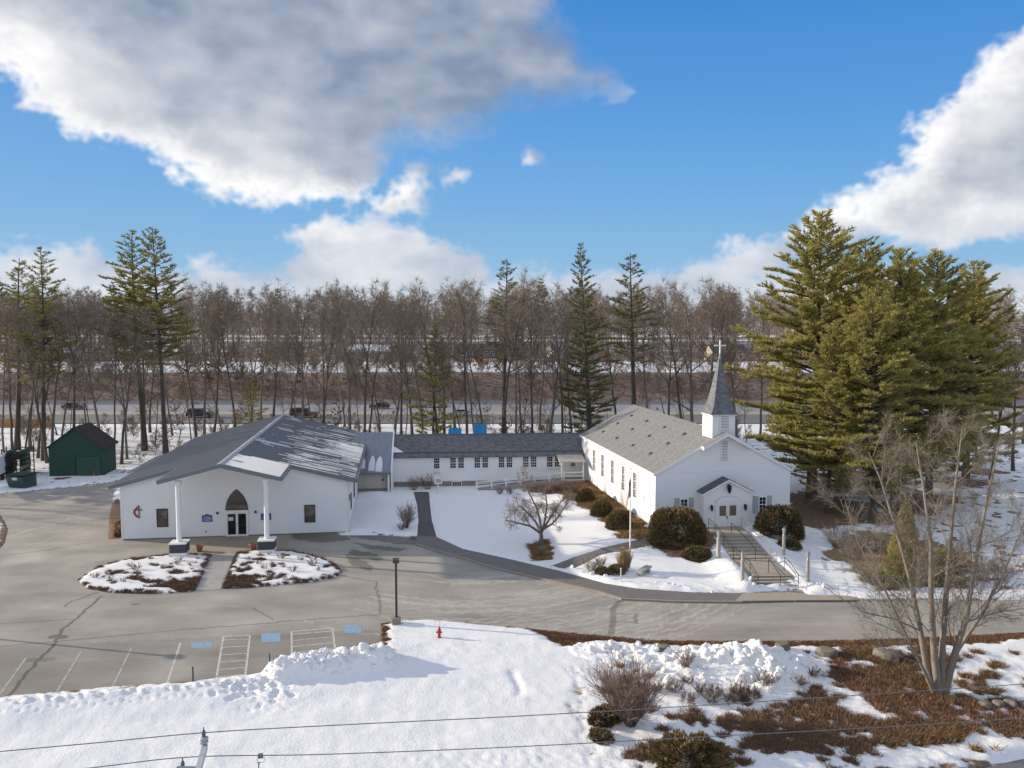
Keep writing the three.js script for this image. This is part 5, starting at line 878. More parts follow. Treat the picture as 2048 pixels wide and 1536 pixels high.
// survey notes were taken on the photograph: column and row of a mark, and its distance, give its place in metres
const yAt = (v, f) => 19 - f * Math.tan(0.073 + Math.atan((v - 768) / 1627));
const xAt = (u, v, f) => (u - 1024) / 1627 * f / (0.99734 - 0.07294 * (v - 768) / 1627);
const u2x = (u, f) => xAt(u, 860, f);
{
  const R = rng(404), where = (u) => u < 195 ? 'behind the shed and canoe rack' : u < 455 ? 'between the shed and the hall ridge' : u < 765 ? 'behind the hall roof' : u < 1150 ? 'behind the classroom wing' : u < 1500 ? 'behind the church roof' : 'beyond the pine grove';
  const bare = [[101, {}], [102, { limbs: 15, bole: 0.38, reach: 0.33 }], [103, { bole: 0.5, limbs: 11, r: 0.2 }], [104, { bole: 0.34, limbs: 14, reach: 0.34, lean: 0.1 }], [105, { bole: 0.46, r: 0.28, limbs: 14, reach: 0.28 }], [106, { bole: 0.3, limbs: 12, reach: 0.36, r: 0.3, lean: 0.08, wander: 0.55 }]].map(([s, o]) => bareTree(s, o));
  const thin = [[111, { H: 15, r: 0.1, bole: 0.35, limbs: 10, reach: 0.22, kids: [4, 3], fine: 7, lean: 0.16 }], [112, { H: 13, r: 0.085, bole: 0.3, limbs: 9, reach: 0.24, kids: [4, 3], fine: 7, lean: 0.2 }]].map(([s, o]) => bareTree(s, o));
  // the strip of bare trees between the buildings and the highway: [picture column of the trunk, distance, row of its top]
  const row = [[8, 112, 585], [24, 118, 575], [47, 113, 600], [59, 121, 560], [73, 114, 590], [92, 110, 600], [104, 116, 570], [121, 109, 580], [148, 122, 560], [207, 112, 560], [224, 115, 600], [240, 109, 590], [252, 113, 620], [287, 126, 575], [392, 131, 560], [408, 136, 545], [427, 141, 555], [470, 138, 590], [520, 129, 556], [547, 134, 590], [577, 118, 566], [604, 121, 575], [640, 126, 560], [652, 140, 548], [700, 117, 545], [722, 114, 540], [736, 130, 560], [786, 119, 585], [802, 122, 565], [824, 140, 590], [873, 125, 545], [889, 132, 590], [936, 121, 548], [951, 128, 575], [972, 117, 540], [1005, 113, 528], [1031, 124, 600], [1046, 130, 560], [1066, 121, 550], [1096, 118, 575], [1126, 128, 548], [1141, 117, 600], [1300, 128, 560], [1331, 133, 570], [1362, 126, 545], [1388, 113, 550], [1406, 122, 545], [1440, 119, 556], [1476, 126, 580], [1520, 131, 575], [300, 142, 610], [345, 138, 600], [500, 146, 600], [760, 143, 575], [845, 146, 580], [910, 147, 570], [1080, 145, 590], [1180, 146, 600], [1235, 140, 590], [1560, 140, 590], [1985, 98, 640], [2030, 104, 625], [1955, 112, 600], [-20, 106, 590], [175, 140, 610], [620, 148, 605], [690, 150, 600]];
  row.forEach(([u, f, v], i) => { const x = u2x(u, f), y = f < 129 ? gy(x, f) : farY(x, f), k = i === 45 ? 5 : Math.floor(R() * 6), H = yAt(v + 14, f) - y; tree('bare_tree', bare[k], `tall bare deciduous tree before the highway, ${where(u)}`, 'tree', `bare trees ${where(u)}`, x, f, R() * 6.28, [H / 25 * 0.95, H / 25, H / 25 * 0.95], i % 3 ? M.bark : M.barkGray, M.twig, y); });
  for (let i = 0; i < 38; i++) { const u = 10 + i * 41 + R() * 30, f = 106 + R() * 40; if (u > 200 && u < 250) continue; if (u > 1480 && f < 110) continue; const x = u2x(u, f), y = f < 129 ? gy(x, f) : farY(x, f); tree('bare_sapling', thin[i % 2], `slender bare sapling among the tall trees, ${where(u)}`, 'sapling', `saplings ${where(u)}`, x, f, R() * 6.28, 0.7 + R() * 0.6, M.bark, i % 3 ? M.twig : M.twigRed, y); }
  // one oak that kept brown leaves
  // pines
  const pA = whitePine(201, { bole: 0.44, R: 6.0, top: 0.75 }), pB = whitePine(202, { bole: 0.40, R: 5.4, sparse: 0.15, top: 0.8 }), pC = whitePine(203, { bole: 0.12, R: 4.7, top: 0.72, tufts: 1.05 }), pD = whitePine(204, { H: 30, bole: 0.1, R: 7.6, top: 0.5, tufts: 1.15, gap: 0.47, r: 0.5, bw: 0.12, blade: 0.46 }), pE = whitePine(205, { H: 30, bole: 0.12, R: 7.2, top: 0.42, tufts: 1.15, gap: 0.47, r: 0.42, bw: 0.12, blade: 0.46 }), pF = whitePine(206, { bole: 0.45, R: 3.6, sparse: 0.3, tufts: 0.8 });
  const pine = (g, u, f, v, label, m = M.needle, group, wide = 1, turn = u) => { const x = u2x(u, f), y = f < 129 ? gy(x, f) : farY(x, f), s = (yAt(v, f) - y) / 30; return tree('white_pine', g, label, 'pine tree', group, x, f, turn, [s * wide, s, s * wide], M.barkPine, m, y); };
  pine(pA, 330, 118, 452, 'tall white pine with a dark doubled trunk behind the hall', M.needleMid, null, 0.95, 2);
  pine(pB, 288, 121, 455, 'tall sparse white pine with a long low limb, beside the doubled-trunk pine', M.needleMid, null, 1.1, 0.6);
  pine(pB, 85, 112, 490, 'white pine behind the canoe rack with open airy crown', M.needleMid, null, 0.95, 4);
  pine(pF, 33, 122, 512, 'thin white pine at the end of the woods beyond the dumpster', M.needleMid, null, 1.2, 1);
  pine(pC, 1178, 108, 484, 'full dark white pine standing where the wing meets the church', M.needleDark, null, 0.86, 3);
  pine(pF, 1268, 121, 503, 'slim white pine rising behind the church ridge', M.needleDark, null, 1.25, 5);
  pine(pF, 1008, 133, 512, 'thin half-bare pine standing among bare trees behind the wing', M.needleDark, null, 1.1, 2.2);
  const rg = 'pines in the grove beside the church';
  for (const [g, u, f, v, wd, turn, l] of [[pD, 1627, 88, 418, 1.08, 0, 'tallest olive white pine of the grove, standing against the church'], [pE, 1705, 95, 478, 1.0, 1, 'olive white pine standing just behind the tallest pine of the grove'], [pD, 1795, 83, 494, 1.0, 2, 'broad golden-olive white pine in the middle of the grove'], [pE, 1862, 88, 497, 1.05, 3, 'olive white pine between the broad middle pine and the outer one'], [pD, 1935, 99, 520, 0.95, 4, 'darker white pine on the outer side of the grove, away from the church'], [pE, 1752, 78, 575, 0.95, 5, 'shorter golden white pine in front of the grove'], [pE, 1660, 80, 640, 0.8, 0.5, 'shortest white pine of the grove, beside the church gable']]) pine(g, u, f, v, l, M.needle, rg, wd, turn);
  pine(pF, 2050, 128, 575, 'distant pine leaning into view beyond the grove', M.needleDark, null, 1.3, 1);
  const young = whitePine(207, { H: 12, R: 2.6, bole: 0.08, r: 0.14, gap: 0.5, sparse: 0.1 });
  for (const [u, f, v, l] of [[505, 140, 742, 'young olive pine growing in the gap behind the hall roof'], [866, 124, 640, 'slim young pine with thin foliage behind the wing roof']]) { const x = u2x(u, f), y = f < 129 ? gy(x, f) : farY(x, f), s = (yAt(v, f) - y) / 12; tree('young_pine', young, l, 'pine tree', null, x, f, u, [Math.min(1.5, s), s, Math.min(1.5, s)], M.barkPine, M.needle, y); }
  // pines and bare trees out of view to the left, whose shade falls over the upper lot
  for (const [x, f, s] of [[-78, 96, 0.85], [-86, 101, 0.95], [-74, 104, 0.8]]) tree('white_pine', pC, 'white pine at the edge of the woods past the white trailer', 'pine tree', 'pines past the dumpster', x, f, x, s, M.barkPine, M.needle);
  for (const [x, f] of [[-80, 88], [-88, 92], [-72, 92]]) tree('bare_tree', bare[1], 'bare tree at the edge of the woods past the white trailer', 'tree', 'bare trees past the dumpster', x, f, x, 0.8, M.bark, M.twig);

  // far woods beyond the highway, which read as one mass
  const lowBare = [301, 302, 303].map((s) => mergeGeometries(bareTree(s, { H: 24, r: 0.22, bole: 0.32, limbs: 10, reach: 0.3, kids: [5, 3], fine: 7, fineL: 2.0, fineW: 0.06, fineR: 0.025, levels: 3 })));
  const lowPine = mergeGeometries(whitePine(304, { H: 26, R: 4, bole: 0.25, gap: 1.1, tufts: 0.45, blade: 0.7, bw: 0.2 }));
  const dummy = new THREE.Object3D();
  const wood = (geo, m, n, name, label, seed, f0, f1, hs) => {
    const q = rng(seed), im = new THREE.InstancedMesh(geo, m, n); im.name = numbered(name); im.castShadow = im.receiveShadow = true; stuff(im, label, 'woods');
    for (let k = 0; k < n; k++) { let f = lerp(f0, f1, Math.pow(q(), f1 < 200 ? 0.7 : 1.4)), x = (q() * 2 - 1) * f * 0.78; const s = hs * (0.6 + q() * 0.6); dummy.position.set(x, (f < 129 ? gy(x, f) : farY(x, f)) - (f < 200 ? 0.05 : 0.2), -f); dummy.rotation.set(0, q() * 6.28, 0); dummy.scale.set(s, s, s); dummy.updateMatrix(); im.setMatrixAt(k, dummy.matrix); }
    scene.add(im);
  };
  lowBare.forEach((g, i) => wood(g, [mat(.24, .19, .15, .95), mat(.27, .20, .155, .95), mat(.21, .17, .14, .95)][i], 300, 'far_woods', ['far woods of bare brown trees beyond the highway', 'far woods of reddish bare trees beyond the highway', 'far woods of dark bare trees beyond the highway'][i], 500 + i, 300, 520, 0.95));
  wood(lowPine, M.needleDark, 34, 'far_pines', 'scattered dark pines within the far woods', 510, 300, 480, 1.0);
  const brush = mergeGeometries(bareTree(305, { H: 4.5, r: 0.05, bole: 0.05, limbs: 9, reach: 0.45, kids: [4, 3], fine: 6, fineL: 0.7, fineW: 0.05, fineR: 0.02 }));
  const oakish = mergeGeometries(bareTree(306, { H: 7, r: 0.07, bole: 0.15, limbs: 10, reach: 0.35, kids: [4, 4], fine: 12, fineL: 0.35, fineW: 0.22, fineR: 0.02 }));
  wood(brush, M.twigRed, 700, 'roadside_brush', 'low bare brush covering the bank along the highway', 520, 196, 262, 0.8);
  wood(brush, M.twig, 260, 'strip_brush', 'low bare brush under the trees between the buildings and highway', 522, 108, 152, 0.62);
  wood(oakish, M.leafOak, 90, 'russet_brush', 'russet-leaved young oaks along the highway bank', 521, 205, 265, 1);
  // yard trees on the plateau in front of the far houses
  const yard = [121, 122].map((s) => bareTree(s, { H: 25, kids: [5, 3], fine: 9, fineW: 0.05, fineR: 0.02, limbs: 12 }));
  for (let i = 0; i < 17; i++) { const u = 40 + i * 119 + R() * 60, f = 222 + R() * 38, x = u2x(u, f); tree('yard_tree', yard[i % 2], `bare yard tree across the highway, ${where(u)}`, 'tree', `yard trees ${where(u)}`, x, f, R() * 6.28, 0.62 + R() * 0.35, M.bark, M.twig, farY(x, f)); }
  // brown-leaved understory in the strip
  const under = bareTree(307, { H: 5, r: 0.05, bole: 0.1, limbs: 7, reach: 0.4, kids: [3, 2], fine: 9, fineL: 0.4, fineW: 0.1, fineR: 0.012 });
  for (let i = 0; i < 42; i++) { const u = 20 + i * 37 + R() * 40, f = 104 + R() * 46, x = u2x(u, f); if (u > 60 && u < 240 && f < 112) continue; if (u > 1480) continue; tree('understory_shrub', under, `leggy bare understory shrub under the trees ${where(u)}`, 'shrub', `understory shrubs ${where(u)}`, x, f, R() * 6.28, 0.5 + R() * 0.8, M.bark, i % 3 ? M.twigRed : M.leafOak, f < 129 ? gy(x, f) : farY(x, f)); }
}

// ---------- the many-stemmed bare tree on the bank ----------
{
  const R = rng(61), T = new MB(), C = new MB(), o = { wander: 0.36, lift: 0.09, levels: 3, kids: [8, 5], angle: 0.55, ratio: 0.46, from: 0.12, fine: 6, fineL: 0.95, fineW: 0.011, fineR: 0.006 };
  const x0 = 22.3, f0 = 41.1, y0 = gy(x0, f0);
  const P = (u, v, df) => { const f = f0 + df; return [xAt(u, v, f) - x0, yAt(v, f) - y0, -df]; };
  const stems = [[[1876, 1396, 0], [1852, 1330, .1], [1838, 1245, .3], [1818, 1150, .5], [1790, 1050, .8], [1762, 960, 1], [1738, 905, 1.2]], [[1878, 1396, 0], [1868, 1300, -.2], [1862, 1200, -.5], [1862, 1090, -.8], [1848, 980, -1.1], [1832, 885, -1.4]], [[1882, 1396, 0], [1885, 1290, .2], [1893, 1180, .5], [1902, 1070, .9], [1912, 960, 1.3], [1925, 855, 1.7]], [[1886, 1396, 0], [1905, 1320, 0], [1932, 1240, -.3], [1950, 1130, -.7], [1972, 1010, -1], [2000, 880, -1.4]], [[1885, 1396, 0], [1915, 1300, .4], [1960, 1235, .9], [2010, 1140, 1.3], [2050, 1040, 1.8]], [[1874, 1396, 0], [1850, 1345, -.3], [1822, 1290, -.6], [1770, 1180, -.9], [1718, 1090, -1.2], [1690, 1000, -1.4]]];
  stems.forEach((s, i) => {
    const pts = s.map((q) => P(...q)); pts[0][1] = -0.3; const n = pts.length, r0 = [0.19, 0.21, 0.2, 0.2, 0.15, 0.11][i];
    T.tube(pts, pts.map((_, k) => r0 * (1 - 0.86 * k / (n - 1)) * (k ? 1 : 1.2)), 8, false);
    for (let k = 0; k < 13; k++) { const t = lerp(0.24, 0.99, (k + R() * 0.7) / 13), [q, e] = onPath(pts, t); branchOut(T, C, q, norm([...swerve(e, 0.45 + R() * 0.5, k * 2.4 + R())]), lerp(4.3, 1.7, t) * (0.7 + R() * 0.5), lerp(0.04, 0.016, t), 1, o, R); }
  });
  for (const s of [[[1838, 1260, .2], [1790, 1238, 0], [1730, 1225, -.2], [1672, 1190, -.4]], [[1845, 1290, .2], [1800, 1200, .8], [1740, 1150, 1.2], [1700, 1130, 1.4]], [[1930, 1245, -.2], [1990, 1225, -.6], [2060, 1215, -1]]]) { const pts = s.map((q) => P(...q)); T.tube(pts, taper(pts.length, 0.05, 0.014), 5, false); for (let k = 0; k < 9; k++) { const [q, e] = onPath(pts, 0.2 + 0.8 * k / 9); branchOut(T, C, q, swerve(e, 0.6 + R() * 0.4, R() * 6.28), 1.2 * (0.6 + R() * 0.6), 0.014, 2, o, R); } }
  const t = thing('multi_stem_tree', 'large bare many-stemmed tree on the planted bank above the stone edging', 'tree', null, [x0, y0, -f0]); part('trunk', T, M.barkPale, t); part('crown', C, M.twigPale, t);
}
// ---------- small spreading tree in the courtyard ----------
{
  const R = rng(62), T = new MB(), C = new MB(), o = { wander: 0.6, lift: 0.05, levels: 3, kids: [7, 5], angle: 0.8, ratio: 0.5, from: 0.15, fine: 5, fineL: 0.5, fineW: 0.014, fineR: 0.007 };
  const x0 = 2.5, f0 = 68.9, y0 = gy(x0, f0), P = (u, v, df) => { const f = f0 + df; return [xAt(u, v, f) - x0, yAt(v, f) - y0, -df]; };
  T.tube([[0, -0.3, 0], [0.02, 0.5, 0], [-0.03, 1.1, 0]], [0.26, 0.2, 0.18], 9, false);
  for (const s of [[[1082, 1066, 0], [1072, 1045, .3], [1058, 1028, .6], [1036, 1010, .9]], [[1082, 1066, 0], [1080, 1040, -.2], [1073, 1015, -.4], [1060, 990, -.7], [1052, 972, -.8]], [[1083, 1066, 0], [1090, 1040, .2], [1094, 1010, .5], [1090, 975, .8]], [[1083, 1064, 0], [1098, 1040, -.3], [1112, 1015, -.7], [1132, 992, -1]], [[1081, 1066, 0], [1060, 1052, -.6], [1036, 1046, -1.2], [1010, 1040, -1.6]], [[1083, 1060, 0], [1104, 1048, .8], [1120, 1030, 1.5], [1130, 1010, 2]]]) {
    const pts = s.map((q) => P(...q)); T.tube(pts, taper(pts.length, 0.13, 0.04), 7, false);
    for (let k = 0; k < 7; k++) { const [q, e] = onPath(pts, lerp(0.25, 1, (k + R()) / 7)); branchOut(T, C, q, swerve(e, 0.6 + R() * 0.5, R() * 6.28), 1.5 * (0.6 + R() * 0.6), 0.035, 1, o, R); }
  }
  const t = thing('courtyard_tree', 'small gnarled bare tree spreading over the snowy courtyard', 'tree', null, [x0, y0, -f0]); part('trunk', T, M.barkGray, t); part('crown', C, M.twig, t);
}

// ---------- shrubs ----------
function twigShrub(seed, h, r, n, o = {}) {                         // many stems from one foot
  const R = rng(seed), C = new MB(), T = new MB(); o = { wander: 0.35, lift: 0.06, levels: 2, kids: [6], angle: 0.55, ratio: 0.45, from: 0.25, fine: 6, fineL: 0.35 * h / 2, fineW: 0.014, fineR: 0.006, base: 0.12, r0: 0.016, ...o };
  for (let k = 0; k < n; k++) { const a = R() * 6.28, q = Math.sqrt(R()), d = norm([Math.cos(a) * q * r, h * 0.8, Math.sin(a) * q * r]); branchOut(T, C, [Math.cos(a) * q * o.base * r, -0.05, Math.sin(a) * q * o.base * r], d, h * (0.7 + R() * 0.4), o.r0, 1, o, R); }
  return [T.geometry(), C.geometry()];
}
function leafBush(seed, rx, ry, rz, n, leaf, o = {}) {              // leaves packed in a lumpy shell round a dark heart of branches
  const R = rng(seed), A1 = new MB(), B1 = new MB(), W = new MB(); o = { inner: 0.72, tip: 0.3, lump: 0.14, up: 0.5, box: 1, ...o };
  for (let k = 0; k < n; k++) {
    let v = norm([R() * 2 - 1, R() * 1.15 - 0.15, R() * 2 - 1]); v = v.map((q) => Math.sign(q) * Math.pow(Math.abs(q), o.box)); const th = Math.atan2(v[2], v[0]), lm = 1 + o.lump * noise(th * 2.2 + seed, v[1] * 3.4) + 0.06 * noise(th * 8, v[1] * 9 + seed), q = lerp(o.inner, 1, Math.pow(R(), 0.6)) * lm;
    const p = [v[0] * rx * q, Math.max(0.02, v[1] * ry * q), v[2] * rz * q], d = norm([v[0] + (R() - 0.5) * 1.3, v[1] + o.up * R() + (R() - 0.5), v[2] + (R() - 0.5) * 1.3]);
    sliver(q > 0.93 && R() < o.tip * 2 ? B1 : A1, p, d, leaf * (0.7 + R() * 0.7), leaf * 0.62, R);
  }
  for (let k = 0; k < 26; k++) { const v = norm([R() * 2 - 1, R() + 0.1, R() * 2 - 1]); W.tube([[0, -0.1, 0], [v[0] * rx * .5, v[1] * ry * .45, v[2] * rz * .5], [v[0] * rx * .85, v[1] * ry * .85, v[2] * rz * .85]], [0.05, 0.03, 0.01], 4, false); }
  return [W.geometry(), A1.geometry(), B1.geometry()];
}
function bush(geos, label, x, f, m1, m2, { s = 1, turn = 0, group, name = 'evergreen_bush', cat = 'bush', y } = {}) { const t = thing(name, label, cat, group, [x, y ?? gy(x, f) - 0.03, -f], turn); Array.isArray(s) ? t.scale.set(...s) : t.scale.setScalar(s); part('branches', geos[0], M.bark, t); part('foliage', geos[1], m1, t); if (geos[2]) part('tips', geos[2], m2, t); return t; }
{
  bush(leafBush(71, 2.35, 2.85, 1.95, 26000, 0.16, { lump: 0.10, inner: 0.78, box: 0.74, tip: 0.35 }), 'huge clipped evergreen bush covering the church corner beside the steps', 14.0, 67.8, M.yew, M.yewTip);
  bush(leafBush(72, 1.95, 2.5, 1.75, 20000, 0.16, { lump: 0.12, inner: 0.78, tip: 0.22, box: 0.78 }), 'large dark rounded bush at the other side of the church steps', 23.1, 69.3, M.yew, M.yewTip);
  bush(leafBush(73, 1.3, 0.9, 1.0, 5000, 0.13), 'low olive shrub at the foot of the huge clipped bush', 14.9, 64.3, mat(.09, .085, .03, .8), M.yewTip);
  bush(leafBush(74, 1.0, 0.7, 0.8, 3000, 0.13), 'low shrub with yellowed tips at the foot of the large dark bush', 23.0, 66.4, M.yew, M.yewTip);
  const yw = leafBush(75, 1.15, 1.55, 1.15, 9000, 0.11, { lump: 0.06, tip: 0.45 }), brn = mat(.105, .085, .03, .85);
  bush(yw, 'clipped round yew by the church wall, in the middle of three', 8.7, 77.4, brn, M.yewTip, { s: 0.98, turn: 1 }); bush(yw, 'clipped round yew by the church wall, next to the ramp shrubs', 7.6, 83.6, brn, M.yewTip, { s: 0.92, turn: 2 }); bush(yw, 'clipped round yew by the church wall, nearest the flagpole', 9.7, 72.4, brn, M.yewTip, { s: 1.08 });
  const small = leafBush(76, 0.6, 0.62, 0.6, 2600, 0.09, { lump: 0.1, tip: 0.5 }), gold = mat(.14, .115, .03, .8);
  bush(small, 'small golden round shrub touching the tall dry grass', 7.9, 60.7, gold, M.yewTip, { s: 1.1 }); bush(small, 'small golden round shrub beside the little bare shrubs by the path', 6.8, 60.2, gold, M.yewTip, { s: 0.95, turn: 2 });
  // tall dry grass by the flagpole
  { const R = rng(77), g = new MB(); for (let k = 0; k < 900; k++) { const a = R() * 6.28, q = R(); sliver(g, [Math.cos(a) * q * 0.25, 0, Math.sin(a) * q * 0.25], norm([Math.cos(a) * q * 0.38, 1, Math.sin(a) * q * 0.38]), 1.1 + R() * 0.9, 0.03, R); } for (let k = 0; k < 300; k++) { const a = R() * 6.28, q = R() * 0.5, y = 0.9 + R() * 1.0; sliver(g, [Math.cos(a) * q * y * .4, y, Math.sin(a) * q * y * .4], norm([Math.cos(a), -0.4 + R(), Math.sin(a)]), 0.3, 0.05, R); }
    single('dry_grass', g, mat(.33, .22, .115, .9), 'tall tuft of tan dry ornamental grass at the foot of the flagpole', 'grass clump', null, [8.62, gy(8.62, 61.2) - 0.05, -61.2]); }
  // bare shrubs
  const tw = twigShrub(81, 1.5, 1.1, 34), vase = twigShrub(82, 2.1, 0.95, 46, { fineW: 0.012 }), dens = twigShrub(83, 1.7, 1.5, 30, { fine: 7, kids: [5], fineW: 0.017 }), big = twigShrub(84, 2.9, 1.75, 90, { kids: [9], fine: 8, fineW: 0.013, r0: 0.018 });
  const bareShrub = (g, label, x, f, s, m = M.twig, group, turn = 0) => { const t = thing('bare_shrub', label, 'shrub', group, [x, gy(x, f) - 0.03, -f], turn); t.scale.setScalar(s); part('stems', g[0], M.bark, t); part('twigs', g[1], m, t); return t; };
  bareShrub(vase, 'vase-shaped bare shrub standing alone in the small snowy plot', -9.85, 74.5, 1, M.twig); bareShrub(tw, 'low reddish tuft at the foot of the vase-shaped shrub', -10.2, 73.7, 0.45, M.twigRed);
  bareShrub(dens, 'bare brown shrub against the wing foundation, nearer the connecting passage', -11.2, 92.0, 0.85, M.twig); bareShrub(dens, 'bare brown shrub against the wing foundation, nearer the basement window', -9.7, 92.4, 0.95, M.twigRed, null, 2);
  for (let k = 0; k < 11; k++) bareShrub(dens, 'tangled brown shrub in the hedge along the wheelchair ramp', 1.4 + k * 0.62 + (k % 2) * 0.2, 89.9 - (k > 5 ? (k - 5) * 0.62 : (k % 3) * 0.4), 0.5 + 0.2 * ((k * 7) % 5) / 5, k % 2 ? M.twigRed : M.twig, 'hedge along the ramp', k);
  bareShrub(tw, 'small russet shrub at the end of the ramp railing', -1.4, 89.6, 0.5, M.leafOak); bareShrub(tw, 'small russet shrub under the first ramp post', -0.2, 89.4, 0.55, M.leafOak, null, 2);
  bareShrub(tw, 'little bare shrub by the path, beside the golden shrubs', 6.0, 60.6, 0.7, M.twigRed); bareShrub(tw, 'little bare shrub set back behind the golden shrubs', 6.9, 62, 0.6, M.twigRed, null, 1);
  bareShrub(dens, 'dark tangle of suckers at the foot of the courtyard tree', 2.5, 65.6, 0.45, M.twig);
  bareShrub(big, 'large purple-brown twiggy shrub on the snowy bank under the wires', 5.75, 38.0, 1, M.twigRed);
  for (const [x, f, s, l] of [[9.5, 43.4, .55, 'small brown shrub poking through the snow heap near the twiggy shrub']]) bareShrub(dens, l, x, f, s, M.leafOak, null, x);
  for (let k = 0; k < 12; k++) { const x = 26.5 + (k * 37 % 100) / 9, f = 58 + (k * 53 % 100) / 9; bareShrub(dens, 'tangled bare shrub in the thicket beside the church lawn', x, f, 0.65 + (k % 4) * 0.18, k % 2 ? M.twigDark : M.twigRed, 'thicket beside the church lawn', k); }
  { const rus = leafBush(98, 0.75, 1.15, 0.7, 1800, 0.15, { lump: 0.35, inner: 0.4, tip: 0.5 }); for (const [x, f, s, l] of [[-35.2, 72.0, .8, 'russet-leaved shrub at the front corner of the hall'], [-35.9, 74.2, 1.1, 'taller russet-leaved shrub behind the hall corner shrub'], [-37.1, 78.6, 1, 'russet-leaved shrub farther back along the hall side wall']]) bush(rus, l, x, f, M.leafOak, mat(.28, .17, .09, .9), { s, turn: x, name: 'russet_shrub', cat: 'shrub' }); }
  // evergreens right of the church
  const cone = (() => { const R = rng(91), g = new MB(), W = new MB(); for (let k = 0; k < 9000; k++) { const y = Math.pow(R(), 1.2), a = R() * 6.28, q = Math.pow(1 - y, 0.75) * (0.75 + R() * 0.3) * (1 + 0.2 * noise(a * 2, y * 9)); sliver(g, [Math.cos(a) * q * 1.25, y * 5.4 + 0.1, Math.sin(a) * q * 1.25], norm([Math.cos(a), 0.5 + R(), Math.sin(a)]), 0.3, 0.1, R); } W.tube([[0, -.2, 0], [0, 5, 0]], [0.1, 0.02], 6, false); return [W.geometry(), g.geometry()]; })();
  bush(cone, 'conical olive evergreen behind the many-stemmed tree', 29.6, 60.2, M.needle, null, { name: 'conical_evergreen' });
  const spread = leafBush(92, 1.7, 1.0, 1.4, 6000, 0.16, { lump: 0.3 });
  for (const [x, f, s, l] of [[27.2, 58.3, .9, 'spreading low evergreen by the drive beneath the conical evergreen'], [31.2, 58.6, 1.1, 'spreading low evergreen past the conical evergreen'], [33.8, 62.5, 1.2, 'dark spreading evergreen deep in the thicket']]) bush(spread, l, x, f, M.needleDark, M.needle, { s, turn: x });
  // the planted bank
  bush(leafBush(93, 1.75, 1.05, 1.2, 9000, 0.15, { lump: 0.35, tip: 0.6 }), 'golden-brown juniper at the foot of the bank', 8.0, 35.0, mat(.13, .09, .025, .85), M.yewTip);
  const lowE = leafBush(94, 1.0, 0.5, 0.7, 2600, 0.13, { lump: 0.3 });
  bush(lowE, 'low brown evergreen spilling from the twiggy shrub toward the lawn edge', 4.55, 38.6, mat(.10, .07, .03, .9), M.yewTip, { turn: 1 }); bush(lowE, 'small brown evergreen beside the foot of the twiggy shrub', 4.2, 36.9, mat(.12, .085, .04, .9), M.yewTip, { s: .7, turn: 2 });
  const R = rng(95), clump = twigShrub(96, 0.55, 0.62, 16, { kids: [4], fine: 7, fineL: 0.2, fineW: 0.02, r0: 0.012 });
  for (const [x, f] of [[8.5, 41.3], [8.9, 40.2], [9.7, 41.1], [10.1, 40.3], [10.5, 40.9], [11.1, 40.0], [11.8, 41.1], [12.3, 40.4], [9.4, 42.1], [13.2, 41.6], [16.4, 43.0], [7.6, 41.2], [15.2, 41.9]]) { const t = thing('bank_shrub', 'little brown shrub poking through the snow on the planted bank', 'shrub', 'little shrubs on the planted bank', [x, gy(x, f) - 0.04, -f], R() * 6); t.scale.setScalar(0.8 + R() * 0.7); part('stems', clump[0], M.bark, t); part('twigs', clump[1], R() < 0.5 ? M.twig : M.twigRed, t); }
  const per = twigShrub(97, 0.4, 0.4, 12, { fineL: 0.14, fineW: 0.02, levels: 2, kids: [3], fine: 4 });
  for (const [x, f] of [[-30.6, 60.4], [-29.8, 59.3], [-29.0, 61.6], [-28.6, 58.6], [-28.3, 60.2], [-27.2, 62.3], [-26.3, 62.9], [-25.2, 62.6], [-26.7, 63.9], [-29.9, 62.5], [-31.2, 59.6], [-21.3, 64.3], [-20.0, 63.2], [-19.2, 61.8], [-17.9, 62.3], [-16.8, 61.0], [-15.6, 62.6], [-14.9, 61.2], [-17.0, 64.2], [-18.7, 64.6], [-19.9, 65.6], [-15.9, 64.0], [-18.2, 60.2]]) { const t = thing('perennial_clump', 'dried perennial clump in the snowy entrance islands', 'plant', 'dried clumps in the entrance islands', [x, gy(x, f) - 0.02, -f], x * 7); t.scale.setScalar(0.7 + R() * 0.7); part('stems', per[0], M.twig, t); part('twigs', per[1], R() < 0.5 ? M.twig : M.leafOak, t); }
  // ground cover: heath on the bank, mulch plants in the islands, dry grass by the church
  const tuft = (seed, n, h, w, flatn) => { const q = rng(seed), g = new MB(); for (let k = 0; k < n; k++) { const a = q() * 6.28; sliver(g, [(q() - 0.5) * w, 0, (q() - 0.5) * w], norm([Math.cos(a) * flatn, 0.5 + q() * 0.6, Math.sin(a) * flatn]), h * (0.5 + q()), 0.035, q); } return g.geometry(); };
  const cov = (geo, m, n, seed, x0, x1, f0, f1, test, name, label, s0) => { const q = rng(seed), pts = []; for (let k = 0; k < n * 30 && pts.length < n; k++) { const x = lerp(x0, x1, q()), f = lerp(f0, f1, q()); if (test(x, f)) pts.push([x, f, q(), q()]); } const im = new THREE.InstancedMesh(geo, m, pts.length), d = new THREE.Object3D(); im.name = numbered(name); im.castShadow = im.receiveShadow = true; stuff(im, label, 'ground cover'); const c = new THREE.Color(); pts.forEach(([x, f, a, b], k) => { d.position.set(x, gy(x, f) - 0.02, -f); d.rotation.set(0, a * 6.28, 0); const s = s0 * (0.6 + b * 0.8); d.scale.set(s, s, s); d.updateMatrix(); im.setMatrixAt(k, d.matrix); c.setRGB(0.7 + 0.6 * a, 0.7 + 0.5 * a, 0.7 + 0.4 * a); im.setColorAt(k, c); }); scene.add(im); };
  const bareKind = (k, x, f, lim = 0.0) => { const [s, kind] = cover(x, f); return kind === k && s < lim && hardAt(x, f) > 0.08; };
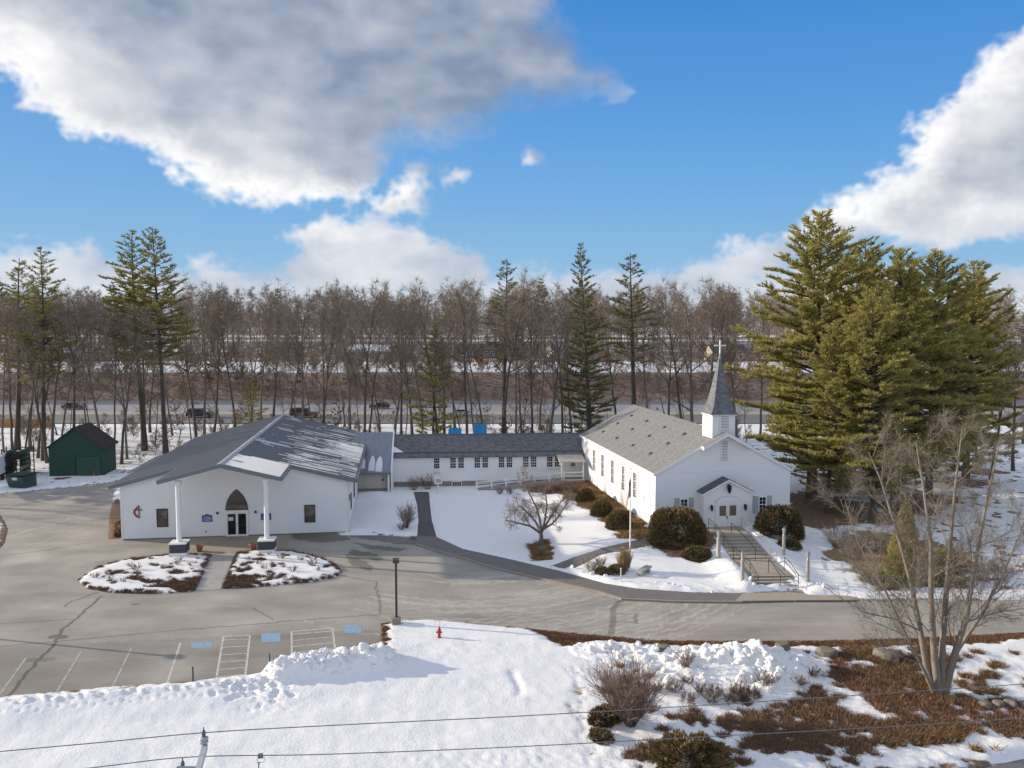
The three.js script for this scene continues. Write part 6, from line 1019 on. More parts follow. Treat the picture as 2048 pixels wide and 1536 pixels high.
  cov(tuft(1, 16, 0.22, 0.3, 0.7), mat(.22, .135, .085, .9), 12000, 21, 4, 34, 34, 47, (x, f) => bareKind(3, x, f), 'heath_cover', 'red-brown heath covering the planted bank', 1);
  cov(tuft(2, 16, 0.22, 0.3, 0.7), mat(.23, .155, .075, .9), 4000, 22, 17, 34, 34.5, 47, (x, f) => bareKind(3, x, f) && fbm(x * .4 + 3, f * .4, 2) > 0, 'dry_grass_cover', 'tan dry grass patches on the planted bank', 1.1);
  cov(tuft(3, 14, 0.2, 0.3, 0.6), mat(.17, .10, .065, .9), 2400, 23, -33, -12, 56, 68, (x, f) => bareKind(2, x, f, 0.02), 'island_heath', 'dark brown heath in the entrance islands', 0.9);
  cov(tuft(4, 16, 0.22, 0.3, 0.8), mat(.27, .17, .075, .9), 3200, 24, -1, 14, 60, 96, (x, f) => bareKind(1, x, f), 'straw_cover', 'straw-coloured dead grass beside the church', 1);
  cov(tuft(6, 3, 0.1, 0.25, 1.4), mat(.15, .09, .05, .9), 1500, 26, -26, 34, 33, 62, (x, f) => { const [s] = cover(x, f); return hardAt(x, f) > 0.1 && s > 0.1 && s < 1.3 && (x > 3.5 || hardAt(x, f) < 1.5); }, 'leaf_scatter', 'scattered dead leaves and twig bits lying on the snow', 0.8);
  cov(tuft(5, 8, 0.12, 0.3, 1.2), mat(.20, .11, .055, .9), 5000, 25, -8, 36, 45, 50.5, (x, f) => bareKind(0, x, f), 'leaf_litter', 'brown leaf litter along the drive edge', 1);
}

// ---------- church steps, rails, lamp posts ----------
{
  const SX = 19.12, SF = 57.5, S = thing('church_steps', 'wide concrete steps in two flights climbing to the church doors', 'steps', null, [SX, 0, -SF], 0.03);
  const stepM = mat(1, 1, 1, .9, { map: grain(.36, .31, .245, 4, .2, 512, 0.4) }), riserM = stepM;
  const lv = []; let y = 0.125, s = 0;
  for (let k = 0; k < 4; k++) { y += 0.1; lv.push([s, k < 3 ? s + 0.42 : 5.7, y]); s += 0.42; } s = 5.7; for (let k = 0; k < 7; k++) { y += 0.085; lv.push([s, k < 6 ? s + 0.76 : 14.0, y]); s += 0.76; }
  for (const [a, b, h] of lv) { const o = part(b - a > 2 ? 'landing' : 'step', new MB().box(-1.5, h - 0.05, -b, 1.5, h, -a + 0.03), stepM, S); part('riser', new MB().box(-1.5, -0.4, -b + 0.002, 1.5, h - 0.05, -a), riserM, o); }
  for (const q of [-1, 1]) { const o = [[0, -0.4], [0.1, 0.1], [1.5, 0.5], [5.6, 0.52], [10.6, 1.06], [13.6, 1.1], [13.6, -0.4]]; part('cheek_wall', new MB().add(new MB().prism(o, q > 0 ? 1.505 : -1.67, q > 0 ? 1.67 : -1.505).geometry(), turnY(Math.PI / 2, 0, 0, 0)), riserM, S); }
  const rail = (name, label, m, x, pts, posts, second) => {          // pts: [distance up the steps, height]
    const t = thing(name, label, 'handrail', null, [SX, 0, -SF], 0.03);
    part('top_rail', new MB().tube(pts.map(([a, h]) => [x, h, -a]), 0.024, 7), m, t); if (second) part('lower_rail', new MB().tube(pts.map(([a, h]) => [x, h - 0.3, -a]), 0.018, 6), m, t);
    for (const [a, h0, h1] of posts) part('post', new MB().tube([[x, h0, -a], [x, h1, -a]], 0.022, 6), m, t);
  };
  const bl = M.blackMetal, si = mat(.42, .42, .41, .35, { metalness: .7 });
  rail('handrail', 'black centre rail of the lower church flight', bl, 0.1, [[-0.5, 1.05], [-0.1, 1.1], [1.4, 1.5], [2.1, 1.5]], [[-0.4, 0.1, 1.06], [2.1, 0.5, 1.5]]);
  rail('handrail', 'black centre rail of the upper church flight', bl, 0.1, [[5.0, 1.45], [5.4, 1.5], [10.6, 2.0], [11.4, 2.0]], [[5.1, 0.5, 1.46], [11.4, 1.0, 2.0]]);
  rail('handrail', 'black outer rail of the lower church flight on the flagpole side', bl, -1.48, [[-0.4, 1.05], [0, 1.1], [1.5, 1.5], [5.4, 1.55]], [[-0.3, 0.1, 1.06], [1.5, 0.5, 1.5], [3.5, 0.5, 1.53]], true);
  rail('handrail', 'black outer rail of the upper church flight on the huge bush side', bl, -1.48, [[5.5, 1.5], [10.8, 2.05], [12.9, 2.05]], [[5.6, 0.5, 1.5], [8.2, 0.7, 1.8], [10.8, 1.0, 2.05], [12.9, 1.0, 2.05]], true);
  rail('handrail', 'black outer rail of the lower church flight on the thicket side', bl, 1.48, [[-0.3, 1.05], [0.1, 1.12], [1.6, 1.5], [2.6, 1.52]], [[-0.2, 0.1, 1.06], [2.6, 0.5, 1.52]], true);
  rail('handrail', 'bright double metal rail of the upper church flight', si, 1.48, [[4.2, 1.4], [5.3, 1.5], [10.8, 2.05], [13.0, 2.05]], [[4.2, 0.5, 1.4], [5.6, 0.5, 1.5], [10.8, 1.0, 2.05], [13.0, 1.0, 2.05]], true);
  for (const [x, f, l] of [[16.35, 63.3, 'granite lamp post beside the upper flight, near the huge bush'], [16.75, 58.0, 'granite lamp post beside the lower flight, on the flagpole lawn'], [21.75, 64.0, 'granite lamp post beside the upper flight, near the dark rounded bush'], [21.5, 58.0, 'granite lamp post beside the lower flight, on the thicket lawn']]) {
    const g = gy(x, f), t = thing('lamp_post', l, 'lamp post', null, [x, g - 0.25, -f], x);
    part('granite_post', new THREE.CylinderGeometry(0.155, 0.185, 1.85, 4, 1).rotateY(Math.PI / 4).translate(0, 0.925, 0), M.stone, t);
    const la = part('lantern', new THREE.CylinderGeometry(0.155, 0.1, 0.34, 6, 1, true).translate(0, 2.1, 0), mat(.42, .42, .4, .4, { metalness: .4, wireframe: false }), t); part('lantern_glass', new THREE.CylinderGeometry(0.135, 0.085, 0.32, 6).translate(0, 2.1, 0), mat(.6, .6, .58, .15), la); part('lantern_cap', new THREE.ConeGeometry(0.2, 0.2, 6).translate(0, 2.37, 0), mat(.36, .37, .36, .4, { metalness: .4 }), la); part('finial', new THREE.SphereGeometry(0.04, 8, 6).translate(0, 2.49, 0), M.grayMetal, la); part('neck', new THREE.CylinderGeometry(0.06, 0.09, 0.1, 8).translate(0, 1.89, 0), M.grayMetal, t);
  }
}
// ---------- flagpole, bench, little things by the church ----------
{
  const x = 9.08, f = 61.5, g = gy(x, f), H = yAt(938, f) - g, t = thing('flagpole', 'white flagpole standing in the snow beside the tall dry grass', 'flagpole', null, [x, g - 0.2, -f]);
  part('pole', new MB().tube([[0, 0, 0], [0, H * 0.5, 0], [0, H + 0.2, 0]], [0.06, 0.05, 0.03], 12), M.trim, t); part('finial', new THREE.SphereGeometry(0.07, 12, 8).translate(0, H + 0.26, 0), mat(.5, .4, .15, .3, { metalness: .8 }), t); part('halyard', new MB().tube([[0.05, 1.4, 0.04], [0.06, H, 0.03]], 0.006, 4), M.trim, t);
  // the flag hangs in folds from the pole
  const W = 16, N = 26, mb = new MB(), P = (u, v) => { const fold = Math.sin(u * 9 + v * 1.5) * 0.11 * (0.3 + u), drop = u * 1.05 + v * 1.55; return [-(0.03 + u * 0.42 * (0.55 + 0.45 * v)) , H - 0.25 - drop, fold + 0.04]; };
  for (let i = 0; i < W; i++) for (let j = 0; j < N; j++) { const c = [[i, j + 1], [i + 1, j + 1], [i + 1, j], [i, j]].map(([a, b]) => [a / W, b / N]); mb.face(c.map(([a, b]) => P(a, b)), c.map(([a, b]) => [a, 1 - b])); }
  const flagTex = tex(256, 256, (u, v) => { const y = 1 - v; if (u < 0.42 && y < 7 / 13) { const a = (u / 0.42 * 11), b = y / (7 / 13) * 9, fx = a - Math.floor(a) - 0.5, fy = b - Math.floor(b) - 0.5; return (Math.floor(a) + Math.floor(b)) % 2 === 0 && fx * fx + fy * fy < 0.09 ? [.85, .85, .9] : [.1, .12, .3]; } return Math.floor(y * 13) % 2 ? [.85, .83, .82] : [.6, .1, .14]; }, { repeat: false });
  const fl = thing('flag', 'limp red white and blue striped flag hanging from the flagpole', 'flag', null, [x, g - 0.2, -f], 0.4); part('cloth', mb, new THREE.MeshStandardMaterial({ map: flagTex, roughness: .85 }), fl); part('grommet', new THREE.TorusGeometry(0.03, 0.008, 6, 12).translate(-0.02, H - 0.26, 0.04), M.grayMetal, fl);
  const b = thing('stone_bench', 'grey stone bench with snow on its end, beside the flagpole', 'bench', null, [10.0, gy(10, 60.4) - 0.08, -60.4], 0.95); part('seat', new MB().box(-0.85, 0.42, -0.24, 0.85, 0.55, 0.24), M.stone, b); for (const q of [-0.55, 0.55]) part('leg', new MB().box(q - 0.1, 0, -0.2, q + 0.1, 0.42, 0.2), M.stone, b);
  single('marker_post', new MB().cbox(0, 0, 0, 0.09, 1.05, 0.09).add(new THREE.ConeGeometry(0.09, 0.1, 4).rotateY(Math.PI / 4).translate(0, 1.1, 0)), M.trim, 'short white marker post at the edge of the flagpole lawn', 'post', null, [7.95, gy(7.95, 58.2) - 0.1, -58.2]);
  const hx = -8.35, hf = 90.6, bh = thing('little_house_box', 'small white house-shaped box on a post beside the courtyard path', 'post box', null, [hx, gy(hx, hf) - 0.1, -hf], 0.3); part('post', new MB().cbox(0, 0, 0, 0.1, 1.15, 0.1).cbox(0, 0, 0, .1, .2, .1), M.trim, bh);
  const bx = part('box', new MB().prism([[-0.42, 1.1], [0.42, 1.1], [0.42, 1.75], [0, 2.15], [-0.42, 1.75]], -0.3, 0.3), mat(.78, .75, .66, .6), bh); part('roof', new MB().slab([[-0.52, 1.72, 0.36], [0, 2.21, 0.36], [0, 2.21, -0.36], [-0.52, 1.72, -0.36]], 0.05).slab([[0, 2.21, 0.36], [0.52, 1.72, 0.36], [0.52, 1.72, -0.36], [0, 2.21, -0.36]], 0.05), mat(.7, .68, .62, .7), bx); part('opening', new MB().box(-0.28, 1.25, 0.3, 0.28, 1.65, 0.31), mat(.35, .36, .36, .5), bx);
}
// ---------- wheelchair ramp with rails, awning over the side door ----------
{
  const [rx, rf] = toWorld(WING, 0, -2.0), RA = thing('wheelchair_ramp', 'grey wooden wheelchair ramp with white railings rising along the wing', 'ramp', null, [rx, 0, -rf], WING.yaw);
  const wood = mat(1, 1, 1, .85, { map: grain(.30, .28, .26, 8, .2, 256, .5) }), y0 = 0.12, y1 = 1.15, x0 = 9.6, x1 = 19.6, yy = (x) => lerp(y0, y1, clamp((x - x0) / (x1 - x0)));
  part('ramp_deck', new MB().slab([[x0, y0, 0.75], [x1, y1, 0.75], [x1, y1, -0.65], [x0, y0, -0.65]], 0.14), wood, RA); part('landing', new MB().box(x1 + .003, y1 - 0.14, -1.9, 22.2, y1, 0.75), wood, RA);
  part('skirt', new MB().prism([[x0 + 0.6, -0.2], [22.2, -0.2], [22.2, y1 - 0.15], [x1, y1 - 0.15], [x0 + 0.6, y0 - 0.08]], 0.68, 0.73), mat(.33, .32, .31, .85), RA);
  for (const z of [0.7, -0.6]) { for (let x = x0 + 0.2; x < 20; x += 1.66) part('railing_post', new MB().box(x - 0.05, yy(x) - 0.1, z - 0.05, x + 0.05, yy(x) + 0.98, z + 0.05), M.trim, RA); for (const h of [0.95, 0.52]) part('rail', new MB().slab([[x0, yy(x0) + h, z + 0.035], [x1 + 0.3, y1 + h, z + 0.035], [x1 + 0.3, y1 + h, z - 0.035], [x0, yy(x0) + h, z - 0.035]], 0.09), M.trim, RA); }
  for (const h of [0.95, 0.5, 0.06]) part('rail', new MB().box(x1 + 0.3, y1 + h - 0.09, 0.66, 22.1, y1 + h, 0.74), M.trim, RA);
  const AW = thing('door_awning', 'striped metal awning on white posts over the church side door', 'awning', null, [rx, 0, -rf], WING.yaw);
  part('canopy', new MB().slab([[19.2, 3.35, 0.95], [22.2, 3.35, 0.95], [22.2, 3.75, -1.5], [19.2, 3.75, -1.5]], 0.08), mat(.62, .55, .48, .6), AW); for (let k = 0; k < 10; k++) part('slat', new MB().slab([[19.25 + k * 0.3, 3.38, 0.96], [19.38 + k * 0.3, 3.38, 0.96], [19.38 + k * 0.3, 3.78, -1.5], [19.25 + k * 0.3, 3.78, -1.5]], 0.03), mat(.42, .36, .31, .6), AW);
  for (const x of [19.5, 22.0]) part('post', new MB().box(x - 0.06, y1, 0.66, x + 0.06, 3.3, 0.78), M.trim, AW); part('side_panel', new MB().prism([[19.2, 2.9], [19.75, 3.3], [19.2, 3.3]], 0.86, 0.9), M.trim, AW);
}
// ---------- lot furniture ----------
{
  const lamp = (x, f, label) => { const t = thing('parking_lamp', label, 'lamp post', null, [x, gy(x, f) - 0.15, -f], 0.15), H = 4.15; part('base', new MB().cbox(0, -0.2, 0, 0.55, 0.75, 0.55), M.foundation, t); part('pole', new MB().box(-0.07, 0.55, -0.07, 0.07, H, 0.07), mat(.05, .042, .035, .5, { metalness: .3 }), t); const h = part('lamp_head', new MB().box(-0.2, H - 0.05, -0.3, 0.2, H + 0.14, 0.3), mat(.05, .042, .035, .5), t); part('lens', new MB().box(-0.15, H - 0.07, -0.22, 0.15, H - 0.05, 0.22), mat(.5, .5, .46, .3), h); return t; };
  lamp(-7.3, 50.2, 'brown square lamp post on a concrete base at the snow corner'); lamp(-33.9, 48.6, 'brown square lamp post at the far end of the parking lot, past the last bay');
  const hx = -4.4, hf = 47.9, hy = gy(hx, hf) - 0.05, t = thing('fire_hydrant', 'red fire hydrant standing in the snowy lawn by the drive', 'fire hydrant', null, [hx, hy, -hf]), red = mat(.42, .03, .028, .45); t.scale.set(.72, .88, .72);
  part('barrel', new THREE.LatheGeometry([[0.001, 0], [0.2, 0], [0.2, 0.06], [0.13, 0.08], [0.13, 0.52], [0.17, 0.54], [0.17, 0.6], [0.13, 0.62], [0.11, 0.72], [0.04, 0.78], [0.04, 0.84], [0.001, 0.84]].map(([a, b]) => new THREE.Vector2(a, b)), 18), red, t); for (const a of [0, Math.PI / 2, Math.PI]) part('outlet', new THREE.CylinderGeometry(0.07, 0.07, 0.14, 12).rotateZ(Math.PI / 2).translate(0.17, 0.42, 0).rotateY(a), red, t); part('flag_rod', new MB().tube([[0.05, 0.6, 0], [0.06, 1.35, 0]], 0.008, 4), red, t);
  for (const [x, f, h, l] of [[-17.0, 42.1, 0.85, 'dark green sign post at the lot edge beside the first hatched bay'], [-13.2, 43.1, 1.15, 'tall dark green sign post between the snow heap and hatched bay'], [-8.75, 44.6, 1.0, 'dark green sign post rising out of the plowed snow heap']]) { const p = thing('sign_post', l, 'post', null, [x, -0.35, -f], 0.2), gm = mat(.02, .055, .04, .5); part('post', new MB().box(-0.035, 0, -0.02, 0.035, h + 0.3, 0.02), gm, p); part('cap', new MB().box(-0.045, h + 0.3, -0.03, 0.045, h + 0.33, 0.03), gm, p); }
  const pot = (x, f, l) => { const p = thing('flower_pot', l, 'flower pot', null, [x, 0.03, -f]); part('pot', new THREE.LatheGeometry([[0.001, 0], [0.2, 0], [0.29, 0.42], [0.33, 0.42], [0.33, 0.52], [0.28, 0.52], [0.27, 0.46], [0.001, 0.44]].map(([a, b]) => new THREE.Vector2(a, b)), 20), mat(.28, .13, .08, .8), p); const s = twigShrub(x * 10 | 0, 0.3, 0.3, 10, { fineL: .1, kids: [2], fine: 2 }); part('dead_stems', s[0], M.twig, p).position.y = 0.42; };
  pot(-26.2, 67.0, 'terracotta pot beside the pedestal near the clothes closet sign'); pot(-21.9, 67.6, 'terracotta pot beside the pedestal near the pantry sign');
}
// ---------- back of the lot: shed, canoes, dumpster, trailer ----------
{
  const SH = { x: -57.6, f: 100.2, yaw: 0.02 }, sh = thing('shed', 'dark green wooden shed with brown shingle roof at the back of the lot', 'shed', null, [SH.x, 0.02, -SH.f], 0.10), gr = mat(1, 1, 1, .8, { map: tex(256, 128, (u, v) => { const q = (v * 12) % 1, n = 1 + 0.2 * noise(u * 20, v * 40); return [gam(.018 * n * (q < .1 ? .7 : 1)), gam(.062 * n * (q < .1 ? .7 : 1)), gam(.042 * n * (q < .1 ? .7 : 1))]; }, { rx: .5, ry: .6 }) });
  const w = 6.3, d = 4.6, e = 3.9, r = 6.3; part('wall', new MB().prism([[0, 0], [w, 0], [w, e], [w / 2, r - 0.1], [0, e]], -d, 0), gr, sh);
  part('siding', clapboards(new MB(), 0.02, e, () => [0, w], 0, 0.18, 0.02), gr, sh); const m = (r - e) / (w / 2), ry = (a) => r - m * Math.abs(a - w / 2); part('roof', new MB().slab([[-0.35, ry(-.35), 0.25], [w / 2, r, 0.25], [w / 2, r, -d - .25], [-0.35, ry(-.35), -d - .25]], 0.1).slab([[w / 2, r, 0.25], [w + .35, ry(-.35), 0.25], [w + .35, ry(-.35), -d - .25], [w / 2, r, -d - .25]], 0.1), mat(1, 1, 1, .95, shingles(.055, .042, .036, .3)), sh);
  const dr = part('door', new MB().box(3.25, 0.05, 0.03, 6.1, 2.5, 0.09), mat(.02, .07, .047, .7), sh); part('door_gap', new MB().box(3.12, 0.05, 0.025, 3.24, 2.5, 0.05), mat(.008, .012, .01, .9), dr); part('handle', new MB().box(5.5, 1.2, 0.09, 5.6, 1.45, 0.14), M.blackMetal, dr);
  // canoe rack
  const cx = -62.2, cf = 101.5, g = gy(cx, cf), rk = thing('canoe_rack', 'wooden rack holding stacked canoes beside the shed', 'rack', null, [cx, g - 0.05, -cf], 0.35), rw = mat(.10, .075, .05, .85); for (const z of [1.2, -1.2]) for (const x of [-1.5, 0, 1.5]) part('post', new MB().box(x - 0.06, 0, z - 0.06, x + 0.06, 3.5, z + 0.06), rw, rk); for (const z of [1.2, -1.2]) for (let k = 0; k < 6; k++) part('arm', new MB().box(-1.6, 0.35 + k * 0.58, z + 0.065, 1.6, 0.43 + k * 0.58, z + 0.13), rw, rk);
  const canoe = (() => { const mb = new MB(), N = 14, K = 8, P = (i, k) => { const t = i / N * 2 - 1, hw = 0.42 * Math.pow(1 - t * t * t * t, 0.7) * (1 - 0.35 * t * t), a = Math.PI * k / K, sh = 0.16 * t * t * t * t; return [Math.cos(a) * hw, 0.42 * Math.pow(Math.sin(a), 0.7) + (k === 0 || k === K ? -sh : -sh * 0.2), t * 2.5]; }; for (let i = 0; i < N; i++) for (let k = 0; k < K; k++) mb.face([P(i, k), P(i + 1, k), P(i + 1, k + 1), P(i, k + 1)]); return mb.geometry(); })();
  const cc = [[.02, .05, .07], [.02, .055, .035], [.09, .02, .02], [.025, .05, .03], [.02, .04, .05], [.015, .05, .035], [.02, .05, .04], [.22, .21, .19], [.018, .045, .03], [.03, .06, .05]];
  for (let k = 0; k < 5; k++) for (const [j, q] of [[0, -0.78], [1, 0.78]]) { const n = k * 2 + j, a = 0.35; const t = thing('canoe', n === 2 ? 'dark red upturned canoe in the canoe rack' : n === 7 ? 'pale grey upturned canoe low in the canoe rack' : 'dark upturned canoe in the canoe rack', 'canoe', n === 2 || n === 7 ? null : 'dark canoes in the rack', [cx + q * Math.cos(a), g + 0.44 + (5 - 1 - k) * 0.58 + 0.58 * 0, -cf - q * Math.sin(a)], a + 0.05 * Math.sin(n * 5)); part('hull', canoe, mat(...cc[n], .45), t); part('gunwale', new MB().box(-0.43, -0.03, -0.9, -0.4, 0.02, 0.9).box(0.4, -0.03, -0.9, 0.43, 0.02, 0.9).box(-0.4, -.03, -.03, .4, .0, .03), mat(.45, .44, .42, .5), t); }
  const dx = -57.0, df = 93.6, dt = thing('dumpster', 'dark green sloping dumpster with a white label at the lot edge', 'dumpster', null, [dx, gy(dx, df) * 0 + 0.1, -df], -0.25), dg = mat(.02, .06, .05, .5); part('bin', new MB().add(new MB().prism([[-0.9, 0], [0.7, 0], [1.05, 0.9], [1.05, 1.4], [-0.9, 1.55]], -1.15, 1.15).geometry(), turnY(-Math.PI / 2)), dg, dt); part('lid', new MB().slab([[-1.2, 1.58, 0.95], [1.2, 1.58, 0.95], [1.2, 1.7, -1.0], [-1.2, 1.7, -1.0]], 0.07), mat(.012, .02, .02, .6), dt); part('label_plate', new MB().box(-0.35, 1.02, 1.06, 0.35, 1.32, 1.075), mat(.6, .6, .6, .6), dt); for (const q of [-1, 1]) part('fork_pocket', new MB().box(q * 1.16 - 0.08, 0.85, -0.6, q * 1.16 + 0.08, 1.05, 0.7), dg, dt);
  const tx = -61.9, tf = 97.0, tr = thing('trailer', 'white box trailer with black wheel beside the dumpster', 'trailer', null, [tx, 0.12, -tf], 0.2); part('box', new MB().box(-2.2, 0.75, -4, 0, 2.9, 0), mat(.7, .72, .76, .5), tr); part('frame', new MB().box(-2.1, 0.5, -3.9, -0.1, 0.74, 0.1), M.blackMetal, tr); for (const z of [-0.9, -2.6]) part('wheel', new THREE.CylinderGeometry(0.38, 0.38, 0.24, 20).rotateZ(Math.PI / 2).translate(0.06, 0.38, z), mat(.02, .02, .02, .9), tr); part('rear_lamp', new MB().box(-0.3, 0.55, 0.1, -0.12, 0.68, 0.13), mat(.4, .02, .02, .4), tr);
  const bd = thing('notice_board', 'faded red board on two posts behind the dumpster', 'board', null, [-63.2, gy(-63.2, 102.8), -102.8 + 0], 0.1); for (const q of [-0.4, 0.4]) part('post', new MB().box(q - 0.05, -.2, -0.05, q + 0.05, 2.3, 0.05), rw, bd); part('board', new MB().box(-0.65, 1.75, 0.055, 0.65, 2.8, 0.11), mat(.42, .20, .17, .7), bd);
  const cnx = -52.3, cnf = 100.8, cn = thing('traffic_cone', 'orange traffic cone with white collar against the shed corner', 'traffic cone', null, [cnx, gy(cnx, cnf), -cnf]); part('cone', new THREE.CylinderGeometry(0.05, 0.24, 1.0, 16).translate(0, 0.54, 0), mat(.5, .07, .03, .6), cn); part('collar', new THREE.CylinderGeometry(0.115, 0.165, 0.22, 16).translate(0, 0.68, 0), M.trim, cn); part('base', new MB().cbox(0, 0, 0, 0.6, 0.05, 0.6), mat(.03, .03, .03, .8), cn);
  // blue boxes standing behind the wing
  for (const [u, v, wd, h, l] of [[910, 866, 1.65, 7.25, 'wide low blue play tower roof behind the wing'], [960, 858, 1.65, 7.65, 'taller blue play tower roof behind the wing']]) { const f = 104.5, x = xAt(u, v, f), bl = mat(.01, .25, .5, .5), t = thing('play_tower', l, 'play tower', null, [x, gy(x, f) - 0.1, -f], 0.08); part('roof_panel', new MB().slab([[-wd / 2 - .1, yAt(874, f) - 0.9, 0.85], [wd / 2 + .1, yAt(874, f) - 0.9, 0.85], [wd / 2, yAt(v - 9, f) , -0.1], [-wd / 2, yAt(v - 9, f), -0.1]], 0.06).slab([[-wd / 2, yAt(v - 9, f), -.103], [wd / 2, yAt(v - 9, f), -.103], [wd / 2 + .1, yAt(874, f) - 0.9, -1.05], [-wd / 2 - .1, yAt(874, f) - 0.9, -1.05]], 0.06), bl, t); for (const a of [-1, 1]) for (const b of [-0.9, 0.7]) part('post', new MB().box(a * (wd / 2 - 0.1) - 0.06, 0, b - 0.06, a * (wd / 2 - 0.1) + 0.06, yAt(874, f) - 0.75, b + 0.06), rw, t); part('deck', new MB().box(-wd / 2 + .2, 1.8, -.8, wd / 2 - .2, 1.92, .6), rw, t); }
}
// ---------- stones on the bank ----------
{
  const rock = (seed, rx, ry, rz) => { const g = new THREE.IcosahedronGeometry(1, 3), P = g.attributes.position; for (let k = 0; k < P.count; k++) { const x = P.getX(k), y = P.getY(k), z = P.getZ(k), n = 1 + 0.28 * noise(x * 1.3 + seed, y * 1.3 + z * 1.1) + 0.09 * noise(x * 4 + seed, z * 4 + y * 3); let c = [x * n, y * n, z * n]; c = [clamp(c[0], -0.95, 0.9), clamp(c[1], -0.9, 0.72), clamp(c[2], -0.85, 0.95)]; P.setXYZ(k, c[0] * rx, c[1] * ry, c[2] * rz); } g.computeVertexNormals(); return g; };
  const rm = mat(1, 1, 1, .92, { map: grain(.19, .165, .13, 3, .4, 256, 2) });
  const put = (x, f, rx, ry, rz, turn, l, grp) => { if (!grp) { rx *= .7; ry *= .72; rz *= .7; } const o = single('boulder', rock(x * 3, rx, ry, rz), rm, l, 'boulder', grp, [x, gy(x, f) + ry * 0.22, -f], turn); return o; };
  put(15.7, 46.0, .75, .55, .5, .4, 'squat grey boulder at the edge of the large snow heap'); put(18.1, 45.5, .95, .6, .6, -.4, 'leaning flat-faced boulder between the leaf strip and heath'); put(21.3, 45.0, 1.1, .8, .75, -.7, 'largest boulder on the bank, near the many-stemmed tree'); put(8.75, 45.6, .6, .42, .45, .2, 'small boulder half buried in the plowed snow'); put(20.0, 45.9, .3, .28, .3, 0, 'pale round stone beside the largest boulder');
  const R = rng(9); for (let k = 0; k < 11; k++) put(23.9 + k * 0.62 + R() * 0.2, 39.6 - k * 0.03 + R() * 0.25, .28 + R() * .2, .24 + R() * .12, .25 + R() * .1, R() * 6, 'rounded stone in the low edging below the many-stemmed tree', 'stones of the low edging');
}
// ---------- power line in front of the lawn ----------
{
  const f0 = 18, A0 = [xAt(408, 1490, f0), yAt(1490, f0)], slope = 0.19, fAt = (u, v) => { let f = f0; for (let k = 0; k < 20; k++) f = f0 + slope * (xAt(u, v, f) - A0[0]); return f; };
  const gI = mat(.40, .42, .45, .35), dI = mat(.10, .12, .19, .4);
  const insulator = (x, y, f, l) => { const t = thing('insulator', l, 'insulator', null, [x, y, -f]); part('pin', new THREE.CylinderGeometry(0.02, 0.045, 0.07, 10).translate(0, 0.035, 0), M.grayMetal, t); part('skirt', new THREE.LatheGeometry([[0.001, 0.05], [0.09, 0.05], [0.1, 0.09], [0.065, 0.11], [0.1, 0.14], [0.1, 0.17], [0.05, 0.2], [0.001, 0.2]].map(([a, b]) => new THREE.Vector2(a, b)), 20), gI, t); part('clamp', new THREE.LatheGeometry([[0.001, 0.2], [0.042, 0.2], [0.045, 0.3], [0.03, 0.34], [0.015, 0.36], [0.012, 0.42], [0.001, 0.43]].map(([a, b]) => new THREE.Vector2(a, b)), 12), dI, t); return t; };
  const px = xAt(366, 1552, f0 - 0.4), pf = f0 - 0.4, py = yAt(1552, f0 - 0.4);
  const pole = thing('utility_pole', 'wooden utility pole with a pale crossarm carrying the power line', 'utility pole', null, [px, lay(px, pf) - 0.6, -pf]); const base = lay(px, pf) - 0.6;
  part('pole', new MB().tube([[0, 0, 0], [0, py - base, 0]], [0.17, 0.12], 14), mat(1, 1, 1, .9, { map: grain(.20, .16, .125, 8, .3) }), pole);
  const ax = A0[0] - px, ay = A0[1] - base; const dirx = 0.233; part('crossarm', new MB().slab([[ax - .06, ay, -(f0 - pf) - .06], [ax - .06 + dirx * 1.4, ay, 1.0 - .06], [ax + .06 + dirx * 1.4, ay, 1.0 - .06], [ax + .06, ay, -(f0 - pf) - .06]], 0.12), mat(.42, .44, .46, .6), pole); part('arm_bracket', new MB().box(0, ay - .12, .28, ax + .2, ay - .125 + .08 - .085, .36), M.grayMetal, pole);
  insulator(A0[0], A0[1], f0, 'stacked grey insulator on the crossarm end under the upper wire'); insulator(px, py, pf, 'stacked grey insulator on the pole top under the lower wire');
  const wm = mat(.16, .165, .175, .5), wire = (pts, l) => { const c = new THREE.CatmullRomCurve3(pts.map(([u, v]) => { const f = fAt(u, v); return V(xAt(u, v, f), yAt(v, f), -f); })); single('power_wire', new THREE.TubeGeometry(c, 120, 0.0125, 6), wm, l, 'wire'); return c; };
  wire([[-500, 1550], [0, 1503], [200, 1485], [407, 1465.5], [700, 1449], [1024, 1433], [1400, 1411], [1750, 1388], [2048, 1368], [2500, 1335]], 'upper power wire crossing in front of the snowy lawn'); wire([[-500, 1610], [180, 1536], [366, 1515], [640, 1509], [1024, 1494], [1400, 1474], [1750, 1455], [2048, 1436], [2500, 1400]], 'lower power wire crossing in front of the snowy lawn');
  wire([[1700, 1580], [1906, 1538], [2048, 1523], [2500, 1480]], 'lowest pale wire above the street');
  const cu = 521, cv = 1510.5, cf = fAt(cu, cv), ct = thing('wire_clamp', 'grey clamp with a square wire loop hanging on the lower power wire', 'wire clamp', null, [xAt(cu, cv, cf), yAt(cv, cf), -cf], 0.2); part('body', new MB().box(-0.055, -0.06, -0.04, 0.055, 0.03, 0.04), mat(.12, .16, .17, .5), ct); part('loop', new MB().tube([[-0.05, -0.05, 0], [-0.08, -0.08, 0], [-0.08, -0.17, 0], [0.08, -0.17, 0], [0.08, -0.06, 0], [0.05, -0.04, 0]], 0.008, 6), M.grayMetal, ct); part('hook', new MB().tube([[-0.04, -0.17, 0], [-0.045, -0.25, 0], [-0.06, -0.4, 0]], [0.022, 0.014, 0.007], 7), dI, ct);
}
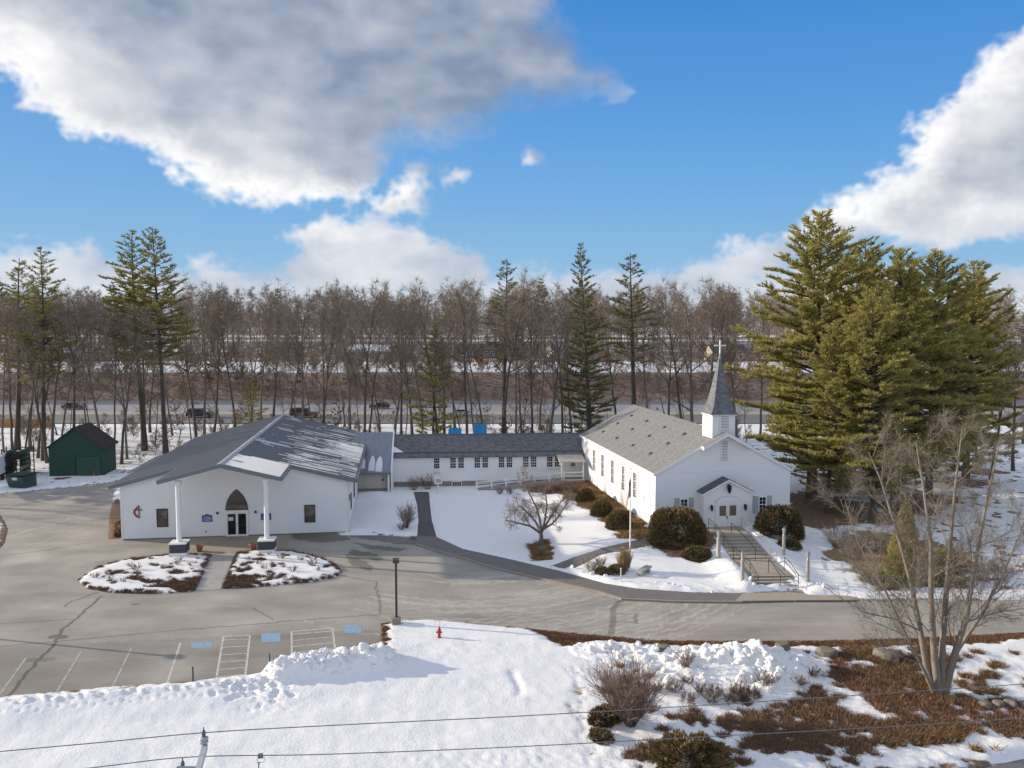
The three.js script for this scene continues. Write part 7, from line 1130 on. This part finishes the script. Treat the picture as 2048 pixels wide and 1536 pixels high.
// ---------- highway traffic and barriers ----------
{
  const car = (l, w, h, cab, color, label, x, f, turn, wheels = 0.34) => {      // cab: [front base, front top, rear top, rear base] along the length, belt height
    const t = thing('car', label, 'car', null, [x, f > 200 ? farY(x, f) : 0.03, -f], turn), pm = new THREE.MeshPhysicalMaterial({ color: L(...color), roughness: .4, clearcoat: 1, clearcoatRoughness: .1 }), [a, b, c, d, belt] = cab, y0 = 0.28;
    const prof = [[-l / 2, y0 + .1], [-l / 2 + .06, y0], [l / 2 - .06, y0], [l / 2, y0 + .15], [l / 2 - .03, belt - .12], [l / 2 - .15, belt], [-l / 2 + .1, belt - .06], [-l / 2, belt - .25]];
    part('body', new MB().prism(prof.reverse().map((q) => q).reverse(), -w / 2, w / 2), pm, t); const cw = w / 2 - 0.1;
    part('cabin', new MB().prism([[a, belt - .02], [d, belt - .02], [c, h], [b, h]], -cw, cw), pm, t);
    part('side_window', new MB().prism([[a + .18, belt + .04], [d - .15, belt + .04], [c - .12, h - .1], [b + .12, h - .1]], cw, cw + .012), M.glass, t); part('side_window', new MB().prism([[a + .18, belt + .04], [d - .15, belt + .04], [c - .12, h - .1], [b + .12, h - .1]], -cw - .012, -cw), M.glass, t);
    for (const [p, q] of [[a, b], [d, c]]) { const s = p < 0 === (p === a) ? 1 : 1; part(p === a ? 'windscreen' : 'rear_window', new MB().face([[p + (p === a ? -.015 : .015), belt + .05, -cw + .1], [p + (p === a ? -.015 : .015), belt + .05, cw - .1], [lerp(p, q, .88) + (p === a ? -.015 : .015), lerp(belt, h, .88), cw - .12], [lerp(p, q, .88) + (p === a ? -.015 : .015), lerp(belt, h, .88), -cw + .12]]), M.glass, t); }
    for (const x of [-l / 2 + .85, l / 2 - .85]) for (const z of [-1, 1]) { const o = part('wheel', new THREE.CylinderGeometry(wheels, wheels, .24, 20).rotateX(Math.PI / 2).translate(x, wheels, z * (w / 2 - .1)), mat(.02, .02, .02, .9), t); part('rim', new THREE.CylinderGeometry(wheels * .6, wheels * .6, .05, 14).rotateX(Math.PI / 2).translate(x, wheels, z * (w / 2 + .005)), mat(.4, .4, .42, .35, { metalness: .6 }), o); }
    for (const z of [-1, 1]) { part('headlight', new MB().cbox(-l / 2 - .0, belt - .35, z * (w / 2 - .3), .06, .16, .35), mat(.7, .7, .68, .2), t); part('tail_light', new MB().cbox(l / 2 - .02, belt - .35, z * (w / 2 - .22), .06, .2, .3), mat(.4, .02, .02, .3), t); }
    return t;
  };
  car(5.7, 2.0, 1.95, [-1.1, -.6, 2.7, 2.82, 1.15], [.06, .008, .01], 'dark red station wagon truck driving on the near highway lane', u2x(609, 166), 166, Math.PI, .4); car(4.6, 1.8, 1.45, [-.9, -.2, 1.3, 2.0, .92], [.72, .73, .74], 'white sedan driving on the highway median lane', u2x(919, 172.5), 175 - 6.2, 0); car(4.6, 1.8, 1.4, [-.9, -.2, 1.2, 1.9, .9], [.012, .013, .015], 'black sedan on the far carriageway behind the wing', u2x(760, 183), 183, 0); car(4.8, 1.85, 1.45, [-.9, -.2, 1.3, 2.0, .92], [.015, .016, .02], 'black sedan on the far carriageway behind the shed', u2x(150, 182), 182, Math.PI); car(5.2, 1.95, 1.8, [-1.0, -.4, 2.3, 2.5, 1.1], [.02, .022, .024], 'dark pickup truck passing behind the doubled-trunk pine', u2x(401, 166), 166, Math.PI, .4);
  car(4.9, 1.9, 1.8, [-1.0, -.4, 2.2, 2.4, 1.1], [.02, .025, .03], 'dark car parked in a driveway by the far houses', u2x(1105, 272), 272, .3); car(4.6, 1.8, 1.5, [-.9, -.2, 1.3, 2.0, .95], [.03, .033, .035], 'dark car parked on the far road behind the hall', u2x(435, 240), 240, .1);
  for (let k = 0; k < 11; k++) { const f = 149, x = u2x(4 + k * 9.6, f), o = thing('road_barrier', 'orange plastic water barrier in a row beside the highway', 'barrier', 'orange barriers beside the highway', [x, 0.05, -f], 0.03), om = mat(.42, .21, .05, .6); part('body', new MB().prism([[-.4, 0], [.4, 0], [.4, 1.5], [.33, 1.62], [-.33, 1.62], [-.4, 1.5]], -.3, .3), om, o); part('foot', new MB().box(-.42, 0, -.5, .42, .3, .5), om, o); part('cap', new MB().cbox(0, 1.62, 0, .22, .1, .22), mat(.75, .7, .6, .5), o); }
}
// ---------- houses beyond the highway ----------
{
  const house = (u, f, w, d, h, rh, wallC, roofC, label, turn = 0, wins = 4) => {
    const x = u2x(u, f), y = farY(x, f) - 0.2, t = thing('house', label, 'house', null, [x, y, -f], turn), wm = mat(...wallC, .8), rm = mat(...roofC, .9), m = rh / (d / 2 + .3);
    part('wall', new MB().add(new MB().prism([[-d / 2, 0], [d / 2, 0], [d / 2, h], [0, h + rh - .1], [-d / 2, h]], -w / 2, w / 2).geometry(), turnY(Math.PI / 2)), wm, t);
    const rf = part('roof', new MB().slab([[-w / 2 - .3, h - .1, d / 2 + .4], [w / 2 + .3, h - .1, d / 2 + .4], [w / 2 + .3, h + rh, 0], [-w / 2 - .3, h + rh, 0]], .15).slab([[-w / 2 - .3, h + rh, -.003], [w / 2 + .3, h + rh, -.003], [w / 2 + .3, h - .1, -d / 2 - .4], [-w / 2 - .3, h - .1, -d / 2 - .4]], .15), rm, t); part('chimney', new MB().box(w * .2, h + rh * .4, -.4, w * .2 + .8, h + rh + .9, .4), mat(.22, .12, .09, .9), rf);
    for (let k = 0; k < wins; k++) { const q = -w / 2 + w * (k + .7) / (wins + .6); if (k === (wins >> 1)) { const dr = part('door', new MB().box(q - .5, .3, d / 2, q + .5, 2.4, d / 2 + .06), mat(.3, .1, .08, .6), t); part('step', new MB().box(q - .8, 0, d / 2, q + .8, .28, d / 2 + .9), M.foundation, dr); } else windowPart(t, q - .65, 1.0, d / 2 + .01, 1.3, 1.5, { rows: [1, 1], cols: 2, bar: .14 }); }
  };
  const W = [.72, .73, .74], G = [.22, .23, .24], sn = [.8, .81, .84], dk = [.07, .068, .066];
  house(957, 288, 14, 8, 2.9, 2.2, [.13, .15, .165], dk, 'long slate-grey ranch house beyond the highway', 0, 6); house(1029, 292, 7.5, 9, 3.2, 2.4, [.25, .2, .17], dk, 'brown house with light trim next to the slate-grey ranch house', .2, 3); house(747, 286, 15, 8, 2.8, 2.0, W, sn, 'low white house with snowy roof beyond the highway, behind the hall ridge', -.05, 6); house(1125, 284, 10, 8, 3.2, 2.6, W, [.35, .36, .38], 'white house partly hidden behind the full dark pine', .3, 4); house(122, 270, 13, 8, 3.0, 2.3, [.5, .52, .53], [.4, .4, .42], 'pale grey house beyond the highway, behind the shed', .1, 5); house(345, 276, 10, 8, 3.0, 2.4, G, sn, 'grey house with snowy roof beyond the highway, behind the doubled-trunk pine', -.2, 4); house(1448, 275, 12, 8, 3.2, 2.4, [.4, .36, .31], dk, 'tan house beyond the highway, behind the steeple', .15, 4); house(575, 300, 11, 8, 3.0, 2.4, [.2, .12, .1], dk, 'dark red-brown house deep in the far trees', 0, 4);
}
renderer.render(scene, camera);
